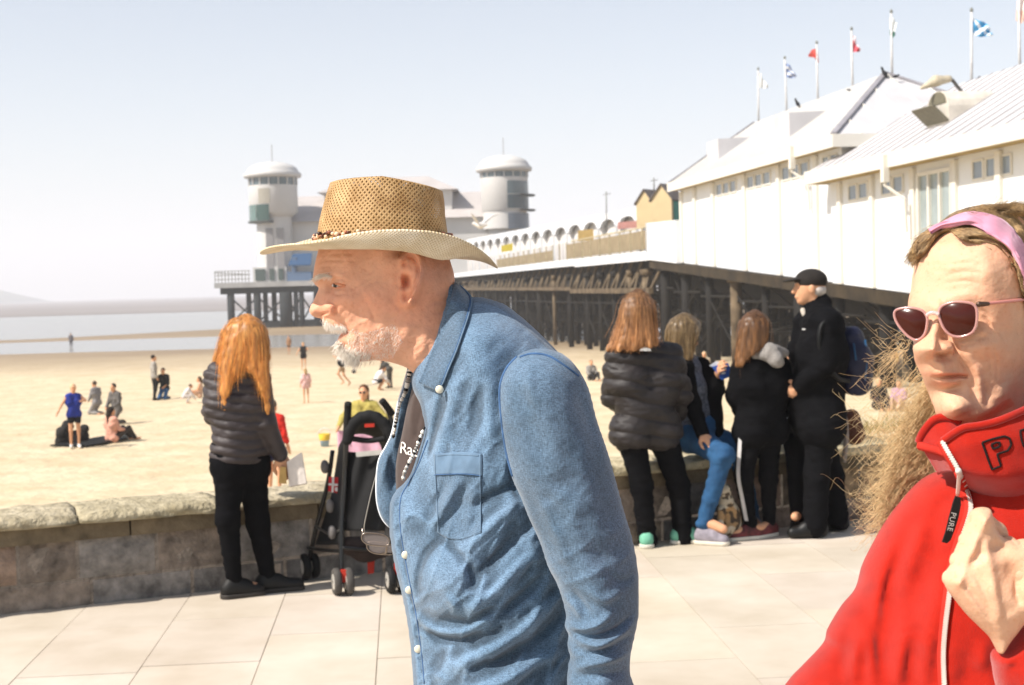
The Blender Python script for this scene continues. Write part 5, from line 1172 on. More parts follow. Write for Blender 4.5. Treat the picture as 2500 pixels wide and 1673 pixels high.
# t-shirt
tee = [(1016, 905), (1006, 950), (994, 995), (982, 1056), (970, 1110), (966, 1150), (968, 1200), (975, 1240), (1040, 1260), (1100, 1180), (1110, 1040), (1080, 940), (1050, 900)]
te = Relief(tee, DM + .012, .05, h=.0022, blur=.008); te.stroke([(1020, 930), (1008, 990), (1000, 1060)], 8, .004); te.stroke([(1032, 990), (1018, 1050), (1014, 1080)], 7, -.003); te.noise(.002, 30, 30, 3, 'f', 12)
V, F = te.mesh(1); ts_ = cam_mesh('t_shirt', V, F, mat('tee_brown', '#473a35', .9, .1, 40, bump=.2, bs=400, bd=.001, sheen=.2), man)
fc = bpy.data.curves.new('lettering', 'FONT'); fc.body = 'Rac'; fc.size = 1.0; fc.extrude = .012; fc.space_character = .92
fo = bpy.data.objects.new('lettering', fc); dg = None; COL.objects.link(fo); bpy.context.view_layer.update(); me_ = bpy.data.meshes.new_from_object(fo.evaluated_get(bpy.context.evaluated_depsgraph_get())); bpy.data.objects.remove(fo)
tv = np.array([v.co[:] for v in me_.vertices]); tv[:, 0] -= tv[:, 0].min(); wd_ = tv[:, 0].max()
tx = 977 + tv[:, 0] / wd_ * 44; ty = 1106 + tv[:, 0] / wd_ * 10 - tv[:, 1] / .72 * 30
lp_ = te.front(tx, ty, .0015); lp_[:, 2] -= tv[:, 2] * .03
mk('lettering', c2w(lp_), [tuple(p.vertices) for p in me_.polygons], mat('print_white', '#ded6cc', .8), ts_, False)
# bead necklace
rb = random.Random(9)
def beads(pts, D_, n, r):
    nk = MB()
    q = resamp(crom(pts, 6), n)
    for k in range(n):
        c_ = rb.choice(['#e8e4da', '#e8e4da', '#1d1a1a', '#1d1a1a', '#8f8a84']); rr_ = r * rb.uniform(.7, 1.25); p = np.array([(q[k, 0] - 1250) / FPX * D_, -(q[k, 1] - 836.5) / FPX * D_, D_])
        v = np.array([[rr_ * math.cos(a) * math.cos(e), rr_ * math.sin(e), rr_ * math.sin(a) * math.cos(e)] for e in (-1.1, -.4, .4, 1.1) for a in np.arange(6) / 6 * 6.283])
        F_ = [(j * 6 + a, j * 6 + (a + 1) % 6, j * 6 + 6 + (a + 1) % 6, j * 6 + 6 + a) for j in range(3) for a in range(6)] + [tuple(range(5, -1, -1)), tuple(range(18, 24))]
        nk.add(c2w(v + p), F_, lin(c_))
    nk.build('necklace', mat('bead', (1, 1, 1), .3, 0, 5, tint=True), man, smooth=True, vcol=True)
beads([(998, 900), (992, 950), (977, 984), (967, 1028), (960, 1068)], DM + .035, 52, .0026); beads([(1001, 905), (996, 930), (990, 957)], DM + .03, 12, .0042)
beads([(1036, 1045), (1024, 1073), (1012, 1104), (998, 1130), (987, 1155), (984, 1170)], DM - .052, 36, .0026)
# snap buttons
for x, y in ((999, 1441), (1021, 1585), (990, 1355), (1073, 951)):
    rel = tr; p = rel.front(x, y, .003 if y > 1000 else .016); S = SDF(); S.ell(p, (.0062, .0062, .003)); V, F = S.mesh(.0011, 1)
    cam_mesh('button', V, F, mat('pearl_snap', '#d8d2bd', .25, .05, 10, spec=.6, coat=.4), shirt)
# ---- lower half below the picture, so that he stands
S = SDF(); J = lambda x, y, c: P(x, y, DM + c)
def Jz(x, z, c): q = P(1250, 1000, DM + c); return np.array([(x - 1250) / 1600, q[1], z])
hipc = Jz(1250, .90, 0)
S.cone(Jz(1230, .98, -.06), Jz(1240, .9, -.09), .13, .12, .05).cone(Jz(1230, .98, .06), Jz(1240, .9, .09), .13, .12, .05)
for sg, fx in ((-1, -60), (1, 90)):
    S.chain([Jz(1240, .88, .09 * sg), Jz(1235 + fx * .4, .5, .1 * sg), Jz(1250 + fx, .1, .1 * sg)], [.1, .072, .055], .05)
V, F = S.mesh(.014, 1); mk('jeans', V, F, mat('dark_denim', '#3c4a63', .9, .15, 20), man)
S = SDF()
for sg, fx in ((-1, -60), (1, 90)):
    a = Jz(1260 + fx, .05, .1 * sg); b = Jz(1080 + fx, .035, .1 * sg); S.cone(a, b, .048, .036, .03)
V, F = S.mesh(.01, 1); mk('shoes', V, F, mat('brown_leather', '#4a3426', .6, .15, 20), man)
S = SDF(); w0 = np.array([cpt(1462, 1985, DM + DS)]); w0 = c2w(w0)[0]; add_hand(S, w0, (-.25, 0, -1), (.2, -1, 0), .19, .3, 1); S.cone(w0 + [0.02, 0, .1], w0, .04, .032, .02); V, F = S.mesh(.005, 1); mk('hand', V, F, SKIN, body_skin, vcol=np.ones((len(V), 3)))
# ---- spectacles hanging from a cord
gl = thing('eyeglasses', P(915, 1350, DM + .1), 'thin framed spectacles hanging from a cord in front of the denim shirt', 'eyeglasses')
DG = DM + .09
def gp(x, y, c=0): return P(x, y, DG + c)
mm = MB(); mm.tube([gp(*q) for q in crom([(921, 1150), (906, 1205), (892, 1268), (889, 1290), (890, 1310)], 5)], .0009, 6); mm.build('cord', mat('steel_wire', '#b5aea4', .3, .05, 20, metal=.8), gl, smooth=True)
for cx, cy, cc, nm in ((917, 1317, -.01, 'lens'), (930, 1338, .03, 'lens')):
    ring = [(cx + 34 * math.copysign(abs(math.cos(t)) ** .7, math.cos(t)), cy + 5 * math.cos(t) + 15 * math.copysign(abs(math.sin(t)) ** .8, math.sin(t))) for t in np.linspace(0, 2 * math.pi, 25)]
    mm = MB(); mm.tube([gp(x, y, cc) for x, y in ring], .0013, 6, caps=False); f_ = mm.build('frame', mat('frame_metal', '#8c7f74', .25, .05, 20, metal=.9), gl, smooth=True)
    mm = MB(); mm.prism([gp(x, y, cc + .0005) for x, y in ring[:-1]], CF * .0012); mm.build(nm, mat('clear_lens', '#c9bdb8', .05, .05, 5, trans=.75, spec=.6), f_)
mm = MB(); mm.tube([gp(885, 1290), gp(886, 1312), gp(896, 1330)], .0016, 6); mm.tube([gp(945, 1318), gp(943, 1350, .02), gp(926, 1352, .03), gp(958, 1352, .03)], .0016, 6); mm.build('temple', MATS['frame_metal'], gl, smooth=True)
# ================================================================== WOMAN IN RED FLEECE
DW = 1.62
lady = thing('person', G(2560, 4400, 0), 'woman in red zip fleece, pink headband and sunglasses clutching her collar', 'person')
FAIR = mat('skin_fair', '#d6a98a', 0.55, 0.06, 26, bump=0.45, bs=330, bd=0.0013, tint=True, sss=0.12, sssr=(0.008, 0.003, 0.0015), spec=0.22)
face = [(2262, 600), (2246, 628), (2239, 652), (2234, 674), (2231, 702), (2224, 730), (2222, 756), (2225, 786), (2231, 812), (2236, 834), (2234.5, 852), (2236.5, 872), (2243, 893), (2251, 911), (2260, 933), (2271, 959), (2281, 987), (2289, 1014), (2298, 1034), (2312, 1052), (2330, 1075), (2345, 1120), (2360, 1180), (2420, 1230), (2520, 1230), (2590, 1160), (2620, 1060), (2640, 950), (2650, 800), (2635, 660), (2590, 570), (2510, 520), (2420, 520), (2340, 545), (2292, 572)]
Rf = [(2240, 640, .085), (2235, 700, .085), (2226, 760, .078), (2238, 850, .06), (2255, 910, .055), (2275, 965, .055), (2295, 1025, .045), (2320, 700, .09), (2330, 620, .088), (2330, 850, .078), (2330, 930, .07), (2340, 1000, .06), (2420, 700, .092), (2420, 850, .084), (2410, 950, .074), (2400, 1020, .062), (2500, 700, .1), (2500, 850, .095), (2500, 980, .078), (2600, 800, .09), (2450, 1120, .06), (2560, 1100, .065), (2420, 560, .085)]
c0px = lambda x, y: -(.056 * math.exp(-((x - 2236) / 50) ** 2 - ((y - 852) / 36) ** 2) + .040 * math.exp(-((x - 2262) / 56) ** 2 - ((y - 915) / 40) ** 2) + .038 * math.exp(-((x - 2294) / 60) ** 2 - ((y - 1000) / 46) ** 2) + .014 * math.exp(-((x - 2244) / 46) ** 2 - ((y - 780) / 60) ** 2))
face = [(1250 + (x - 1250) * (DW + c0px(x, y)) / DW, 836.5 + (y - 836.5) * (DW + c0px(x, y)) / DW) for x, y in face]
fw = Relief(face, DW, Rf, h=.0016, blur=.007, keep=.025)
gc_ = lambda x, y, rx, ry: np.exp(-((fw.A - cpt(x, y, DW)[0]) / (rx * DW / FPX)) ** 2 - ((fw.B - cpt(x, y, DW)[1]) / (ry * DW / FPX)) ** 2)
fw.c0 = -(.056 * gc_(2202, 852, 50, 35) + .040 * gc_(2237, 913, 56, 39) + .038 * gc_(2270, 997, 60, 45) + .014 * gc_(2236, 781, 46, 60))
B = fw.bump; T = fw.stroke
T([(2290, 738), (2330, 728), (2375, 726), (2410, 738)], 16, .003); T([(2226, 742), (2244, 736), (2260, 744)], 12, .003)
B(2342, 776, 40, 24, -.010); B(2246, 780, 22, 22, -.007); B(2344, 778, 20, 14, .006)
T([(2276, 752), (2272, 775), (2267, 800), (2262, 825), (2257, 846)], 18, .0130, taper=False, sharp=1.8); T([(2266, 800), (2254, 848)], 26, .005, taper=False); B(2256, 852, 18, 16, .004, p=2.3); T([(2300, 800), (2316, 822), (2328, 836)], 12, -.004)
B(2309, 848, 18, 15, .0115, p=2.8); T([(2322, 833), (2332, 845), (2334, 857), (2326, 868)], 5.5, -.007); T([(2298, 832), (2308, 829), (2320, 833)], 6, -.004); T([(2296, 836), (2290, 850), (2284, 862)], 8, -.004)
T([(2279, 863), (2292, 867), (2306, 867), (2320, 863)], 4.6, -.010, sharp=2.4); T([(2258, 873), (2275, 876), (2300, 876), (2320, 874)], 7, -.006)
B(2286, 893, 34, 17, .0075); T([(2264, 878), (2262, 895), (2266, 912)], 5, -.006); T([(2286, 880), (2284, 905)], 4.5, -.0022); 
T([(2272, 921), (2290, 924), (2310, 920), (2335, 919), (2362, 921)], 3.4, -.0075, taper=False); T([(2272, 914), (2290, 913), (2310, 911), (2340, 914)], 6, .0045); T([(2278, 934), (2300, 936), (2325, 933), (2345, 927)], 9, .0075)
T([(2284, 950), (2304, 953), (2330, 950), (2348, 940)], 8, -.0045); B(2312, 992, 42, 32, .010); T([(2300, 1030), (2340, 1032), (2390, 1012), (2440, 985), (2480, 940)], 20, .006); T([(2310, 1056), (2370, 1060), (2440, 1030), (2500, 980)], 22, -.010)
T([(2335, 862), (2350, 882), (2366, 904), (2376, 925), (2382, 950)], 7, -.0055); T([(2346, 856), (2366, 882), (2382, 912), (2392, 960), (2398, 990)], 12, .0045); T([(2368, 930), (2378, 955), (2384, 985)], 8, -.003); T([(2404, 930), (2412, 965), (2412, 1000)], 8, -.0025)
B(2388, 848, 55, 26, .0055); B(2430, 910, 50, 60, -.002); B(2440, 700, 45, 50, -.004)
T([(2395, 755), (2412, 768), (2420, 780)], 4, -.0025); T([(2398, 770), (2416, 790), (2424, 812)], 4, -.0028); T([(2380, 830), (2404, 824), (2420, 806)], 6, -.0024); T([(2384, 800), (2400, 812), (2418, 818)], 6, .002)
T([(2300, 694), (2350, 686), (2390, 692)], 4, -.0020); T([(2300, 674), (2355, 664), (2404, 668)], 4, -.0018); T([(2284, 652), (2350, 642), (2400, 646)], 4, -.0014)
for k_ in range(5): T([(2276 + 16 * k_, 884 + k_), (2279 + 16 * k_, 896), (2279 + 16 * k_, 908)], 2.2, -.0009)
for a_ in ([(2300, 828), (2340, 834), (2376, 822)], [(2310, 838), (2350, 845), (2390, 834)], [(2408, 850), (2420, 880), (2424, 915)], [(2424, 845), (2440, 885), (2442, 930)], [(2300, 1005), (2316, 1012), (2336, 1008)]): T(a_, 3, -.0012)
fw.noise(.0005, 40, 240, 2, 'f', 12, ang=.4); T([(2276, 718), (2281, 736), (2280, 752)], 4.5, -.003); T([(2250, 668), (2290, 662), (2340, 664)], 3.5, -.001); T([(2386, 690), (2410, 664), (2430, 645)], 14, .0014)
side_ = lambda rel: .050 * np.clip((rel.A - (2400 - 1250) / FPX * (DW - .08)) / .062, 0, 2) ** 1.6
fw.Wf = fw.Wf - side_(fw) * fw.ed
fw.noise(.0006, 110, 110, 3, 'f', 1); fw.noise(.001, 40, 40, 2, 'f', 2)
V, F = fw.mesh(); px = 1250 + FPX * V[:, 0] / V[:, 2]; py = 836.5 - FPX * V[:, 1] / V[:, 2]; tint = np.ones((len(V), 3))
tm(.5 * g2(2300, 850, 40, 30), (1.06, .86, .8)); tm(.75 * np.clip(g2(2300, 915, 40, 5.5) + g2(2345, 916, 24, 5), 0, 1), (.95, .52, .48)); tm(.7 * g2(2305, 936, 36, 9), (1.02, .70, .68)); tm(.4 * g2(2400, 860, 60, 50), (1.05, .86, .8)); tm(.5 * g2(2420, 1050, 90, 50), (1.05, .82, .72))
tm(.3 * np.clip(vnoise(V * 70), 0, 1), (1.02, .9, .85)); tm((vnoise(V * 300 + 9) > .62) * .45, (.88, .76, .68)); tm(.5 * np.clip(fbm(V * 38 + 3, 2), 0, 1), (1.04, .84, .78)); tm(.35 * np.clip(fbm(V * 24 + 8, 2), 0, 1), (.92, .88, .84))
lady_skin = cam_mesh('body', V, F, FAIR, lady, tint)
# ---- hair cap
HA = mat('hair_brown_blonde', '#b39468', .5, .2, 60, col2='#7c6244', tint=True, spec=.4, stretch=(1, 1, .3))
cap = [(2228, 606), (2238, 584), (2264, 560), (2296, 542), (2330, 518), (2378, 503), (2437, 498), (2500, 496), (2585, 528), (2650, 620), (2672, 800), (2650, 980), (2580, 1110), (2535, 1060), (2510, 900), (2497, 760), (2484, 712), (2474, 668), (2462, 626), (2436, 602), (2398, 590), (2360, 588), (2338, 576), (2309, 574), (2284, 590), (2260, 617), (2244, 631), (2232, 622)]
fx_ = lambda x, y: (1250 + FPX * float(fw.ab(x, y)[0]) / DW, 836.5 - FPX * float(fw.ab(x, y)[1]) / DW)
cap = cap[:13] + [fx_(*q) for q in cap[13:]]
hc = Relief(cap, DW, [(2240, 600, .03), (2300, 560, .05), (2400, 540, .085), (2500, 600, .11), (2600, 800, .105), (2520, 900, .1), (2420, 590, .09), (2350, 580, .07), (2260, 610, .05)], h=.002, blur=.008)
hc.Wf = hc.Wf - side_(hc) * hc.ed; k = np.clip(hc.t / .006, 0, 1); base = fw.samp(np.where(fw.t > 0, fw.Wf, 0), hc.A, hc.B); inb = (hc.A < fw.a[-1]) & (hc.B > fw.b[0])
hc.Wf = np.maximum(hc.Wf, np.where(inb, (base + .007) * k ** .5, 0)); hc.Wf += .0035 * fbm(np.stack([hc.A * 40 + hc.B * 50, hc.A * 60 - hc.B * 90, 0 * hc.A], -1), 3) * hc.ed
V, F = hc.mesh(1); cap_o = cam_mesh('hair', V, F, HA, lady, (.62 + .3 * vnoise(V * 160))[:, None] * np.ones(3))
rr = np.random.default_rng(12)
def lay(rel, n, starts, flow, ln, rad, name, mat_, parent, lift=.003, segs=9, curl=0.0, wild=.25):
    """strands that follow a photo-space flow over a relief"""
    q = np.array(starts, float); P_ = []; ang0 = rr.standard_normal(len(q)) * wild; ph = rr.uniform(0, 6.28, len(q)); L_ = ln * rr.uniform(.5, 1.3, len(q)); lf = lift * rr.uniform(.2, 1.6, len(q))
    for j in range(segs):
        P_.append(rel.front(q[:, 0], q[:, 1], lf * math.sin(.3 + 2.4 * j / segs))); f = flow(q[:, 0], q[:, 1]); a = np.arctan2(f[1], f[0]) + ang0 + curl * np.sin(ph + j * 1.1)
        q = q + np.stack([np.cos(a), np.sin(a)], 1) * (L_ / segs)[:, None]
    V, F = strands(np.stack(P_, 1), np.full(len(q), rad)); return cam_mesh(name, V, F, mat_, parent, np.repeat(rr.uniform(.6, 1.5, len(q)), segs * 4)[:, None] * np.ones(3))
def box_pts(poly, n):
    po = np.array(poly, float); out = np.zeros((0, 2))
    while len(out) < n:
        c_ = rr.uniform(po.min(0), po.max(0), (n * 2, 2)); out = np.concatenate([out, c_[inside(c_, po)]])
    return out[:n]
lay(hc, 0, box_pts([(2330, 520), (2400, 498), (2500, 496), (2540, 520), (2540, 660), (2500, 600), (2440, 540), (2380, 515)], 2200), lambda x, y: (np.full(x.shape, 1.0), .3 + (x - 2380) / 160), 80, .0004, 'hair_strand', HA, cap_o, lift=.002, wild=.12, curl=.1)
lay(hc, 0, box_pts([(2300, 553), (2400, 560), (2450, 590), (2480, 650), (2500, 760), (2478, 672), (2440, 608), (2390, 596), (2350, 588)], 1300), lambda x, y: (np.full(x.shape, 1.0), .05 + (x - 2320) / 150), 56, .00036, 'hair_strand', HA, cap_o, lift=.0022, curl=.15, wild=.14)
lay(hc, 0, box_pts([(2290, 548), (2262, 564), (2238, 588), (2232, 608), (2248, 622), (2280, 590)], 1000), lambda x, y: (np.full(x.shape, -1.0), .85 + (2280 - x) / 60), 44, .0004, 'hair_strand', HA, cap_o, lift=.003, curl=.2, wild=.2)
lay(hc, 0, box_pts([(2340, 520), (2400, 505), (2480, 503), (2480, 515), (2380, 518)], 200), lambda x, y: (np.full(x.shape, 1.0), -.25 + 0 * x), 50, .00025, 'hair_strand', HA, cap_o, lift=.009, curl=.5, wild=.3)
# headband
top = [(2268, 561), (2300, 541), (2335, 524), (2370, 516), (2405, 520), (2440, 532), (2466, 552), (2486, 576), (2502, 600), (2525, 650), (2545, 720)]
bot = [(2272, 567), (2300, 552), (2335, 550), (2370, 550), (2400, 561), (2438, 585), (2464, 610), (2482, 640), (2496, 668), (2512, 720), (2530, 800)]
A_ = resamp(crom(top, 6), 70); B_ = resamp(crom(bot, 6), 70); w = np.linspace(0, 1, 16); g = A_[:, None] * (1 - w)[None, :, None] + B_[:, None] * w[None, :, None]
U = np.linspace(0, 1, 70)[:, None]; off = .007 + .006 * np.sin(w * math.pi)[None] + .0016 * np.sin(w[None] * 18 + U * 10) + .001 * np.sin(w[None] * 34 - U * 16); Pg = hc.front(g[..., 0], g[..., 1], off); Pg[..., 2] = blur2(Pg[..., 2], 1.2)
vc = np.ones((70 * 16, 3)); n_ = vnoise(Pg.reshape(-1, 3) * 55); vc = vc * np.where(n_ > .3, 1.28, np.where(n_ < -.38, .8, 1))[:, None] * np.where(n_[:, None] > .3, [1, 1.12, 1.06], [1, 1, 1])
solid_sheet(Pg, .004, 'headband', mat('pink_cloth', '#d592a8', .85, .06, 40, tint=True, bump=.2, bs=600, bd=.0008, sheen=.2), lady, vc)
# ---- frizzy tail of hair behind the neck
FZ = mat('hair_frizz', '#e0c79a', .5, .2, 60, col2='#c3a274', tint=True, spec=.35)
core = [(2268, 905), (2244, 960), (2214, 1020), (2188, 1090), (2170, 1160), (2152, 1215), (2160, 1262), (2205, 1262), (2262, 1215), (2330, 1170), (2345, 1110), (2312, 1040), (2288, 980)]
fz = Relief(core, DW + .09, .045, h=.003, blur=.01); fz.noise(.012, 50, 50, 3, 'f', 4)
V, F = fz.mesh(1); fr_o = cam_mesh('hair_tail', V, F, FZ, lady, (.95 + .3 * fbm(V * 60, 2))[:, None] * np.ones(3))
def frizz(n, poly, dmin, dmax, ln, rad, amp, name, ang, spread=.7, freq=9.0):
    q = box_pts(poly, n); m_ = 22; d = rr.uniform(dmin, dmax, n) + DW; a = ang + rr.standard_normal(n) * spread; L_ = ln * rr.uniform(.35, 1.2, n); ph = rr.uniform(0, 6.28, n); p2 = rr.uniform(0, 6.28, n); fr = freq * rr.uniform(.6, 1.5, n); bend = rr.standard_normal(n) * 1.0; am = amp * rr.uniform(.4, 1.4, n)
    P_ = np.zeros((n, m_, 3)); x = q[:, 0].copy(); y = q[:, 1].copy()
    for j in range(m_):
        s = j / (m_ - 1); aa = a + bend * s; x = x + np.cos(aa) * L_ / m_; y = y + np.sin(aa) * L_ / m_
        ox = am * np.sin(ph + fr * s) * np.sin(aa); oy = am * np.sin(ph + fr * s) * np.cos(aa); dd = d + am / 2200 * np.cos(p2 + fr * s)
        P_[:, j] = np.stack([(x + ox - 1250) / FPX * dd, -(y + oy - 836.5) / FPX * dd, dd], 1)
    V, F = strands(P_, np.full(n, rad * .52), np.full(n, rad * .3), 3); return cam_mesh(name, V, F, FZ, fr_o, np.repeat(rr.uniform(.8, 1.25, n), m_ * 3)[:, None] * np.ones(3))
frizz(4600, core, .015, .07, 100, .00042, 6, 'hair_strand', 1.85, .32, 17)
frizz(420, [(2250, 860), (2235, 920), (2210, 1000), (2185, 1100), (2165, 1200), (2165, 1265), (2200, 1265), (2240, 1100), (2270, 960)], .03, .12, 120, .00040, 12, 'hair_strand', 2.0, .5, 15)
frizz(80, [(2230, 850), (2200, 900), (2165, 980), (2140, 1080), (2145, 1230), (2200, 1240), (2235, 1000)], .0, .14, 130, .00036, 15, 'hair_strand', 2.6, 1.0, 8)
frizz(46, [(2220, 700), (2235, 800), (2190, 900), (2130, 1000), (2110, 1150), (2200, 1000)], .02, .12, 150, .00036, 12, 'hair_strand', 2.3, .9, 7)
frizz(60, [(2235, 820), (2220, 860), (2180, 880), (2150, 900), (2200, 830)], .03, .1, 110, .0004, 9, 'hair_strand', 2.4, .7, 8)
# ---- sunglasses
sg_ = thing('sunglasses', P(2330, 800, DW - .1), 'pink framed sunglasses with dark reddish lenses on the woman in red', 'sunglasses')
c0n = float(fw.front(2338, 778)[2]) - .017
def gpos(x, y, off=0.0):
    x = np.asarray(x, float); y = np.asarray(y, float); d = np.full(x.shape, c0n)
    for _ in range(4): a = (x - 1250) / FPX * d; d = c0n - (a - (2338 - 1250) / FPX * c0n) * .62 + off + ((np.abs(a - (2284 - 1250) / FPX * c0n) / .06) ** 2) * .003
    return np.stack([(x - 1250) / FPX * d, -(y - 836.5) / FPX * d, d], -1)
zo = lambda L: [(2150 + x / 4.611, 720 + y / 4.611) for x, y in L]
near = zo([(665, 205), (690, 142), (760, 105), (850, 88), (950, 92), (1030, 112), (1068, 160), (1076, 260), (1060, 360), (1010, 428), (900, 463), (800, 448), (730, 390), (685, 300)])
farl = zo([(163, 215), (190, 175), (280, 155), (380, 158), (470, 188), (512, 250), (516, 320), (492, 430), (440, 488), (380, 498), (300, 450), (220, 360), (175, 280)])
LENS_M = mat('tinted_lens', '#2a0f0a', .12, .1, 6, spec=.25, col2='#45190f'); FRM = mat('pink_frame', '#c58d84', .2, .08, 30, spec=.6, trans=.25, coat=.5)
for poly in (near, farl):
    q = crom(poly, 5, True); n = len(q); cen = q.mean(0)
    f_o = None
    rim = gpos(q[:, 0], q[:, 1]); cc = rim.mean(0); out = cc + (rim - cc) * 1.045; V, F = tube(np.concatenate([out, out[:1]]), .0016, 8, False); f_o = mk('frame', c2w(V), F, FRM, sg_)
    V = []; 
    for s in np.linspace(0, 1, 9): V.append(gpos(cen[0] + (q[:, 0] - cen[0]) * s, cen[1] + (q[:, 1] - cen[1]) * s, -.0045 * (1 - s * s)))
    V = np.concatenate(V); i = np.arange(9 * n).reshape(9, n); F = np.stack([i[:-1], np.roll(i[:-1], -1, 1), np.roll(i[1:], -1, 1), i[1:]], -1).reshape(-1, 4)
    cam_mesh('lens', V, F, LENS_M, f_o)
br_ = resamp(crom(zo([(520, 235), (560, 205), (610, 205), (660, 225)]), 6), 14); V, F = tube(gpos(br_[:, 0], br_[:, 1], -.002), .0022, 8); mk('bridge', c2w(V), F, mat('clear_pink', '#e5c9c4', .15, .05, 20, spec=.6, trans=.4), sg_)
hx = fw.front(2404, 742, .008); far_ = [fw.front(x, y, o_) for x, y, o_ in ((2388, 742, .012), (2400, 742, .010), (2430, 739, .006), (2470, 735, .005), (2500, 732, .005))] + [fw.front(2560, 728, .008)]
V, F = tube(crom(far_, 4), .0018, 6); mk('temple', c2w(V), F, mat('temple_pink', '#c9847a', .25, .05, 20, spec=.6), sg_)
S = SDF(); S.cone(fw.front(2390, 743, .011), fw.front(2412, 742, .009), .0032, .0024); V, F = S.mesh(.0009, 1); cam_mesh('hinge', V, F, mat('hinge_metal', '#5d4b40', .3, .1, 20, metal=.6), sg_)
# ---- fleece
RED = mat('red_fleece', '#ab2214', .97, .06, 40, tint=True, sheen=.3, spec=.04, bump=.5, bs=800, bd=.0014, col2='#971a0e')
body = [(2362, 1085), (2340, 1125), (2329, 1138), (2303, 1149), (2266, 1166), (2235, 1192), (2201, 1231), (2174, 1266), (2140, 1326), (2110, 1386), (2094, 1442), (2060, 1484), (2024, 1544), (2015, 1576), (1964, 1631), (1926, 1673), (1850, 1790), (1810, 1950), (1850, 2150), (2200, 2300), (2700, 2300), (3050, 2100), (3050, 1700), (2960, 1400), (2830, 1230), (2700, 1110), (2580, 1020), (2450, 1030)]
fl = Relief(body, DW, [(2330, 1145, .10), (2450, 1100, .13), (2560, 1100, .13), (2200, 1240, .085), (2100, 1420, .09), (2000, 1600, .085), (1900, 1900, .09), (2300, 1300, .125), (2250, 1500, .135), (2350, 1700, .15), (2500, 1300, .14), (2700, 1400, .15), (2600, 1800, .16), (2200, 2100, .14), (2900, 1700, .13)], h=.0030, blur=.012, keep=.03)
fl.ed = np.clip(fl.t / .018, 0, 1); T = fl.stroke
def DN(pts, w, amp): T(pts, w, -amp, taper=True); 
DN([(2222, 1246), (2206, 1280), (2192, 1350), (2178, 1430), (2168, 1500), (2160, 1580), (2156, 1690)], 21, .0105); DN([(2282, 1370), (2250, 1420), (2212, 1480), (2176, 1530)], 43, .012); DN([(2300, 1300), (2276, 1370), (2240, 1420)], 26, .006)
T([(2270, 1230), (2236, 1300), (2212, 1380), (2196, 1450)], 17, .008); T([(2205, 1500), (2196, 1580), (2190, 1680)], 16, .009); T([(2300, 1400), (2276, 1470), (2262, 1550), (2256, 1680)], 20, .010); DN([(2238, 1560), (2232, 1620), (2230, 1700)], 23, .009); DN([(2292, 1560), (2288, 1640), (2286, 1700)], 20, .006)
T([(2180, 1280), (2150, 1370), (2134, 1450), (2128, 1540), (2126, 1660)], 15, .009); DN([(2100, 1450), (2122, 1510), (2142, 1570), (2150, 1640)], 15, .008); DN([(2078, 1500), (2056, 1560), (2050, 1620), (2052, 1690)], 18, .011); T([(2092, 1500), (2080, 1570), (2084, 1660)], 14, .008); DN([(2112, 1580), (2106, 1640), (2104, 1700)], 14, .006)
DN([(2020, 1560), (1996, 1620), (1970, 1680)], 20, .005); DN([(2372, 1590), (2362, 1650), (2356, 1720)], 23, .006); T([(2400, 1560), (2392, 1640)], 16, .006); DN([(2330, 1180), (2300, 1240), (2280, 1300)], 20, .004)
T([(2168, 1543), (2220, 1540), (2288, 1536)], 3, -.0022); T([(2168, 1548), (2220, 1545), (2288, 1541)], 3, .0014)
fl.noise(.005, 16, 9, 3, 'f', 6); fl.noise(.0009, 90, 90, 2, 'f', 8)
V, F = fl.mesh(); fleece = cam_mesh('fleece', V, F, RED, lady, (1 + .07 * fbm(V * 12, 2))[:, None] * np.ones(3))
# collar, two stiff sheets
def c_sheet(rows, n, m_, th, name, parent, ripple=0.0, edge=None):
    """rows of (px, py, c) polylines joined by a loft"""
    R_ = np.stack([resamp(crom(np.array(r, float), 6) if len(r) > 2 else np.array(r, float), n) for r in rows]); t = np.linspace(0, len(rows) - 1, m_); k = np.clip(t.astype(int), 0, len(rows) - 2); f = (t - k)[:, None, None]
    g = (R_[k] * (1 - f) + R_[k + 1] * f).transpose(1, 0, 2); g[..., 2] = blur2(g[..., 2], 1.5)
    d = DW + g[..., 2]; Pg = np.stack([(g[..., 0] - 1250) / FPX * d, -(g[..., 1] - 836.5) / FPX * d, d], -1)
    if ripple: Pg[..., 2] += ripple * fbm(Pg * 35, 2)
    return solid_sheet(Pg, th, name, RED, parent, np.ones((n * m_, 3))), Pg
bz = lambda x, y: float(fl.front(x, y)[2]) - DW
colr, PG1 = c_sheet([[(2300, 1076, -.093), (2346, 1046, -.108), (2393, 1037, -.114), (2436, 1025, -.116), (2500, 999, -.112), (2600, 955, -.09), (2690, 930, -.05), (2740, 930, .01)], [(2318, 1110, -.100), (2360, 1090, -.114), (2400, 1085, -.120), (2450, 1078, -.124), (2510, 1060, -.122), (2620, 1030, -.11), (2720, 1010, -.065), (2770, 1005, .01)], [(2342, 1150, -.103), (2380, 1160, -.112), (2420, 1162, -.120), (2470, 1162, -.124), (2530, 1150, -.124), (2640, 1120, -.12), (2740, 1100, -.075), (2790, 1090, .01)], [(2362, 1200, bz(2362, 1215) + .014), (2395, 1215, bz(2395, 1222) + .014), (2440, 1225, bz(2440, 1230) + .014), (2490, 1225, bz(2490, 1235) + .014), (2550, 1215, bz(2550, 1220) + .014), (2650, 1190, -.11), (2760, 1170, -.07), (2810, 1160, .01)]], 90, 40, .006, 'collar', fleece, .002)
V, F = tube(PG1[:, 1] + [0, .001, -.001], .0042, 8); mk('collar_hem', c2w(V), F, RED, colr, vcol=np.ones((len(V), 3)))
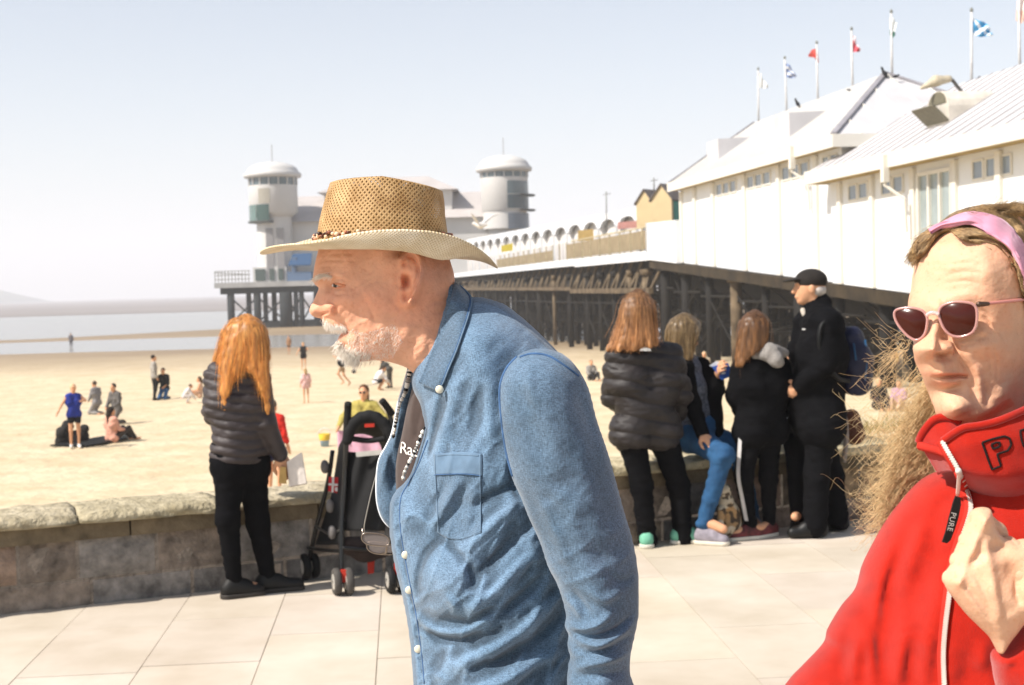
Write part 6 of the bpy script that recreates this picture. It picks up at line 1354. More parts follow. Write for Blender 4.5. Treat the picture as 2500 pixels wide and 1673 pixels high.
coll, PG2 = c_sheet([[(2243, 1082, -.03), (2253, 1058, -.035), (2280, 1028, -.042), (2312, 1022, -.046), (2345, 1034, -.05)], [(2246, 1087, -.034), (2272, 1074, -.05), (2296, 1064, -.06), (2322, 1062, -.066), (2350, 1066, -.066)], [(2247, 1089, -.036), (2282, 1098, -.064), (2308, 1104, -.082), (2326, 1116, -.090), (2345, 1140, -.085)], [(2290, 1160, -.045), (2305, 1155, -.06), (2318, 1152, -.075), (2330, 1155, -.085), (2348, 1170, -.09)]], 40, 30, .005, 'collar', fleece, .0015)
V, F = tube(PG2[:, 0] + [0, .001, -.001], .005, 8); mk('collar_hem', c2w(V), F, RED, coll, vcol=np.ones((len(V), 3)))
# zip: teeth and tape
ZW = mat('zip_white', '#d8cfc4', .45, .05, 20, spec=.5); TP = mat('zip_tape', '#b8291c', .9, .1, 30)
def zipper(pts, cf, n, name, w=.0034, tape=True):
    q = resamp(crom(np.array(pts, float), 8), n); mm = MB()
    c_ = np.array([cf(x, y) for x, y in q]); d = DW + c_; p = np.stack([(q[:, 0] - 1250) / FPX * d, -(q[:, 1] - 836.5) / FPX * d, d], 1); t = np.gradient(p, axis=0); t /= np.linalg.norm(t, axis=1)[:, None]
    for k in range(n):
        s_ = np.cross(t[k], [0, 0, 1.0]); s_ /= np.linalg.norm(s_); o_ = s_ * w * .12 * (1 if k % 2 else -1); u = np.cross(s_, t[k])
        mm.box(c2w(p[k] + o_), (w * 1.15, .0016, .0022), np.stack([s_, t[k], u]) @ CM)
    z_ = mm.build(name, ZW, fleece)
    if tape: V, F = tube(p + [0, 0, .0058], .005, 6); mk('zip_tape', c2w(V), F, TP, z_)
    return p
i_low = lambda x, y: bz(x, y) - .005
def cs(P_):
    q = P_.reshape(-1, 3); X_2 = 1250 + FPX * q[:, 0] / q[:, 2]; Y_2 = 836.5 - FPX * q[:, 1] / q[:, 2]
    def f(x, y):
        k = np.argmin((X_2 - x) ** 2 + (Y_2 - y) ** 2); return q[k, 2] - DW - .004
    return f
cR, cL = cs(PG1), cs(PG2)
zipper([(2248, 1089), (2282, 1098), (2308, 1106), (2326, 1118), (2338, 1138)], cL, 34, 'zip'); zipper([(2300, 1078), (2312, 1100), (2326, 1124), (2340, 1148)], cR, 26, 'zip')
zipper([(2344, 1158), (2356, 1186), (2366, 1215), (2370, 1240), (2364, 1270), (2350, 1310), (2334, 1360), (2322, 1410), (2317, 1456), (2310, 1510), (2305, 1560), (2303, 1610), (2306, 1690)], lambda x, y: min(i_low(x, y), cR(x, y) if y < 1225 else 9), 180, 'zip')
zp = [(2340, 1150), (2341, 1170), (2338, 1208)]; p = np.array([cpt(x, y, DW + cR(x, y) - .006) for x, y in zp]); V, F = tube(crom(p, 5), .0022, 8); pull = mk('zip_pull', c2w(V), F, ZW, fleece)
S = SDF(); S.cone(p[0], cpt(2343, 1160, DW + cR(2343, 1160) - .004), .0036, .003); V, F = S.mesh(.0012, 1); cam_mesh('slider', V, F, ZW, pull)
z3 = lambda L: [(2150 + x / 3.314, 1200 + y / 3.314) for x, y in L]
tag = z3([(608, 38), (648, 48), (650, 110), (632, 205), (602, 305), (568, 392), (540, 420), (500, 412), (528, 330), (556, 215), (588, 95)])
dtag = DW + min(bz(2325, 1270), -.12) - .012
mm = MB(); mm.prism([c2w(cpt(x, y, dtag)) for x, y in tag], CF * .003); tg = mm.build('zip_tag', mat('black_rubber', '#16120f', .6, .1, 20), pull)
def text_on(word, size_px, ox, oy, ang, dfun, name, mat_, parent, bold=0.0):
    fc = bpy.data.curves.new('lettering', 'FONT'); fc.body = word; fc.size = 1.0; fc.offset = bold; fc.space_character = 1.1
    fo = bpy.data.objects.new('lettering', fc); COL.objects.link(fo); bpy.context.view_layer.update(); me_ = bpy.data.meshes.new_from_object(fo.evaluated_get(bpy.context.evaluated_depsgraph_get())); bpy.data.objects.remove(fo)
    tv = np.array([v.co[:] for v in me_.vertices]); ca, sa = math.cos(ang), math.sin(ang); x = ox + size_px * (ca * tv[:, 0] + sa * tv[:, 1]); y = oy + size_px * (sa * tv[:, 0] - ca * tv[:, 1])
    return mk(name, np.array([c2w(cpt(a, b, dfun(a, b))) for a, b in zip(x, y)]), [tuple(p.vertices) for p in me_.polygons], mat_, parent, False)
text_on('PURE', 19, 2323, 1250, math.radians(103), lambda x, y: dtag - .0006, 'lettering', mat('print_grey', '#b9b3ac', .6), tg)
BK = mat('black_stitch', '#1a0d0c', .8, .1, 40)
c4 = lambda L: [(1900 + x / 2.33, 1000 + y / 2.33) for x, y in L]
for L_ in ([(1160, 188), (1225, 166), (1288, 152), (1316, 164), (1326, 200), (1306, 234), (1246, 254), (1256, 290), (1268, 322), (1240, 332), (1216, 342), (1196, 290), (1178, 238), (1160, 188)], [(1212, 200), (1238, 188), (1260, 188), (1262, 208), (1246, 218), (1222, 224), (1212, 200)],
           [(1376, 122), (1384, 170), (1394, 204), (1420, 236), (1470, 240), (1500, 214), (1506, 160), (1498, 84), (1470, 92), (1476, 150), (1472, 190), (1450, 204), (1428, 192), (1418, 150), (1410, 108), (1376, 122)]):
    q = resamp(np.array(c4(L_)), 70); p = np.array([cpt(x, y, DW + cR(x, y) + .003) for x, y in q]); p[:, 2] = np.convolve(np.pad(p[:, 2], 3, mode='edge'), np.ones(7) / 7, 'valid'); V, F = tube(p, .0012, 6); mk('collar_letter', c2w(V), F, BK, colr)
# ---- hand that clutches the fleece
DH = DW - .20
hand = z3([(740, 160), (800, 130), (878, 138), (902, 205), (932, 300), (990, 368), (1080, 398), (1160, 385), (1280, 400), (1380, 500), (1420, 700), (1380, 900), (1260, 1010), (1160, 1062), (1090, 1150), (1030, 1230), (985, 1300), (955, 1310), (925, 1255), (880, 1178), (790, 1088), (690, 988), (585, 855), (535, 785), (512, 712), (540, 642), (568, 602), (600, 500), (640, 400), (680, 300), (708, 222)])
hr = Relief(hand, DH, [(2395, 1270, .022), (2340, 1380, .022), (2320, 1420, .022), (2400, 1420, .03), (2450, 1380, .026), (2440, 1560, .022), (2500, 1450, .03), (2560, 1420, .028)], h=.0016, blur=.005, keep=.015)
T = hr.stroke; hr.bump(2396, 1264, 26, 24, .007); hr.bump(2322, 1412, 24, 24, .007); hr.bump(2362, 1326, 22, 30, .003)
T([(2392, 1270), (2372, 1320), (2346, 1370), (2324, 1410)], 15, .004, taper=False); T([(2404, 1310), (2392, 1345), (2370, 1385)], 9, -.0035)
hr.bump(2442, 1342, 26, 20, -.008); hr.bump(2474, 1400, 26, 26, -.006); hr.bump(2400, 1352, 9, 11, -.0035); hr.bump(2384, 1366, 9, 9, -.002)
T([(2330, 1424), (2372, 1470), (2412, 1520), (2438, 1566)], 12, .0045); T([(2400, 1300), (2416, 1380), (2430, 1460), (2442, 1550)], 12, .004); T([(2352, 1390), (2392, 1440), (2424, 1500), (2440, 1560)], 9, .0025); T([(2380, 1400), (2410, 1470), (2432, 1540)], 8, -.0025); T([(2345, 1412), (2384, 1462), (2420, 1525)], 7, -.002)
T([(2450, 1320), (2476, 1328), (2510, 1322)], 8, .004); T([(2492, 1400), (2484, 1440), (2494, 1480)], 9, -.006); hr.bump(2520, 1440, 26, 50, .010); hr.bump(2425, 1255, 8, 18, -.003)
T([(2378, 1262), (2394, 1256), (2412, 1262)], 3, -.0009); T([(2380, 1274), (2396, 1270), (2414, 1276)], 3, -.0009); T([(2312, 1402), (2322, 1398), (2334, 1402)], 3, -.0008)
hr.noise(.0006, 130, 130, 3, 'f', 3); hr.noise(.0008, 50, 50, 2, 'f', 5)
V, F = hr.mesh(); px = 1250 + FPX * V[:, 0] / V[:, 2]; py = 836.5 - FPX * V[:, 1] / V[:, 2]; tint = np.ones((len(V), 3)) * 1.06
tm(.5 * g2(2322, 1412, 30, 24), (1.05, .86, .8)); tm(.4 * g2(2396, 1262, 30, 20), (1.05, .88, .82)); tm(.45 * g2(2465, 1385, 40, 40), (.9, .72, .6)); tm((vnoise(V * 260 + 3) > .68) * .4, (.86, .7, .6))
hand_o = cam_mesh('hand', V, F, FAIR, lady_skin, tint)
S = SDF()
for (x0, y0), (x1, y1), (x2, y2), r_ in (((2395, 1268), (2432, 1300), (2452, 1345), .0105), ((2366, 1322), (2405, 1345), (2435, 1375), .0108), ((2344, 1370), (2382, 1392), (2420, 1410), .0105), ((2322, 1412), (2360, 1428), (2398, 1436), .0092)):
    S.chain([cpt(x0, y0, DH + .002), cpt(x1, y1, DH + .022), cpt(x2, y2, DH + .030), cpt(x2 + 10, y2 + 22, DH + .016)], [r_, r_ * .95, r_ * .9, r_ * .8], .005)
V, F = S.mesh(.002, 1); cam_mesh('finger', V, F, FAIR, hand_o, np.ones((len(V), 3)))
S = SDF(); S.chain([cpt(2530, 1470, DH - .01), cpt(2500, 1400, DH - .014), cpt(2478, 1352, DH - .004), cpt(2462, 1330, DH + .01)], [.016, .0125, .0115, .009], .006); V, F = S.mesh(.002, 1); cam_mesh('thumb', V, F, FAIR, hand_o, np.ones((len(V), 3)))
# ---- raised forearm sleeve
cuff = [(2425, 1606), (2433, 1590), (2455, 1578), (2480, 1545), (2506, 1514), (2560, 1496), (2680, 1560), (2800, 1700), (2880, 1900), (2760, 2060), (2600, 1980), (2480, 1800), (2440, 1690), (2428, 1630)]
cu = Relief(cuff, DH + .015, .06, h=.0028, blur=.01); cu.stroke([(2436, 1606), (2462, 1596), (2492, 1566), (2516, 1530)], 9, .006, taper=False); cu.stroke([(2450, 1625), (2480, 1610), (2515, 1575)], 8, -.004); cu.noise(.004, 24, 24, 3, 'f', 9)
V, F = cu.mesh(1); cam_mesh('sleeve', V, F, RED, fleece, np.ones((len(V), 3)) * (1 + .05 * fbm(V * 14, 2))[:, None])
# ---- legs below the picture
S = SDF(); b0 = np.array([worldloc(lady)[0] - .05, worldloc(lady)[1], 0])
ctr = c2w(cpt(2430, 2000, DW)); cx, cy = ctr[0], ctr[1]
for s in (-1, 1): S.cone((cx, cy, .98), (cx + .08 * s, cy, .9), .15, .13, .05).chain([(cx + .09 * s, cy, .88), (cx + .1 * s, cy, .5), (cx + .1 * s, cy + .03, .1)], [.11, .075, .055], .05)
V, F = S.mesh(.016, 1); mk('trousers', V, F, mat('grey_trousers', '#4c4a4e', .9, .1, 20), lady)
S = SDF()
for s in (-1, 1): S.cone((cx + .1 * s, cy + .05, .045), (cx + .1 * s - .05, cy - .14, .035), .045, .035, .02)
V, F = S.mesh(.01, 1); mk('shoes', V, F, mat('grey_shoes', '#6d6862', .7, .1, 20), lady)
# ================================================================== OTHER PEOPLE
SKIN2 = mat('skin_plain', '#cf9a76', .55, .06, 20, spec=.3, tint=True)
def unit(v): v = np.asarray(v, float); return v / (np.linalg.norm(v) + 1e-12)
def head_sdf(S, c, fwd, s=1.0, tilt=0.0):
    fwd = unit(fwd); A = frame(fwd, (0, 0, 1)); q = lambda x, y, z: np.asarray(c) + s * (A[0] * x + A[1] * y + A[2] * z)
    S.ell(q(0, -.012, .02), np.array([.074, .093, .098]) * s, A, .02); S.ell(q(0, .025, -.035), np.array([.057, .062, .078]) * s, A, .025); S.ell(q(0, .055, -.088), np.array([.028, .026, .022]) * s, A, .02)
    S.cone(q(0, .085, .012), q(0, .104, -.028), .009 * s, .014 * s, .012); S.ell(q(0, .078, .026), np.array([.052, .014, .010]) * s, A, .014); S.ell(q(0, .082, -.06), np.array([.026, .014, .013]) * s, A, .012)
    for sg in (-1, 1):
        S.ell(q(.031 * sg, .086, .006), np.array([.017, .012, .011]) * s, A, .01, True); S.ell(q(.077 * sg, -.008, -.012), np.array([.009, .018, .03]) * s, A, .008)
def torso(S, j, e, k=.05, hem=None, w=1.0):
    """two merged columns from the shoulders down; e = extra thickness; hem 0..1 between waist and below hips"""
    for a, o in (('l', 'r'), ('r', 'l')):
        sh, op, hp, oh = j['sh' + a], j['sh' + o], j['hip' + a], j['hip' + o]
        si = sh + (op - sh) * .20; top = si - np.array([0, 0, .03]); ch = si + (hp - si) * .30; wa = sh + (op - sh) * .26 + (hp - sh) * .64; end = wa + (hp - wa) * (1.0 if hem is None else hem)
        S.chain([sh + (op - sh) * .06, si], [.058 * w + e, .075 * w + e], k); S.chain([top, ch, wa, end], [.085 * w + e, .108 * w + e, .096 * w + e, .112 * w + e], k)
    m_ = (j['shl'] + j['shr']) / 2; S.cone(m_ + [0, 0, .01], j['neck'], .07 * w + e * .8, .056 * w + e * .5, k)
def arm(S, j, a, e, end=1.0, k=.03, s=1.0):
    w = j['el' + a] + (j['wr' + a] - j['el' + a]) * end; S.chain([j['sh' + a], j['el' + a], w], [.053 * s + e, .041 * s + e, (.041 + (.028 - .041) * end) * s + e], k)
def leg(S, j, a, e, end=1.0, k=.04, s=1.0, flare=0.0):
    an = j['kn' + a] + (j['an' + a] - j['kn' + a]) * end; S.chain([j['hip' + a], j['kn' + a], an], [.088 * s + e, .056 * s + e, (.056 + (.038 - .056) * end) * s + e + flare], k)
def wrinkle(V, F, amp, f=(14, 14, 26), seed=0):
    n = vnormals(V, F); return V + n * (amp * fbm(V * np.array(f) + seed, 3))[:, None]
def puffer(V, F, sp, amp, z0=0.0, axis=(0, 0, 1), mask=None):
    n = vnormals(V, F); t = (V @ np.asarray(axis, float) - z0) / sp; t = t + .12 * vnoise(V * 7); b = np.abs(np.sin(math.pi * t)) ** .55
    d = amp * (b - .6) * (1 + .3 * vnoise(V * 12)) + .25 * amp * fbm(V * np.array([22, 22, 50]), 2) * b
    return V + n * (d if mask is None else d * mask)[:, None]
def garment(name, build, mat_, parent, h, warp=None, tintf=None, sm=1):
    S = SDF(); build(S); V, F = S.mesh(h, sm)
    if warp: V = warp(V, F)
    tc = np.ones((len(V), 3)) if tintf is None else tintf(V)
    return mk(name, V, F, mat_, parent, vcol=tc)
def make_body(j, parent, h, fwd, s=1.0, hands=False, skin=SKIN2, feet=False, tint=(1, 1, 1), curl=.4):
    S = SDF(); head_sdf(S, j['head'], fwd, s); S.cone(j['neck'] - [0, 0, .04], j['head'] - [0, 0, .03 * s] - unit(fwd) * .015, .054 * s, .052 * s, .02)
    torso(S, j, -.018, .04, w=s)
    for a in 'lr':
        arm(S, j, a, -.004, 1, .025, s); leg(S, j, a, -.006, 1, .03, s)
        d = unit(j['wr' + a] - j['el' + a]); d = unit(j.get('hd' + a, d))
        if hands: add_hand(S, j['wr' + a], d, j.get('hn' + a, (-.7 if a == 'l' else .7, -.3, .2)), .185 * s, curl, 1 if a == 'r' else -1)
        else: S.cone(j['wr' + a], j['wr' + a] + d * .13 * s, .034 * s, .022 * s, .015)
        S.cone(j['an' + a] - [0, 0, .03], j['to' + a], .04 * s, .03 * s, .02)
    V, F = S.mesh(h, 1)
    return mk('body', V, F, skin, parent, vcol=np.ones((len(V), 3)) * np.array(tint))
def shoe_pair(j, parent, h, mat_, sole=None, s=1.0, name='shoe'):
    out = []
    for a in 'lr':
        an, to = j['an' + a], j['to' + a]; d = unit((to - an) * [1, 1, 0]); z0 = j.get('gz', 0.0)
        hl = np.array([an[0], an[1], z0 + .05 * s]) - d * .035 * s; tp = np.array([to[0], to[1], z0 + .036 * s]); S = SDF(); S.cone(hl, tp, .046 * s, .036 * s, .03).cone(hl + [0, 0, .035 * s] + d * .02, hl + d * .09 * s + [0, 0, .02 * s], .04 * s, .036 * s, .03)
        V, F = S.mesh(h, 1); V[:, 2] = np.maximum(V[:, 2], z0 + .004); o = mk(name, V, F, mat_, parent, vcol=np.ones((len(V), 3))); out.append(o)
        if sole: S = SDF(); S.cone(hl * [1, 1, 0] + [0, 0, z0 + .016], tp * [1, 1, 0] + [0, 0, z0 + .016], .049 * s, .04 * s, .02); V, F = S.mesh(h, 1); V[:, 2] = np.clip(V[:, 2], z0 + .002, z0 + .026); mk('sole', V, F, sole, o, vcol=np.ones((len(V), 3)))
    return out
def hair_from_guides(name, guides, d, n, mat_, parent, rad=.0012, jit=.006, core=.022, seed=1, h=.01, segs=18, wav=.004, grad=(.7, 1.2)):
    """guides: list of [(px, py, dc)...] curves from crown to tip, neighbours are blended"""
    G_ = np.array([resamp(crom(np.array([P(x, y, d + c) for x, y, c in g]), 6), segs) for g in guides]); r_ = np.random.default_rng(seed); k = len(G_)
    S = SDF()
    for g in G_: S.chain(list(g[::2]) + [g[-1]], list(np.linspace(core * 1.25, core * .55, len(g[::2]) + 1)), .03)
    for u in np.linspace(.5, k - 1.5, max(k - 1, 1)):
        i = int(u); f = u - i; g = G_[i] * (1 - f) + G_[i + 1] * f; S.chain(list(g[::2]), list(np.linspace(core * 1.2, core * .5, len(g[::2]))), .03)
    V, F = S.mesh(h, 1); V = wrinkle(V, F, .004, (60, 60, 12), seed); o = mk(name, V, F, mat_, parent, vcol=((.8 + .35 * vnoise(V * [110, 110, 10])) * np.interp(V[:, 2], [V[:, 2].min(), V[:, 2].max()], [grad[1], grad[0]]))[:, None] * np.ones(3))
    u = r_.uniform(0, k - 1.001, n); i = u.astype(int); f = (u - i)[:, None, None]; T = G_[i] * (1 - f) + G_[i + 1] * f
    off = r_.standard_normal((n, 1, 3)); off /= np.linalg.norm(off, axis=2, keepdims=True); prof = np.linspace(1.15, .75, segs)[None, :, None]
    fly = 1 + (r_.uniform(0, 1, (n, 1, 1)) < .14) * r_.uniform(0, .9, (n, 1, 1)); T = T + off * fly * (core * prof + jit * r_.standard_normal((n, 1, 1)) * np.linspace(.3, 1.4, segs)[None, :, None]); ph = r_.uniform(0, 6.28, (n, 1)); T = T + wav * np.sin(ph + np.linspace(0, 1, segs)[None] * r_.uniform(5, 11, (n, 1)))[..., None] * r_.standard_normal((n, 1, 3)) * .7
    m_ = np.ones(segs); cut = r_.uniform(.82, 1.0, n)
    idx = (np.linspace(0, 1, segs)[None] * cut[:, None] * (segs - 1)); i0 = np.clip(idx.astype(int), 0, segs - 2); ff = (idx - i0)[..., None]; T = np.take_along_axis(T, i0[..., None], 1) * (1 - ff) + np.take_along_axis(T, i0[..., None] + 1, 1) * ff
    V, F = strands(T, np.full(n, rad), np.full(n, rad * .4)); mk('hair_strand', V, F, mat_, o, vcol=(np.repeat(r_.uniform(.5, 1.6, n), segs * 4) * np.tile(np.repeat(np.linspace(grad[0], grad[1], segs), 4), n))[:, None] * np.ones(3))
    return o
def joints(d, **k): return {a: P(v[0], v[1], d + (v[2] if len(v) > 2 else 0)) for a, v in k.items()}
BLK = mat('black_cloth', '#121214', .95, .15, 12, tint=True, spec=.06, bump=.2, bs=150, bd=.002)
PUF = mat('puffer_nylon', '#221c1b', .6, .12, 12, tint=True, spec=.45)
# ---- woman with red hair by the wall
d = 7.88; j = joints(d, head=(594, 826), neck=(597, 884), shl=(530, 922, -.02), shr=(628, 920, .0), ell=(520, 1005, .16), wrl=(572, 1075, .26), elr=(648, 1032, -.02), wrr=(684, 1112, .05), hipl=(562, 1132, -.02), hipr=(612, 1132, .06), knl=(556, 1270, -.04), knr=(630, 1276, .1), anl=(572, 1415, .0), anr=(654, 1408, .12), tol=(632, 1436, .05), tor=(728, 1430, .16)); j['hdr'] = unit(P(702, 1150, d) - P(684, 1112, d))
j['hnr'] = (.3, -.9, .2); pr_ = thing('person', [j['anl'][0], j['anl'][1], 0], 'woman with long red hair in quilted black jacket and leggings beside the wall', 'person')
body_ = make_body(j, pr_, .007, (.92, .38, 0), .94, True)
def b_(S): torso(S, j, .012, .05, .55); arm(S, j, 'l', .016, .97); arm(S, j, 'r', .016, .97); S.cone(j['neck'] - [0, 0, .03], j['neck'] + [0, 0, .03], .075, .07, .03)
ax = unit(j['shr'] - j['hipr']); zc = (j['shl'] + j['shr']) / 2; rt = unit(j['shr'] - j['shl'])
def w_(V, F): m_ = np.clip(1 - ((V - zc) @ rt - .13) / .05, .12, 1); return wrinkle(puffer(V, F, .05, .013, 0, ax, m_), F, .004)
garment('puffer_jacket', b_, mat('puffer_grey', '#372f2f', .58, .12, 12, tint=True, spec=.45), pr_, .0065, w_)
def b_(S): torso(S, j, .0, .05); leg(S, j, 'l', .004, 1.0); leg(S, j, 'r', .004, 1.0)
def cutz(V, z): return V
S = SDF()
for a in 'lr': S.cone(j['hip' + a] + [0, 0, .08], j['hip' + a], .105, .112, .05); leg(S, j, a, .006, 1.0)
V, F = S.mesh(.008, 1); V = wrinkle(V, F, .004, (16, 16, 40)); mk('leggings', V, F, BLK, pr_, vcol=np.ones((len(V), 3)))
shoe_pair(j, pr_, .007, mat('black_trainer', '#191817', .6, .15, 20, tint=True), mat('trainer_sole', '#3a3632', .7, .1, 20, tint=True), .98)
RH = mat('hair_red', '#e0a052', .5, .2, 60, col2='#b87032', tint=True, spec=.5, stretch=(1, 1, .2))
cr_ = (598, 786)
hair_from_guides('hair', [[(604, 786, .02), (560, 800, -.02), (536, 860, .0), (516, 930, .06), (506, 1000, .1)], [(602, 785, .0), (566, 800, -.08), (552, 860, -.10), (546, 930, -.12), (547, 1000, -.14)], [(602, 784, .0), (585, 800, -.10), (574, 850, -.12), (562, 900, -.13), (552, 960, -.14)], [(602, 784, .0), (606, 800, -.11), (608, 845, -.125), (604, 880, -.12), (608, 905, -.13)], [(604, 784, .0), (626, 802, -.09), (634, 850, -.11), (634, 900, -.12), (640, 950, -.12)], [(606, 785, .02), (640, 804, -.04), (650, 860, -.06), (648, 930, -.08), (654, 1010, -.08)]], d, 2600, RH, pr_, .0011, .010, .018, 3, .008, grad=(.8, 1.15))
S = SDF(); S.ell(j['head'] + [-.01, -.005, .025], (.080, .094, .094), frame((.8, .55, 0), (0, 0, 1)), .02); V, F = S.mesh(.008, 1)
keep = None; mk('hair', V[:], F, RH, pr_, vcol=(.8 + .3 * vnoise(V * [80, 80, 12]))[:, None] * np.ones(3))
S = SDF(); fw_ = unit((.92, .38, 0)); sg2 = thing('sunglasses', j['head'] + fw_ * .09, 'dark sunglasses worn by the woman with long red hair', 'sunglasses')
A = frame(fw_, (0, 0, 1))
for sgn_ in (-1, 1): S.ell(j['head'] + A[0] * .034 * sgn_ + A[1] * .092 + A[2] * .004, (.028, .01, .021), A, .004); S.cone(j['head'] + A[0] * .064 * sgn_ + A[1] * .085 + A[2] * .01, j['head'] + A[0] * .08 * sgn_ + A[2] * .01, .004, .004, .004)
V, F = S.mesh(.004, 1); mk('frame', V, F, mat('dark_lens', '#15110f', .15, .1, 10, spec=.6), sg2)
# paper bag of food in her hand
pb = thing('paper_bag', P(712, 1180, d), 'white paper bag held by the woman with long red hair', 'bag')
def cq(pts, d0, off): return [P(x, y, d0 + off) for x, y in pts]
mm = MB(); g1 = cq([(700, 1128), (736, 1104), (748, 1180), (706, 1188)], d, .02); g2_ = cq([(704, 1130), (738, 1108), (750, 1182), (710, 1190)], d, .10); mm.hexa(g1 + g2_); bg_ = mm.build('bag', mat('white_paper', '#d8cfc6', .8, .08, 14, bump=.5, bs=40, bd=.01), pb)
mm = MB(); mm.hexa(cq([(684, 1140), (698, 1140), (700, 1182), (680, 1180)], d, .0) + cq([(684, 1140), (698, 1140), (700, 1182), (680, 1180)], d, .05)); mm.build('wrapper', mat('brown_paper', '#b9975c', .8, .1, 20), pb)
# ---- woman in long puffer seen from behind
d = 9.04; j = joints(d, head=(1560, 768), neck=(1562, 828), shl=(1506, 880, -.03), shr=(1640, 872, .06), ell=(1494, 965, .02), wrl=(1530, 1018, .2), elr=(1664, 962, .08), wrr=(1648, 1030, .22), hipl=(1540, 1056, -.02), hipr=(1614, 1052, .05), knl=(1566, 1182, .0), knr=(1658, 1188, .08), anl=(1580, 1310, .02), anr=(1666, 1304, .1), tol=(1588, 1316, .2), tor=(1726, 1314, .12))
pr_ = thing('person', [j['anl'][0], j['anl'][1], 0], 'person with long fair hair in black puffer jacket and mint shoes, seen from behind', 'person')
make_body(j, pr_, .008, (.35, .93, 0), .95, True)
def b_(S): torso(S, j, .028, .05, .98, 1.0); arm(S, j, 'l', .024, .97); arm(S, j, 'r', .024, .97); S.cone(j['neck'] - [0, 0, .02], j['neck'] + [0, 0, .035], .09, .085, .03)
ax = unit(j['shr'] - j['hipr']); garment('puffer_jacket', b_, PUF, pr_, .0075, lambda V, F: wrinkle(puffer(V, F, .105, .020, .02, ax), F, .003))
S = SDF()
for a in 'lr': S.cone(j['hip' + a] + [0, 0, .06], j['hip' + a], .105, .11, .05); leg(S, j, a, .012, 1.1, flare=.012)
V, F = S.mesh(.009, 1); V = wrinkle(V, F, .006, (16, 16, 34), 3); mk('trousers', V, F, BLK, pr_, vcol=np.ones((len(V), 3)))
shoe_pair(j, pr_, .007, mat('mint_canvas', '#6fae94', .8, .1, 20, tint=True), mat('white_sole', '#cfcabd', .7, .05, 20, tint=True))
HFAIR = mat('hair_fair', '#a8784a', .55, .2, 50, col2='#6b4526', tint=True, spec=.5, stretch=(1, 1, .2))
hair_from_guides('hair', [[(1556, 722, .0), (1528, 740, -.04), (1514, 790, -.04), (1498, 830, -.06), (1484, 856, -.08)], [(1556, 721, .0), (1538, 742, -.09), (1530, 790, -.11), (1520, 830, -.13), (1510, 858, -.14)], [(1558, 720, .0), (1556, 745, -.11), (1554, 790, -.12), (1552, 830, -.14), (1548, 856, -.15)], [(1560, 721, .0), (1576, 745, -.09), (1580, 790, -.11), (1584, 825, -.13), (1588, 848, -.14)], [(1562, 722, .0), (1588, 742, -.03), (1594, 785, -.04), (1598, 820, -.06), (1602, 842, -.08)]], d, 2400, HFAIR, pr_, .0012, .011, .020, 5, grad=(.5, 1.75))
S = SDF(); S.ell(j['head'] + [-.005, -.01, .03], (.080, .094, .094), frame((.35, .93, 0), (0, 0, 1)), .02); V, F = S.mesh(.008, 1); mk('hair', V, F, HFAIR, pr_, vcol=(.5 + .2 * vnoise(V * [80, 80, 12]))[:, None] * np.ones(3))
mm = MB(); c_ = P(1576, 857, d - .185)
for q, (r0, r1) in enumerate(((.0, .012), (.016, .022), (.026, .031))):
    mm.prism([c_ + CR * (r * math.cos(t)) * 1.1 + CU * (r * math.sin(t)) * .62 for r, ts_ in ((r1, np.linspace(0, math.pi, 9)), (r0 + 1e-4, np.linspace(math.pi, 0, 9))) for t in ts_], CF * .004)
mm.build('emblem', mat('white_print', '#d9d6d2', .6), pr_)
# ---- woman seated on the wall in jeans
d = 9.45; j = joints(d, head=(1668, 822), neck=(1672, 872), shl=(1700, 898, .16), shr=(1672, 900, -.10), ell=(1748, 950, .12), wrl=(1752, 918, -.02), elr=(1690, 985, -.16), wrr=(1716, 1062, -.28), hipl=(1722, 1062, .06), hipr=(1692, 1066, -.08), knl=(1796, 1086, -.06), knr=(1766, 1112, -.40), anl=(1838, 1262, .02), anr=(1722, 1262, -.36), tol=(1850, 1282, -.08), tor=(1766, 1292, -.42)); j['hdr'] = unit(P(1738, 1082, d - .34) - j['wrr'])
j['hnr'] = (0, -.4, .9)
pr_ = thing('person', [j['hipr'][0], j['hipr'][1], .59], 'person with streaked fair hair in open black coat and jeans sitting on the wall', 'person')
make_body(j, pr_, .008, (.9, .1, -.25), .95, True)
garment('blouse', lambda S: torso(S, j, .002, .05, .9), mat('grey_blouse', '#5b606c', .85, .35, 50, tint=True), pr_, .009, lambda V, F: wrinkle(V, F, .004))
def b_(S):
    for a in 'lr': arm(S, j, a, .016, .93)
    for off, y0, y1 in (((1716, 890, .02), (1736, 960, -.02), (1746, 1052, -.04)), ((1706, 900, .2), (1720, 970, .2), (1742, 1050, .16))): S.chain([P(q[0], q[1], d + q[2]) for q in (off, y0, y1)], [.05, .062, .06], .05)
    S.chain([j['neck'] - [0, 0, .03], (j['shl'] + j['shr']) / 2 + [.02, .05, -.05]], [.06, .09], .05)
garment('black_coat', b_, BLK, pr_, .009, lambda V, F: wrinkle(V, F, .006))
def b_(S):
    for a in 'lr': S.cone((j['hipl'] + j['hipr']) / 2 + [0, 0, .06], j['hip' + a], .12, .115, .05); leg(S, j, a, .010, 1.12)
garment('jeans', b_, mat('blue_jeans', '#2b567e', .85, .2, 12, tint=True, col2='#1f4264'), pr_, .008, lambda V, F: wrinkle(V, F, .006, (18, 18, 30)))
j['gz'] = 0.0; shoe_pair(j, pr_, .007, mat('grey_canvas', '#8d8790', .85, .15, 30, tint=True), mat('cream_sole', '#d8d0c0', .7, .05, 20, tint=True))
SH = mat('hair_streaked', '#937a53', .45, .25, 90, col2='#54402a', tint=True, spec=.45, stretch=(1, 1, .15))
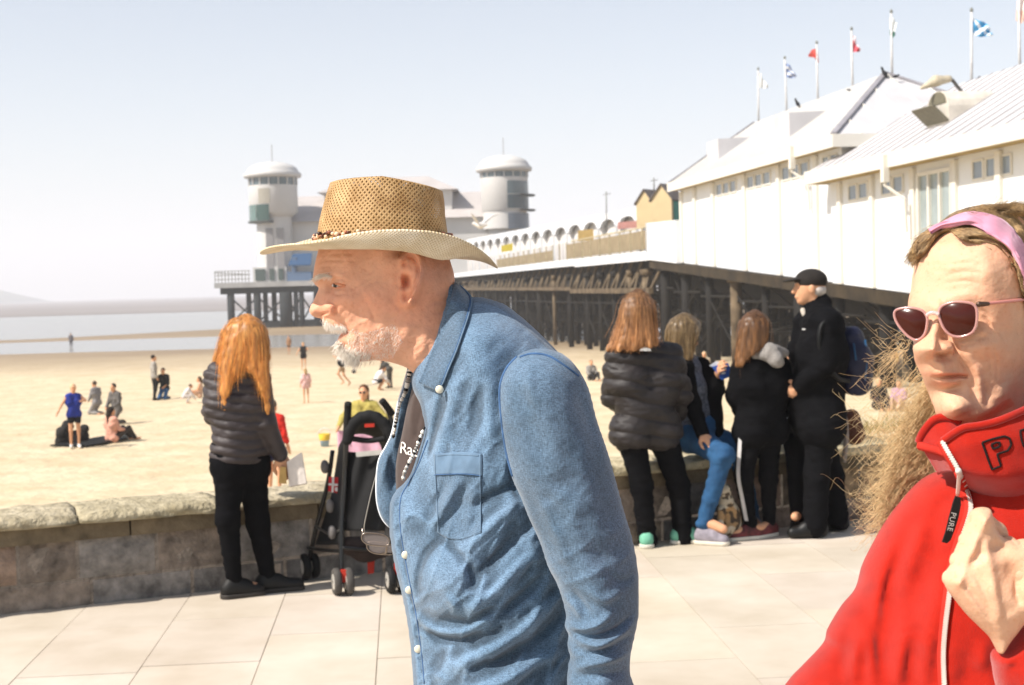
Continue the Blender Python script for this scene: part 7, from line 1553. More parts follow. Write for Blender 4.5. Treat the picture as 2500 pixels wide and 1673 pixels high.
hair_from_guides('hair', [[(1666, 778, .0), (1640, 790, -.02), (1630, 830, .0), (1642, 866, .02)], [(1668, 776, .0), (1652, 790, -.09), (1648, 835, -.11), (1660, 880, -.11)], [(1670, 776, .0), (1676, 792, -.10), (1676, 840, -.115), (1678, 886, -.12)], [(1672, 777, .0), (1694, 796, -.08), (1690, 830, -.10), (1686, 872, -.11)], [(1674, 778, .0), (1702, 792, -.02), (1700, 806, -.03), (1698, 822, -.04)]], d, 1600, SH, pr_, .0012, .010, .016, 8, grad=(.7, 1.3))
bk = thing('booklet', P(1770, 905, d - .06), 'bright blue folded leaflet held by the woman sitting on the wall', 'leaflet')
mm = MB(); mm.hexa(cq([(1738, 896), (1776, 885), (1794, 916), (1762, 928)], d, -.09) + cq([(1738, 896), (1776, 885), (1794, 916), (1762, 928)], d, -.08)); bko = mm.build('cover', mat('leaflet_blue', '#2f57a8', .6, .06, 20), bk)
mm = MB(); mm.hexa(cq([(1752, 902), (1772, 897), (1774, 902), (1756, 908)], d, -.094) + cq([(1752, 902), (1772, 897), (1774, 902), (1756, 908)], d, -.0905)); mm.hexa(cq([(1760, 911), (1770, 908), (1772, 912), (1763, 915)], d, -.094) + cq([(1760, 911), (1770, 908), (1772, 912), (1763, 915)], d, -.0905)); mm.build('cover_print', mat('leaflet_white', '#d5dae2', .6), bko)
mm = MB(); mm.hexa(cq([(1731, 893), (1748, 882), (1762, 886), (1742, 897)], d, -.075) + cq([(1731, 893), (1748, 882), (1762, 886), (1742, 897)], d, -.07)); mm.build('page', MATS['leaflet_white'], bk)
# ---- girl in black hoodie
d = 9.22; j = joints(d, head=(1842, 812), neck=(1852, 868), shl=(1814, 902, -.02), shr=(1902, 898, .06), ell=(1798, 968, .02), wrl=(1812, 1010, .2), elr=(1916, 968, .1), wrr=(1900, 1020, .24), hipl=(1834, 1052, -.01), hipr=(1880, 1050, .05), knl=(1816, 1164, -.02), knr=(1876, 1162, .05), anl=(1832, 1280, .0), anr=(1878, 1274, .08), tol=(1784, 1304, -.05), tor=(1846, 1290, .0))
pr_ = thing('person', [j['anl'][0], j['anl'][1], 0], 'girl in black hooded jacket with grey hood and white striped trousers', 'person')
make_body(j, pr_, .008, (-.2, .95, 0), .9, True)
def b_(S): torso(S, j, .026, .05, 1.0, .92); arm(S, j, 'l', .024, .97); arm(S, j, 'r', .024, .97)
garment('jacket', b_, BLK, pr_, .008, lambda V, F: wrinkle(V, F, .008, (12, 12, 20), 4))
S = SDF(); S.chain([P(1844, 868, d - .07), P(1880, 858, d - .10), P(1912, 862, d - .04)], [.028, .05, .035], .03).chain([P(1862, 872, d - .11), P(1895, 880, d - .12), P(1905, 888, d - .11)], [.02, .045, .018], .03); V, F = S.mesh(.007, 1); V = wrinkle(V, F, .006, (20, 20, 20)); mk('hood', V, F, mat('grey_jersey', '#8c8782', .9, .12, 40, tint=True), pr_, vcol=np.ones((len(V), 3)))
S = SDF()
for a in 'lr': S.cone(j['hip' + a] + [0, 0, .05], j['hip' + a], .09, .095, .05); leg(S, j, a, .006, 1.06, s=.92)
V, F = S.mesh(.008, 1); V = wrinkle(V, F, .005, (18, 18, 40), 9); tr_o = mk('track_trousers', V, F, BLK, pr_, vcol=np.ones((len(V), 3)))
mm = MB(); q = [(1803, 1062, -.085), (1800, 1110, -.085), (1798, 1164, -.085), (1808, 1220, -.065), (1818, 1272, -.058)]; L_ = [P(x, y, d + c) for x, y, c in crom(q, 5)]; R_ = [P(x + 9, y, d + c - .012) for x, y, c in crom(q, 5)]
mm.add(L_ + R_, [(i, i + 1, i + 1 + len(L_), i + len(L_)) for i in range(len(L_) - 1)]); so_m = mm.build('side_stripe', mat('stripe_white', '#c4c0bd', .8), tr_o)
for o_ in shoe_pair(j, pr_, .006, mat('pink_black_trainer', '#7d3a3c', .7, .5, 18, tint=True, col2='#1d1718'), mat('white_sole', '#cfcabd', .7), .9): pass
hair_from_guides('hair', [[(1838, 770, .0), (1814, 786, -.03), (1806, 830, -.05), (1800, 880, -.07), (1804, 900, -.08)], [(1840, 769, .0), (1826, 788, -.09), (1820, 830, -.10), (1814, 875, -.10), (1812, 892, -.11)], [(1844, 769, .0), (1846, 790, -.10), (1844, 830, -.115), (1838, 866, -.12)], [(1848, 770, .0), (1868, 790, -.07), (1868, 826, -.09), (1862, 860, -.09)]], d, 700, mat('hair_chestnut', '#8a5f38', .45, .25, 60, col2='#4a301b', tint=True, spec=.45, stretch=(1, 1, .2)), pr_, .0011, .010, .016, 12, grad=(.6, 1.4))
S = SDF(); S.ell(j['head'] + [.005, -.005, .028], (.077, .09, .09), None, .02); V, F = S.mesh(.008, 1); mk('hair', V, F, MATS['hair_chestnut'], pr_, vcol=(.7 + .2 * vnoise(V * [80, 80, 12]))[:, None] * np.ones(3))
# ---- man in black cap with rucksack
d = 9.3; j = joints(d, head=(1976, 702), neck=(1998, 752), shl=(1980, 790, .2), shr=(2018, 792, -.16), ell=(1966, 880, .26), wrl=(1948, 940, .16), elr=(2016, 890, -.22), wrr=(1956, 938, -.16), hipl=(1990, 1030, .1), hipr=(2006, 1032, -.09), knl=(2030, 1162, .12), knr=(1994, 1168, -.1), anl=(2042, 1268, .12), anr=(1990, 1284, -.1), tol=(1990, 1280, .14), tor=(1936, 1304, -.1)); j['hnr'] = (0, -1, .2)
pr_ = thing('person', [j['anr'][0], j['anr'][1], 0], 'older man in black cap, black jacket and trousers with a rucksack', 'person')
make_body(j, pr_, .006, (-.97, .1, 0), 1.0, True, curl=.7)
def b_(S): torso(S, j, .038, .06, 1.1, 1.12); arm(S, j, 'l', .028, .96); arm(S, j, 'r', .030, .96); S.cone(j['neck'] - [0, 0, .02] , j['neck'] + [.015, 0, .03], .085, .072, .03); S.cone(P(1962, 960, d - .05), P(1966, 1010, d), .11, .11, .08)
garment('jacket', b_, BLK, pr_, .0085, lambda V, F: wrinkle(V, F, .009, (10, 10, 20), 6))
S = SDF()
for a in 'lr': S.cone(j['hip' + a] + [0, 0, .06], j['hip' + a], .12, .12, .05); leg(S, j, a, .022, .99, flare=.018)
V, F = S.mesh(.009, 1); V = wrinkle(V, F, .008, (14, 14, 24), 2); mk('trousers', V, F, BLK, pr_, vcol=np.ones((len(V), 3)))
shoe_pair(j, pr_, .008, mat('black_shoe', '#121212', .5, .1, 20, tint=True), None, 1.08)
S = SDF(); A = frame((-.97, .1, 0.02), (0, 0, 1)); hc_ = j['head']; S.ell(hc_ + A[2] * .045 - A[1] * .012, (.084, .105, .078), A, .01); S.ell(hc_ + A[1] * .10 + A[2] * .050, (.07, .075, .010), frame((-.97, .1, -.12), (0, 0, 1)), .008); S.ell(hc_ + A[2] * -.06, (.2, .2, .075), A, .006, True)
V, F = S.mesh(.005, 1); capo = mk('cap', V, F, mat('cap_cloth', '#26221f', .9, .15, 30, tint=True), pr_, vcol=np.ones((len(V), 3)))
S = SDF(); S.ell(hc_ - A[1] * .052 - A[2] * .02, (.074, .055, .05), A, .01); V, F = S.mesh(.006, 1); V = wrinkle(V, F, .002, (80, 80, 80)); mk('hair', V, F, mat('hair_grey', '#b3aaa2', .6, .1, 80, tint=True), pr_, vcol=np.ones((len(V), 3)))
S = SDF(); S.chain([P(1960, 758, d - .02), P(1964, 768, d - .03)], [.018, .018], .02); V, F = S.mesh(.006, 1); mk('collar', V, F, mat('shirt_cream', '#bdb2a4', .8, .1, 20), pr_)
mm = MB(); cpp = P(1962, 804, d - .235); mm.box(cpp, (.02, .006, .010), CM[[0, 2, 1]]); mm.build('emblem', mat('white_print', '#d9d6d2', .6), pr_)
rs = thing('rucksack', P(2088, 957, d - .02), 'dark blue rucksack on the back of the man in the black cap', 'rucksack')
S = SDF(); S.chain([P(2076, 826, d), P(2086, 880, d), P(2084, 930, d)], [.085, .105, .10], .06).chain([P(2098, 890, d), P(2100, 930, d)], [.075, .08], .04); V, F = S.mesh(.009, 1); V = wrinkle(V, F, .008, (14, 14, 14)); mk('bag', V, F, mat('navy_nylon', '#171a33', .55, .2, 10, tint=True), rs, vcol=np.ones((len(V), 3)))
mm = MB(); mm.tube([P(2112, 830, d - .06), P(2118, 870, d - .09), P(2112, 930, d - .1)], .006, 6); mm.tube([P(2084, 838, d - .105), P(2090, 880, d - .125)], .006, 6); mm.build('piping', mat('teal_piping', '#1d4a6e', .6), rs, smooth=True)
mm = MB(); mm.tube(crom([P(2058, 812, d - .11), P(2030, 782, d - .21), P(2004, 800, d - .245), P(2004, 860, d - .25), P(2040, 920, d - .24), P(2072, 930, d - .12)], 6), .016, 6); mm.build('strap', MATS['navy_nylon'], rs, smooth=True)
# ---- half hidden person in pale jacket on the wall behind
d = 9.75; j = joints(d, head=(1944, 880, .25), neck=(1944, 925, .2), shl=(1926, 945, .15), shr=(1962, 948, .15), ell=(1918, 1000, .1), wrl=(1924, 1040, -.05), elr=(1950, 1010, -.02), wrr=(1938, 1046, -.14), hipl=(1930, 1062, .1), hipr=(1962, 1062, .1), knl=(1936, 1080, -.35), knr=(1972, 1078, -.35), anl=(1944, 1250, -.4), anr=(1980, 1250, -.4), tol=(1940, 1262, -.55), tor=(1982, 1262, -.55))
pr_ = thing('person', [j['hipl'][0], j['hipl'][1], .59], 'person in pale blue jacket sitting on the wall, mostly hidden by the man in black', 'person')
make_body(j, pr_, .009, (-.3, -.9, 0), .85, True)
def b_(S): torso(S, j, .012, .04, .9, .8); arm(S, j, 'l', .016, .92); arm(S, j, 'r', .022, .92)
garment('jacket', b_, mat('pale_denim', '#b4bcc6', .85, .1, 20, tint=True), pr_, .010, lambda V, F: wrinkle(V, F, .006))
S = SDF()
for a in 'lr': leg(S, j, a, .01, 1.1, s=.85)
V, F = S.mesh(.012, 1); mk('trousers', V, F, BLK, pr_, vcol=np.ones((len(V), 3))); shoe_pair(j, pr_, .01, MATS['black_shoe'], None, .9)
# ---- shoulder bag hanging behind the man
hb2 = thing('shoulder_bag', P(2086, 1080, 9.7), 'brown shoulder bag with pale strap lying against the wall behind the man in black', 'bag')
S = SDF(); S.chain([P(2078, 1020, 9.75), P(2086, 1060, 9.72)], [.06, .075], .05); V, F = S.mesh(.01, 1); mk('bag', V, F, mat('brown_bag', '#5a3626', .7, .2, 20), hb2)
mm = MB(); q = crom([P(2052, 980, 9.6), P(2062, 1020, 9.58), P(2066, 1070, 9.58), P(2060, 1128, 9.6)], 6); mm.tube(q, .018, 6); mm.build('strap', mat('pale_strap', '#8b8078', .8, .1, 20), hb2, smooth=True)
# ---- speckled dog sitting by the wall
d = 9.2; dg = thing('dog', P(1778, 1308, d), 'small speckled dog sitting on the pavement between the seated woman and the girl', 'dog')
DP = lambda x, y, c=0: P(x, y, d + c)
S = SDF(); S.chain([DP(1786, 1282, .06), DP(1780, 1256, .03), DP(1770, 1228, -.02)], [.072, .068, .055], .04); S.chain([DP(1770, 1228, -.02), DP(1768, 1206, -.03)], [.048, .04], .03); S.ell(DP(1768, 1196, -.03), (.045, .05, .042), None, .02); S.cone(DP(1760, 1200, -.06), DP(1750, 1206, -.09), .024, .017, .02)
for sx, c in ((0, -.05), (12, .0)): S.chain([DP(1762 + sx, 1246, c - .02), DP(1758 + sx, 1280, c - .05), DP(1757 + sx, 1302, c - .05), DP(1750 + sx, 1306, c - .07)], [.03, .02, .017, .02], .015)
for c in (-.01, .12): S.chain([DP(1790, 1280, c), DP(1774, 1294, c - .05), DP(1782, 1304, c - .02), DP(1766, 1306, c - .05)], [.05, .032, .02, .018], .02)
for sx, c in ((-4, -.05), (12, -.01)): S.chain([DP(1768 + sx * .6, 1188, c), DP(1764 + sx * 1.3, 1196, c), DP(1762 + sx * 1.5, 1208, c)], [.016, .018, .012], .008)
S.chain([DP(1798, 1296, .08), DP(1812, 1304, .06), DP(1822, 1304, .03)], [.018, .013, .008], .01)
V, F = S.mesh(.006, 1); sp = vnoise(V * 42); sp2 = vnoise(V * 16 + 4); col = np.where((sp > .22)[:, None], np.array([.14, .11, .09]), np.where((sp2 > .25)[:, None], np.array([.75, .52, .3]), np.array([1, .96, .88]))); mk('body', V, F, mat('dog_fur', '#b5ab9a', .85, .1, 40, tint=True, bump=.6, bs=200, bd=.004), dg, vcol=col)
S = SDF(); S.ell(DP(1748, 1204, -.105), (.008, .008, .007)); V, F = S.mesh(.002, 1); mk('nose', V, F, MATS['black_shoe'], dg)
# ================================================================== BEACH VISITORS (metric templates)
def on_beach(px, py):
    d = 20.0
    for _ in range(60):
        p = P(px, py, d); z = float(beach_z(p[0], p[1])); r = (P(px, py, 1.0) - CC); 
        k = (z - CAMZ) / r[2]; d = .5 * d + .5 * k
    p = P(px, py, d); p[2] = float(beach_z(p[0], p[1])); return p, d
def place(tpl, p, yaw, h):
    """tpl joints in metres for a 1.75 m person: x right, y forward"""
    s = h / 1.75; c_, s_ = math.cos(yaw), math.sin(yaw); out = {}
    for k, v in tpl.items():
        x, y, z = (np.asarray(v, float) * s); out[k] = p + np.array([c_ * x + s_ * y * -1, s_ * x + c_ * y, z])
    out['gz'] = p[2]; out['fwd'] = np.array([-s_, c_, 0]); return out
STAND = dict(head=(0, .02, 1.63), neck=(0, 0, 1.48), shl=(-.17, 0, 1.42), shr=(.17, 0, 1.42), ell=(-.24, -.02, 1.14), elr=(.24, -.02, 1.14), wrl=(-.25, .08, .9), wrr=(.25, .08, .9), hipl=(-.09, 0, .92), hipr=(.09, 0, .92), knl=(-.1, .03, .5), knr=(.1, .01, .5), anl=(-.1, 0, .09), anr=(.1, -.03, .09), tol=(-.12, .16, .03), tor=(.12, .13, .03))
SIT = dict(head=(0, .02, .80), neck=(0, -.02, .66), shl=(-.17, -.02, .60), shr=(.17, -.02, .60), ell=(-.22, .08, .36), elr=(.22, .08, .36), wrl=(-.14, .28, .32), wrr=(.14, .28, .32), hipl=(-.09, 0, .13), hipr=(.09, 0, .13), knl=(-.14, .42, .34), knr=(.14, .42, .34), anl=(-.1, .62, .08), anr=(.1, .62, .08), tol=(-.1, .78, .05), tor=(.1, .78, .05))
KNEEL = dict(head=(0, .12, 1.12), neck=(0, .06, .98), shl=(-.17, .05, .92), shr=(.17, .05, .92), ell=(-.22, .12, .64), elr=(.22, .12, .64), wrl=(-.12, .3, .52), wrr=(.12, .3, .52), hipl=(-.09, 0, .44), hipr=(.09, 0, .44), knl=(-.12, .28, .08), knr=(.12, .28, .08), anl=(-.1, -.12, .06), anr=(.1, -.12, .06), tol=(-.1, -.24, .04), tor=(.1, -.24, .04))
CROUCH = dict(head=(0, .34, .92), neck=(0, .24, .82), shl=(-.17, .20, .76), shr=(.17, .20, .76), ell=(-.2, .38, .48), elr=(.2, .38, .48), wrl=(-.08, .52, .26), wrr=(.08, .52, .26), hipl=(-.1, -.05, .36), hipr=(.1, -.05, .36), knl=(-.15, .32, .44), knr=(.15, .32, .44), anl=(-.11, .1, .08), anr=(.11, .1, .08), tol=(-.12, .26, .03), tor=(.12, .26, .03))
BEND = dict(STAND, head=(0, .42, 1.28), neck=(0, .34, 1.24), shl=(-.17, .30, 1.2), shr=(.17, .30, 1.2), ell=(-.2, .40, .92), elr=(.2, .40, .92), wrl=(-.12, .48, .66), wrr=(.12, .48, .66))
RUN = dict(STAND, knl=(-.1, .22, .58), anl=(-.1, -.02, .22), tol=(-.1, .1, .12), knr=(.1, -.04, .5), anr=(.1, -.3, .16), tor=(.1, -.22, .04), ell=(-.24, .12, 1.2), wrl=(-.18, .3, 1.3), elr=(.24, -.16, 1.16), wrr=(.2, -.05, 1.0))
REACH = dict(STAND, ell=(-.3, .1, 1.3), wrl=(-.2, .3, 1.3), elr=(.32, .06, 1.2), wrr=(.42, .16, 1.02))
CM_ = {}
def cloth(c): 
    if c not in CM_: CM_[c] = mat('beach_cloth', c, .85, .12, 12, tint=True) if False else mat('cloth_' + c.strip('#'), c, .85, .12, 12, tint=True)
    return CM_[c]
def visitor(px, py, tpl, yaw, h, label, top='#888888', bottom='#222222', hair='#3a2a1e', long=False, sleeves=1.0, legs=1.0, shoes='#2a2624', cap=None, top_hem=1.0, hood=False, group='visitors on the sand', bare=False):
    p, d = on_beach(px, py); j = place(tpl, p, math.radians(yaw), h); s = h / 1.75; vx = max(.010, d * .00034)
    t = thing('person', p, label, 'person', group); make_body(j, t, vx, j['fwd'], s)
    if not bare:
        def b_(S):
            torso(S, j, .012 * s, .05, w=s, hem=top_hem)
            if sleeves:
                for a in 'lr': arm(S, j, a, .014 * s, sleeves, s=s)
            if hood: S.ell(j['head'] - j['fwd'] * .02, np.array([.11, .12, .14]) * s, None, .04); S.ell(j['head'] + j['fwd'] * .11 * s, np.array([.07, .08, .09]) * s, None, .02, True)
        garment('top', b_, cloth(top), t, vx, lambda V, F: wrinkle(V, F, .008))
    S = SDF()
    for a in 'lr':
        S.cone(j['hip' + a] + [0, 0, .05 * s], j['hip' + a], .105 * s, .11 * s, .05)
        if legs: leg(S, j, a, .012 * s, 1.0, s=s) if legs == 1.0 else S.chain([j['hip' + a], j['hip' + a] + (j['kn' + a] - j['hip' + a]) * legs], [.1 * s, .088 * s], .04)
    V, F = S.mesh(vx, 1); V = wrinkle(V, F, .006); mk('trousers' if legs == 1.0 else 'shorts', V, F, cloth(bottom), t, vcol=np.ones((len(V), 3)))
    if shoes: shoe_pair(j, t, vx, cloth(shoes), None, s)
    A = frame(j['fwd'], (0, 0, 1)); S = SDF(); q = lambda x, y, z: j['head'] + s * (A[0] * x + A[1] * y + A[2] * z)
    S.ell(q(0, -.03, .045), np.array([.085, .092, .092]) * s, A, .02)
    if long: S.chain([q(0, -.07, .03), q(0, -.10, -.08), q(.01, -.11, -.2 - .12 * (long > 1))], [.075 * s, .065 * s, .035 * s], .03)
    V, F = S.mesh(vx, 1); mk('hair' if not cap else 'cap', V, F, cloth(cap or hair), t, vcol=np.ones((len(V), 3)))
    if cap: 
        S = SDF(); S.ell(q(0, .1, .05), np.array([.065, .07, .014]) * s, A, .01); V, F = S.mesh(vx, 1); mk('cap_peak', V, F, cloth(cap), t, vcol=np.ones((len(V), 3)))
    return t, p, d, j
# left group
t, p, d, j = visitor(184, 1094, REACH, 200, 1.62, 'woman in royal blue strapless top and black shorts standing on the sand', '#1d2f86', '#15151a', '#caa873', False, 0, .42, '#d9d4cc', cap='#d9b08a')
visitor(238, 1012, KNEEL, 60, 1.6, 'kneeling visitor in grey hooded jacket with back turned, behind the blue top woman', '#7f7c7c', '#8a8684', '#4a3c32', False, 1, 1, None)
visitor(286, 1034, KNEEL, 150, 1.75, 'visitor in dark grey coat crouching with a pale bundle behind the pink shirt girl', '#5f5b58', '#69645f', '#2c2420')
visitor(274, 1081, SIT, -40, 1.8, 'girl with dark ponytail in pale pink shirt sitting with back turned', '#d49c86', '#3b3430', '#2a1f18', 2, .9, 1, None)
visitor(378, 978, STAND, -70, 1.78, 'tall standing visitor in light grey top and black trousers', '#9a948c', '#18181a', '#2a211b')
visitor(403, 975, dict(KNEEL, wrr=(.35, .12, .06), elr=(.3, .1, .5)), 170, 1.75, 'kneeling visitor in black top and blue jeans beside the tall grey top visitor', '#17171a', '#2f5a86', '#2a211b', False, .4)
visitor(452, 985, CROUCH, -80, 1.2, 'child in white clothes crouching on the sand', '#d6cfcb', '#cfc7c4', '#4a3a30', False, 1, 1, None)
visitor(488, 972, SIT, 100, 1.6, 'visitor with long brown hair leaning over on the sand beside the white clad child', '#c9a48a', '#b28d70', '#54402c', 2, 0, .4, None)
visitor(174, 852, STAND, 0, 1.7, 'lone far figure standing at the edge of the wet sand', '#6f6a6c', '#5d585a', '#4a4442')
# middle group
visitor(706, 866, STAND, 150, 1.5, 'distant boy in brown standing far up the sand near the pier', '#8d6a4c', '#6d5038', '#5a4430', False, .4, .5, None)
visitor(742, 905, dict(REACH), 190, 1.6, 'adult in black swimwear raising arms, just behind the pink shirt girl', '#1c1a1a', '#1c1a1a', '#a58454', True, 0, .3, None, top_hem=.55)
visitor(748, 985, STAND, 20, 1.25, 'standing girl in pale pink shirt with bare legs', '#dcb2ad', '#d6aaa6', '#a8875c', True, .5, .3, None)
t, p, d, j = visitor(838, 944, RUN, 100, 1.75, 'running visitor in white top and beige shorts beneath the straw hat man\'s chin', '#dcd6d0', '#a58c70', '#5a4a3a', False, .5, .55, None)
bgs = thing('bag', j['hipl'] + [0, -.12, .1], 'black bag at the hip of the running visitor', 'bag'); S = SDF(); S.ell(j['hipl'] + [-.02, -.16, .14], (.2, .09, .2), None, .02); V, F = S.mesh(.03, 1); mk('pouch', V, F, cloth('#17171a'), bgs, vcol=np.ones((len(V), 3)))
visitor(920, 953, CROUCH, -70, 1.65, 'crouching visitor in white shirt and black shorts playing on the sand', '#dad4d2', '#1c1a1c', '#3a2c22', False, .6, .6, None)
visitor(952, 948, BEND, 60, 1.5, 'dark clad visitor bending over beside the crouching white shirt visitor', '#45433f', '#56524c', '#2c241e')
# near: woman with sunglasses behind the pushchair
t, p, d, j = visitor(896, 1197, dict(STAND, ell=(-.36, .06, 1.22), wrl=(-.38, .24, 1.1), elr=(.36, .06, 1.22), wrr=(.38, .24, 1.1)), 172, 1.9, 'woman in olive yellow top and sunglasses standing behind the pushchair', '#a89a52', '#8f8a80', '#5a3a24', 2, 1, 1, None)
A = frame(j['fwd'], (0, 0, 1)); sgn3 = thing('sunglasses', j['head'] + A[1] * .1, 'black sunglasses worn by the woman in the olive yellow top', 'sunglasses'); S = SDF()
for x in (-1, 1): S.ell(j['head'] + A[0] * .032 * x + A[1] * .098 + A[2] * .008, (.03, .012, .024), A, .005)
S.cone(j['head'] - A[0] * .07 + A[1] * .08 + A[2] * .014, j['head'] + A[0] * .07 + A[1] * .08 + A[2] * .014, .005, .005, .006); V, F = S.mesh(.008, 1); mk('frame', V, F, MATS['dark_lens'], sgn3)
tw = thing('towel', p + j['fwd'] * .3, 'pale pink towel held open by the woman in the olive top', 'towel')
g = np.zeros((24, 20, 3)); 
for i_ in range(24):
    for k_ in range(20):
        x = -.44 + .88 * i_ / 23; v_ = k_ / 19; y = .27 + .03 * math.sin(x * 18 + v_ * 3); z = 1.12 - .06 * math.cos(x * 3.4) ** 2 - .8 * v_; g[i_, k_] = p + A[0] * x + A[1] * y + A[2] * z
gc = w2c(g.reshape(-1, 3)).reshape(g.shape); solid_sheet(gc, .02, 'cloth', mat('pink_towel', '#c99db0', .9, .12, 8), tw)
bu = thing('beach_bucket', on_beach(793, 1090)[0], 'yellow and blue toy bucket on the sand left of the pushchair', 'bucket'); b0 = worldloc(bu); mm = MB(); mm.lathe(b0, [(.0, .0), (.09, .0), (.12, .16)], 18); mm.build('lower_pail', mat('bucket_blue', '#8aa0ae', .5), bu, smooth=True)
mm = MB(); mm.lathe(b0, [(.122, .15), (.15, .30), (.14, .31), (.12, .16)], 18); mm.build('upper_pail', mat('bucket_yellow', '#d9b53c', .5), bu, smooth=True); mm = MB(); mm.tube([b0 + [.145 * math.cos(a), .02, .30 + .14 * math.sin(a)] for a in np.linspace(0, math.pi, 12)], .012, 6); mm.build('handle', MATS['white_print'], bu, smooth=True)
# red child behind the wall
p = P(672, 1190, 21.5); p[2] = float(beach_z(p[0], p[1])); t = None
pz, dz = on_beach(668, 1205); visitor(672, 1215, STAND, -20, 1.72, 'visitor in long red top standing on the sand just behind the wall', '#c5281c', '#1b1f46', '#3a2a1e', False, .55, .5, None, top_hem=1.35)
# right hand side, behind the seated group
visitor(1444, 930, SIT, 200, 1.7, 'sunburnt visitor in grey coat sitting on the sand behind the denim shoulder', '#8f8a84', '#1d1c1e', '#a38060', False, 1, 1, None)
visitor(1496, 925, dict(SIT), 150, 1.7, 'visitor in black with legs drawn up behind the long haired puffer jacket wearer', '#1c1b1d', '#1c1b1d', '#2c231c')
visitor(1722, 932, KNEEL, 160, 1.72, 'blurred visitor in beige coat on the sand beyond the blue leaflet', '#b5a58e', '#8d8474', '#c9b08c', True)
visitor(2146, 1000, SIT, 180, 1.72, 'visitor with fair hair in black top sitting on the sand beside the wall grass', '#1a1a1d', '#222126', '#c9a884', False, .5, 1, None)
visitor(2180, 930, STAND, 170, 1.35, 'child in bright yellow top under the pier legs', '#d9b42c', '#8d7f74', '#2c231c', False, .5)
visitor(2196, 1000, SIT, 150, 1.6, 'visitor in pale pink top half hidden by wind blown hair', '#b794a6', '#c9a893', '#8d7458', True, 1, 1, None)
# bags and mat beside the left group
bp_, bd_ = on_beach(172, 1088); bgp = thing('bag_pile', bp_, 'black pushchair bag and coats heaped behind the woman in the blue top', 'bags'); S = SDF()
for x, z, r_ in ((-.22, .3, .2), (-.1, .5, .16), (.2, .22, .2), (.3, .4, .13), (-.25, .1, .2), (.05, .12, .25)): S.ell(bp_ + [x, .25 + .1 * math.sin(x * 9), z], (r_, r_ * .8, r_), None, .05)
V, F = S.mesh(.025, 1); V = wrinkle(V, F, .02, (7, 7, 7)); mk('bag', V, F, cloth('#201d1c'), bgp, vcol=np.ones((len(V), 3)))
mt, md = on_beach(190, 1090); mm = MB(); q = [on_beach(x, y)[0] + [0, 0, .03] for x, y in ((122, 1092), (210, 1094), (318, 1074), (250, 1070))]; mm.hexa(q + [v + np.array([0, 0, .03]) for v in q]); mo = mm.build('beach_mat', cloth('#26221f'), None); setp(mo, 'dark mat spread on the sand under the pink shirt girl', 'mat')
gb_, gd_ = on_beach(310, 1074); gbg = thing('bag', gb_, 'pale grey bag on the sand right of the pink shirt girl', 'bag'); S = SDF(); S.ell(gb_ + [0, 0, .14], (.16, .14, .15), None, .03); S.ell(gb_ + [-.1, .1, .25], (.1, .1, .12), None, .03); V, F = S.mesh(.025, 1); V = wrinkle(V, F, .02, (8, 8, 8)); mk('bag', V, F, cloth('#8f979c'), gbg, vcol=np.ones((len(V), 3)))
bl, _ = on_beach(864, 912); S = SDF(); S.ell(bl + [0, 0, .11], (.12, .12, .12)); V, F = S.mesh(.02, 1); bo_ = mk('ball', V, F, cloth('#3a342e'), None, vcol=np.ones((len(V), 3))); setp(bo_, 'small dark ball lying on the sand left of the crouching visitor', 'ball')
# ================================================================== PUSHCHAIR
d = 7.9; ps = thing('pushchair', G(850, 1448, 0), 'black folding pushchair with red trim and double wheels parked by the wall', 'pushchair')
BT = mat('black_tube', '#141414', .35, .1, 20, spec=.5); BF = mat('black_canvas', '#181819', .8, .15, 14, bump=.3, bs=120, bd=.002); PX = lambda x, y, c=0: P(x, y, d + c)
def tb(pts, r, name, m__=BT, par=ps, sub=5):
    V, F = tube(crom([PX(*q) for q in pts], sub), r, 8); return mk(name, V, F, m__, par)
tb([(849, 1000, .02), (846, 1080, .03), (840, 1200, .05), (834, 1300, .02), (834, 1425, -.02)], .014, 'handle_tube'); tb([(938, 985, .02), (956, 1030, .03), (962, 1130, .05), (962, 1280, .02), (962, 1400, -.02)], .014, 'handle_tube')
tb([(850, 985, .0), (849, 1004, .02), (846, 1064, .03)], .021, 'grip', mat('foam_grip', '#1b1a19', .9, .1, 40)); tb([(932, 978, -.02), (942, 990, .0), (958, 1012, .03)], .021, 'grip', MATS['foam_grip'])
tb([(812, 1100, .28), (800, 1180, .3), (772, 1290, .36), (750, 1390, .42)], .013, 'front_tube'); tb([(920, 1110, .5), (905, 1200, .52), (884, 1300, .58), (880, 1370, .64)], .013, 'front_tube')
tb([(752, 1338, .4), (800, 1344, .2), (836, 1346, .0)], .010, 'cross_bar'); tb([(836, 1338, .0), (900, 1342, .1), (962, 1338, .0)], .010, 'cross_bar'); tb([(770, 1284, .36), (806, 1304, .2), (836, 1290, .02)], .008, 'cross_bar', mat('steel_tube', '#8d8a86', .3, .1, 20, metal=.8)); tb([(752, 1390, .42), (820, 1392, .5), (880, 1376, .62)], .009, 'cross_bar')
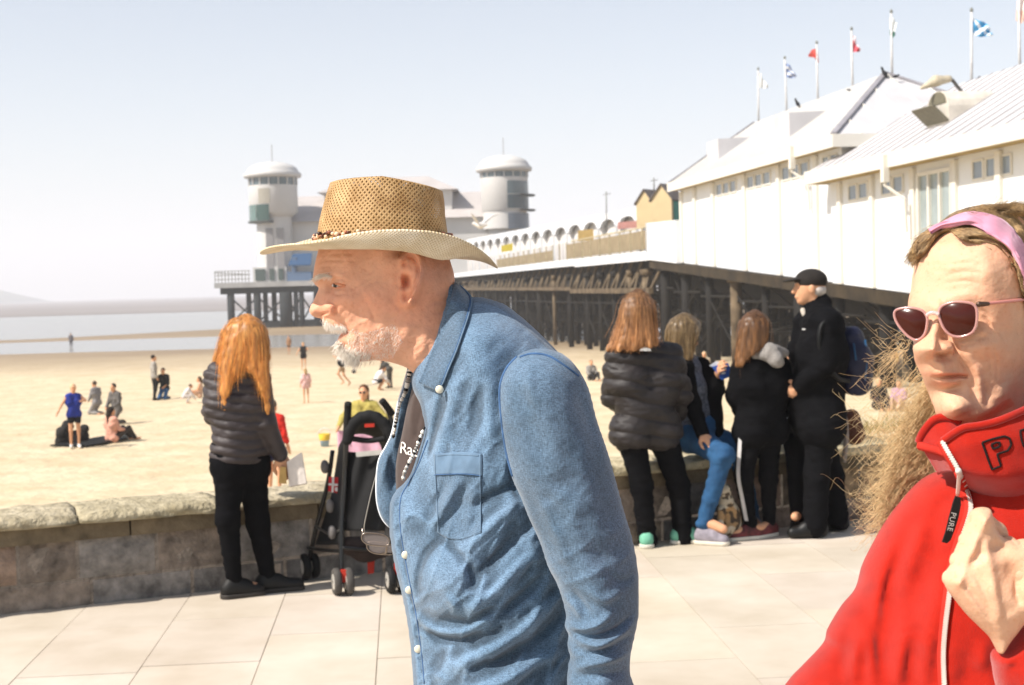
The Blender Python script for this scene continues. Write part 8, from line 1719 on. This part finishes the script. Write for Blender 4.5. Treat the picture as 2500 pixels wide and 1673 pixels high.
# seat back, sides, hood
gq = np.zeros((26, 30, 3))
for i_ in range(26):
    for k_ in range(30):
        u = i_ / 25; v = k_ / 29; xl = np.interp(v, [0, .3, 1], [848, 842, 838]); xr = np.interp(v, [0, .3, 1], [950, 956, 940]); y = np.interp(v, [0, 1], [1104, 1296]); c = .06 - .05 * math.sin(u * math.pi) * (.4 + v) + .012 * math.sin(u * 14 + v * 5); gq[i_, k_] = cpt(xl + (xr - xl) * u, y, d + c)
solid_sheet(gq, .012, 'seat_back', BF, ps)
gq = np.zeros((14, 26, 3))
for i_ in range(14):
    for k_ in range(26):
        u = i_ / 13; v = k_ / 25; a = (np.interp(v, [0, .5, 1], [826, 808, 770]), np.interp(v, [0, 1], [1096, 1330])); b = (np.interp(v, [0, 1], [846, 836]), np.interp(v, [0, 1], [1070, 1330])); gq[i_, k_] = cpt(a[0] + (b[0] - a[0]) * u, a[1] + (b[1] - a[1]) * u, d + .3 * (1 - u) + .02 + .015 * math.sin(v * 9))
solid_sheet(gq, .01, 'side_panel', BF, ps)
S = SDF(); arc = [(850 + 50 - 52 * math.cos(t), 1078 - 62 * math.sin(t)) for t in np.linspace(.05, math.pi - .05, 9)]; S.chain([PX(x, y, .03) for x, y in arc], [.03] * 9, .02); V, F = S.mesh(.008, 1); mk('hood_rim', V, F, BF, ps)
gq = np.zeros((20, 12, 3))
for i_ in range(20):
    for k_ in range(12):
        t = .05 + (math.pi - .1) * i_ / 19; v = k_ / 11; gq[i_, k_] = cpt(900 - 52 * math.cos(t) - 20 * v, 1078 - (62 - 20 * v) * math.sin(t) + 24 * v, d + .03 + .34 * v)
solid_sheet(gq, .008, 'hood', BF, ps)
tb([(852, 1070, .04), (900, 1076, .05), (952, 1068, .04)], .016, 'hood_strap', BF)
mm = MB(); mm.hexa(cq([(890, 1035), (914, 1034), (914, 1043), (890, 1044)], d, -.03) + cq([(890, 1035), (914, 1034), (914, 1043), (890, 1044)], d, -.02)); mm.build('badge', mat('red_trim', '#b8301f', .6), ps)
mm = MB(); mm.hexa(cq([(868, 1104), (932, 1098), (934, 1110), (870, 1116)], d, .0) + cq([(868, 1104), (932, 1098), (934, 1110), (870, 1116)], d, .012)); mm.build('mesh_window', mat('window_film', '#b9b5ae', .4), ps)
mm = MB(); q = cq([(803, 1164), (826, 1166), (824, 1204), (801, 1200)], d, .17); mm.hexa(q + [v + CF * .006 for v in q]); lb = mm.build('label', mat('red_label', '#b5272a', .7), ps)
mm = MB()
for L_ in ([(811, 1165), (816, 1165), (814, 1203), (809, 1202)], [(802, 1180), (825, 1182), (824, 1187), (802, 1185)], [(818, 1190), (824, 1190), (824, 1200), (818, 1199)]): q = cq(L_, d, .166); mm.hexa(q + [v + CF * .003 for v in q])
mm.build('label_cross', MATS['white_print'], lb)
for x_, y_, c_ in ((806, 1236, .2), (793, 1140, .26), (811, 1300, .1)): S = SDF(); S.ell(PX(x_, y_, c_), (.026, .02, .042)); V, F = S.mesh(.008, 1); mk('bracket', V, F, mat('grey_plastic', '#77726f', .5), ps)
S = SDF(); S.chain([PX(846, 1330, .1), PX(890, 1340, .2), PX(940, 1335, .2)], [.05, .07, .05], .04); V, F = S.mesh(.012, 1); V = wrinkle(V, F, .015, (9, 9, 9)); mk('basket', V, F, mat('basket_mesh', '#3b2f2c', .8, .25, 12), ps)
ty = mat('tyre_rubber', '#4b4743', .8, .1, 20); ty2 = mat('tyre_black', '#161616', .7, .1, 20); RT = MATS['red_trim']
def wheel(x, y, c, r, ax, m__, nm='wheel'):
    a = unit(ax); A_ = frame(a, (0, 0, 1)); c0 = PX(x, y, c); c0[2] = r + .002; ax3 = np.stack([A_[2], A_[0], A_[1]]); mm = MB(); prof = [(.25 * r, -.018), (.62 * r, -.018), (.9 * r, -.020), (r, -.010), (r, .010), (.9 * r, .020), (.62 * r, .018), (.25 * r, .018)]; mm.lathe(c0, prof, 24, ax3); w_ = mm.build(nm, m__, ps, smooth=True)
    for s_ in (-1, 1): mm = MB(); mm.lathe(c0 + A_[1] * .0185 * s_, [(.01, .004 * s_), (.5 * r, .003 * s_), (.6 * r, 0)], 18, ax3); mm.build('hub', mat('hub_silver', '#c4bfb6', .35, .1, 20, metal=.4), w_, smooth=True)
for x in (822, 852): wheel(x, 1426, -.03, .075, (.95, .3, 0), ty)
for x, c in ((742, .40), (764, .44)): wheel(x, 1398, c, .078, (.85, .5, 0), ty2)
for x, c in ((953, -.02), (980, .0)): wheel(x, 1410, c, .075, (.95, .3, 0), ty2)
for x, c in ((872, .62), (892, .64)): wheel(x, 1380, c, .075, (.85, .5, 0), ty2)
def fork(L_, c):
    mm = MB(); q = cq(L_, d, c); mm.hexa(q + [v + CF * .03 for v in q]); mm.build('caster_fork', RT, ps)
fork([(831, 1392), (848, 1392), (845, 1422), (834, 1422)], -.06); fork([(896, 1366), (914, 1364), (912, 1400), (898, 1402)], .25); fork([(962, 1376), (976, 1376), (974, 1404), (963, 1404)], -.05)
# ================================================================== BIRDS
def bird(px, py, d, L, yaw, up, m__, label, name='crow', group='dark birds on the pier roof'):
    c = P(px, py, d); t = thing(name, c, label, 'bird', group); f = np.array([math.cos(yaw) * math.cos(up), math.sin(yaw) * .6 * math.cos(up), math.sin(up)]); f = unit(f); S = SDF(); b0 = c + [0, 0, .12 * L]
    S.chain([b0 - f * .22 * L, b0, b0 + f * .24 * L], [.07 * L, .15 * L, .10 * L], .06 * L); h_ = b0 + f * .34 * L + np.array([0, 0, .08 * L]); S.ell(h_, np.array([.1, .1, .09]) * L, None, .05 * L); S.cone(h_ + f * .06 * L, h_ + f * .2 * L - [0, 0, .02 * L], .04 * L, .012 * L, .02 * L); S.cone(b0 - f * .2 * L, b0 - f * .52 * L - [0, 0, .03 * L], .075 * L, .035 * L, .04 * L)
    for s_ in (-.05, .05): S.cone(b0 + [s_ * L, 0, -.1 * L], c + [s_ * L, 0, -.08 * L], .018 * L, .015 * L, .01)
    V, F = S.mesh(.02, 1); mk('body', V, F, m__, t); return t
CRW = mat('crow_black', '#15161a', .6, .1, 10)
for px, py, d_, L, yaw, up, lb_ in ((1948, 258, 69, .6, 2.6, 1.0, 'black bird perched above the far dormer of the pier roof'), (2160, 184, 59, .6, 2.6, 1.0, 'black bird perched left of the flagpole at the roof apex'), (2186, 190, 58.5, .42, .4, .2, 'black bird crouched right of the flagpole at the roof apex'), (2056, 328, 54.5, .75, 3.0, .25, 'largest black bird, on the eaves corner at the foot of the hip ridge'), (1962, 352, 59.5, .55, .3, .1, 'black bird standing on the gutter over the far strip windows'), (2062, 405, 55, .6, 3.1, .05, 'black bird at the gable foot of the near roof'), (2384, 198, 52, .4, .3, .5, 'black bird on the near ridge beside the blue flag pole'), (2074, 222, 62, .3, 3.0, .1, 'tiny black bird on the ridge left of the pink red flag pole'), (2094, 218, 61.5, .3, .2, .1, 'tiny black bird on the ridge right of the pink red flag pole')): bird(px, py, d_, L, yaw, up, CRW, lb_)
gp_, gd = P(1174, 552, 60), 60; gl_ = thing('seagull', gp_, 'white seagull flying with raised wings in front of the pavilion', 'bird'); GW = mat('gull_white', '#d9d5d0', .7, .05, 5); S = SDF(); q = lambda x, y, c=0: P(x, y, gd + c)
S.chain([q(1158, 548), q(1172, 551), q(1188, 549)], [.06, .13, .05], .06); S.ell(q(1157, 545), (.07, .07, .06), None, .04); S.cone(q(1157, 545), q(1150, 549), .03, .012, .02); V, F = S.mesh(.03, 1); gb2 = mk('body', V, F, GW, gl_)
for pts, ch in (([(1168, 548, 0), (1160, 536, -.3), (1154, 526, -.5), (1147, 521, -.6)], [.16, .15, .11, .03]), ([(1176, 548, 0), (1188, 537, .3), (1202, 527, .6), (1222, 521, .9)], [.16, .15, .11, .02])):
    pp = crom([q(*v) for v in pts], 5); w_ = np.interp(np.linspace(0, 1, len(pp)), np.linspace(0, 1, len(ch)), ch); ds = unit(q(1188, 556, .0) - q(1168, 548, 0)); A_ = np.stack([pp + ds * w_[:, None] * .5, pp - ds * w_[:, None] * .5], 1); gcam = w2c(A_.reshape(-1, 3)).reshape(A_.shape); solid_sheet(gcam, .025, 'wing', GW, gl_)
# ================================================================== dry grass on the wall
rg = np.random.default_rng(31); K = 700; ss = rg.uniform(5.35, 6.9, K); base = np.array([wallp(s, rg.uniform(-.42, -.02), .57) for s in ss]); hgt = rg.uniform(.03, .13, K) ; dirs = rg.standard_normal((K, 3)) * .35 + [0, 0, 1]; T_ = np.linspace(0, 1, 6)[None, :, None]; paths = base[:, None] + dirs[:, None] * hgt[:, None, None] * T_ + rg.standard_normal((K, 1, 3)) * [.05, .05, 0] * T_ ** 2
V, F = strands(paths, np.full(K, .0022)); o = mk('wall_grass', V, F, mat('dry_grass', '#a3924c', .9, .2, 20, tint=True, col2='#7d7038'), None, vcol=np.repeat(rg.uniform(.6, 1.3, K), 24)[:, None] * np.ones(3)); o['kind'] = 'stuff'
# ================================================================== sea haze
hz = MB(); hz.hexa([(-3000, -60, -9.5), (3000, -60, -9.5), (3000, 6000, -9.5), (-3000, 6000, -9.5), (-3000, -60, 230), (3000, -60, 230), (3000, 6000, 230), (-3000, 6000, 230)])
HM = bpy.data.materials.new('sea_haze'); HM.use_nodes = True; t = HM.node_tree; t.nodes.remove(t.nodes['Principled BSDF'])
pvn = t.nodes.new('ShaderNodeVolumePrincipled'); pvn.inputs['Color'].default_value = (0.96, 0.965, 1.0, 1); pvn.inputs['Density'].default_value = 0.00045; pvn.inputs['Anisotropy'].default_value = 0.0
t.links.new(pvn.outputs[0], t.nodes['Material Output'].inputs['Volume'])
o = hz.build('haze', HM); o['kind'] = 'stuff'
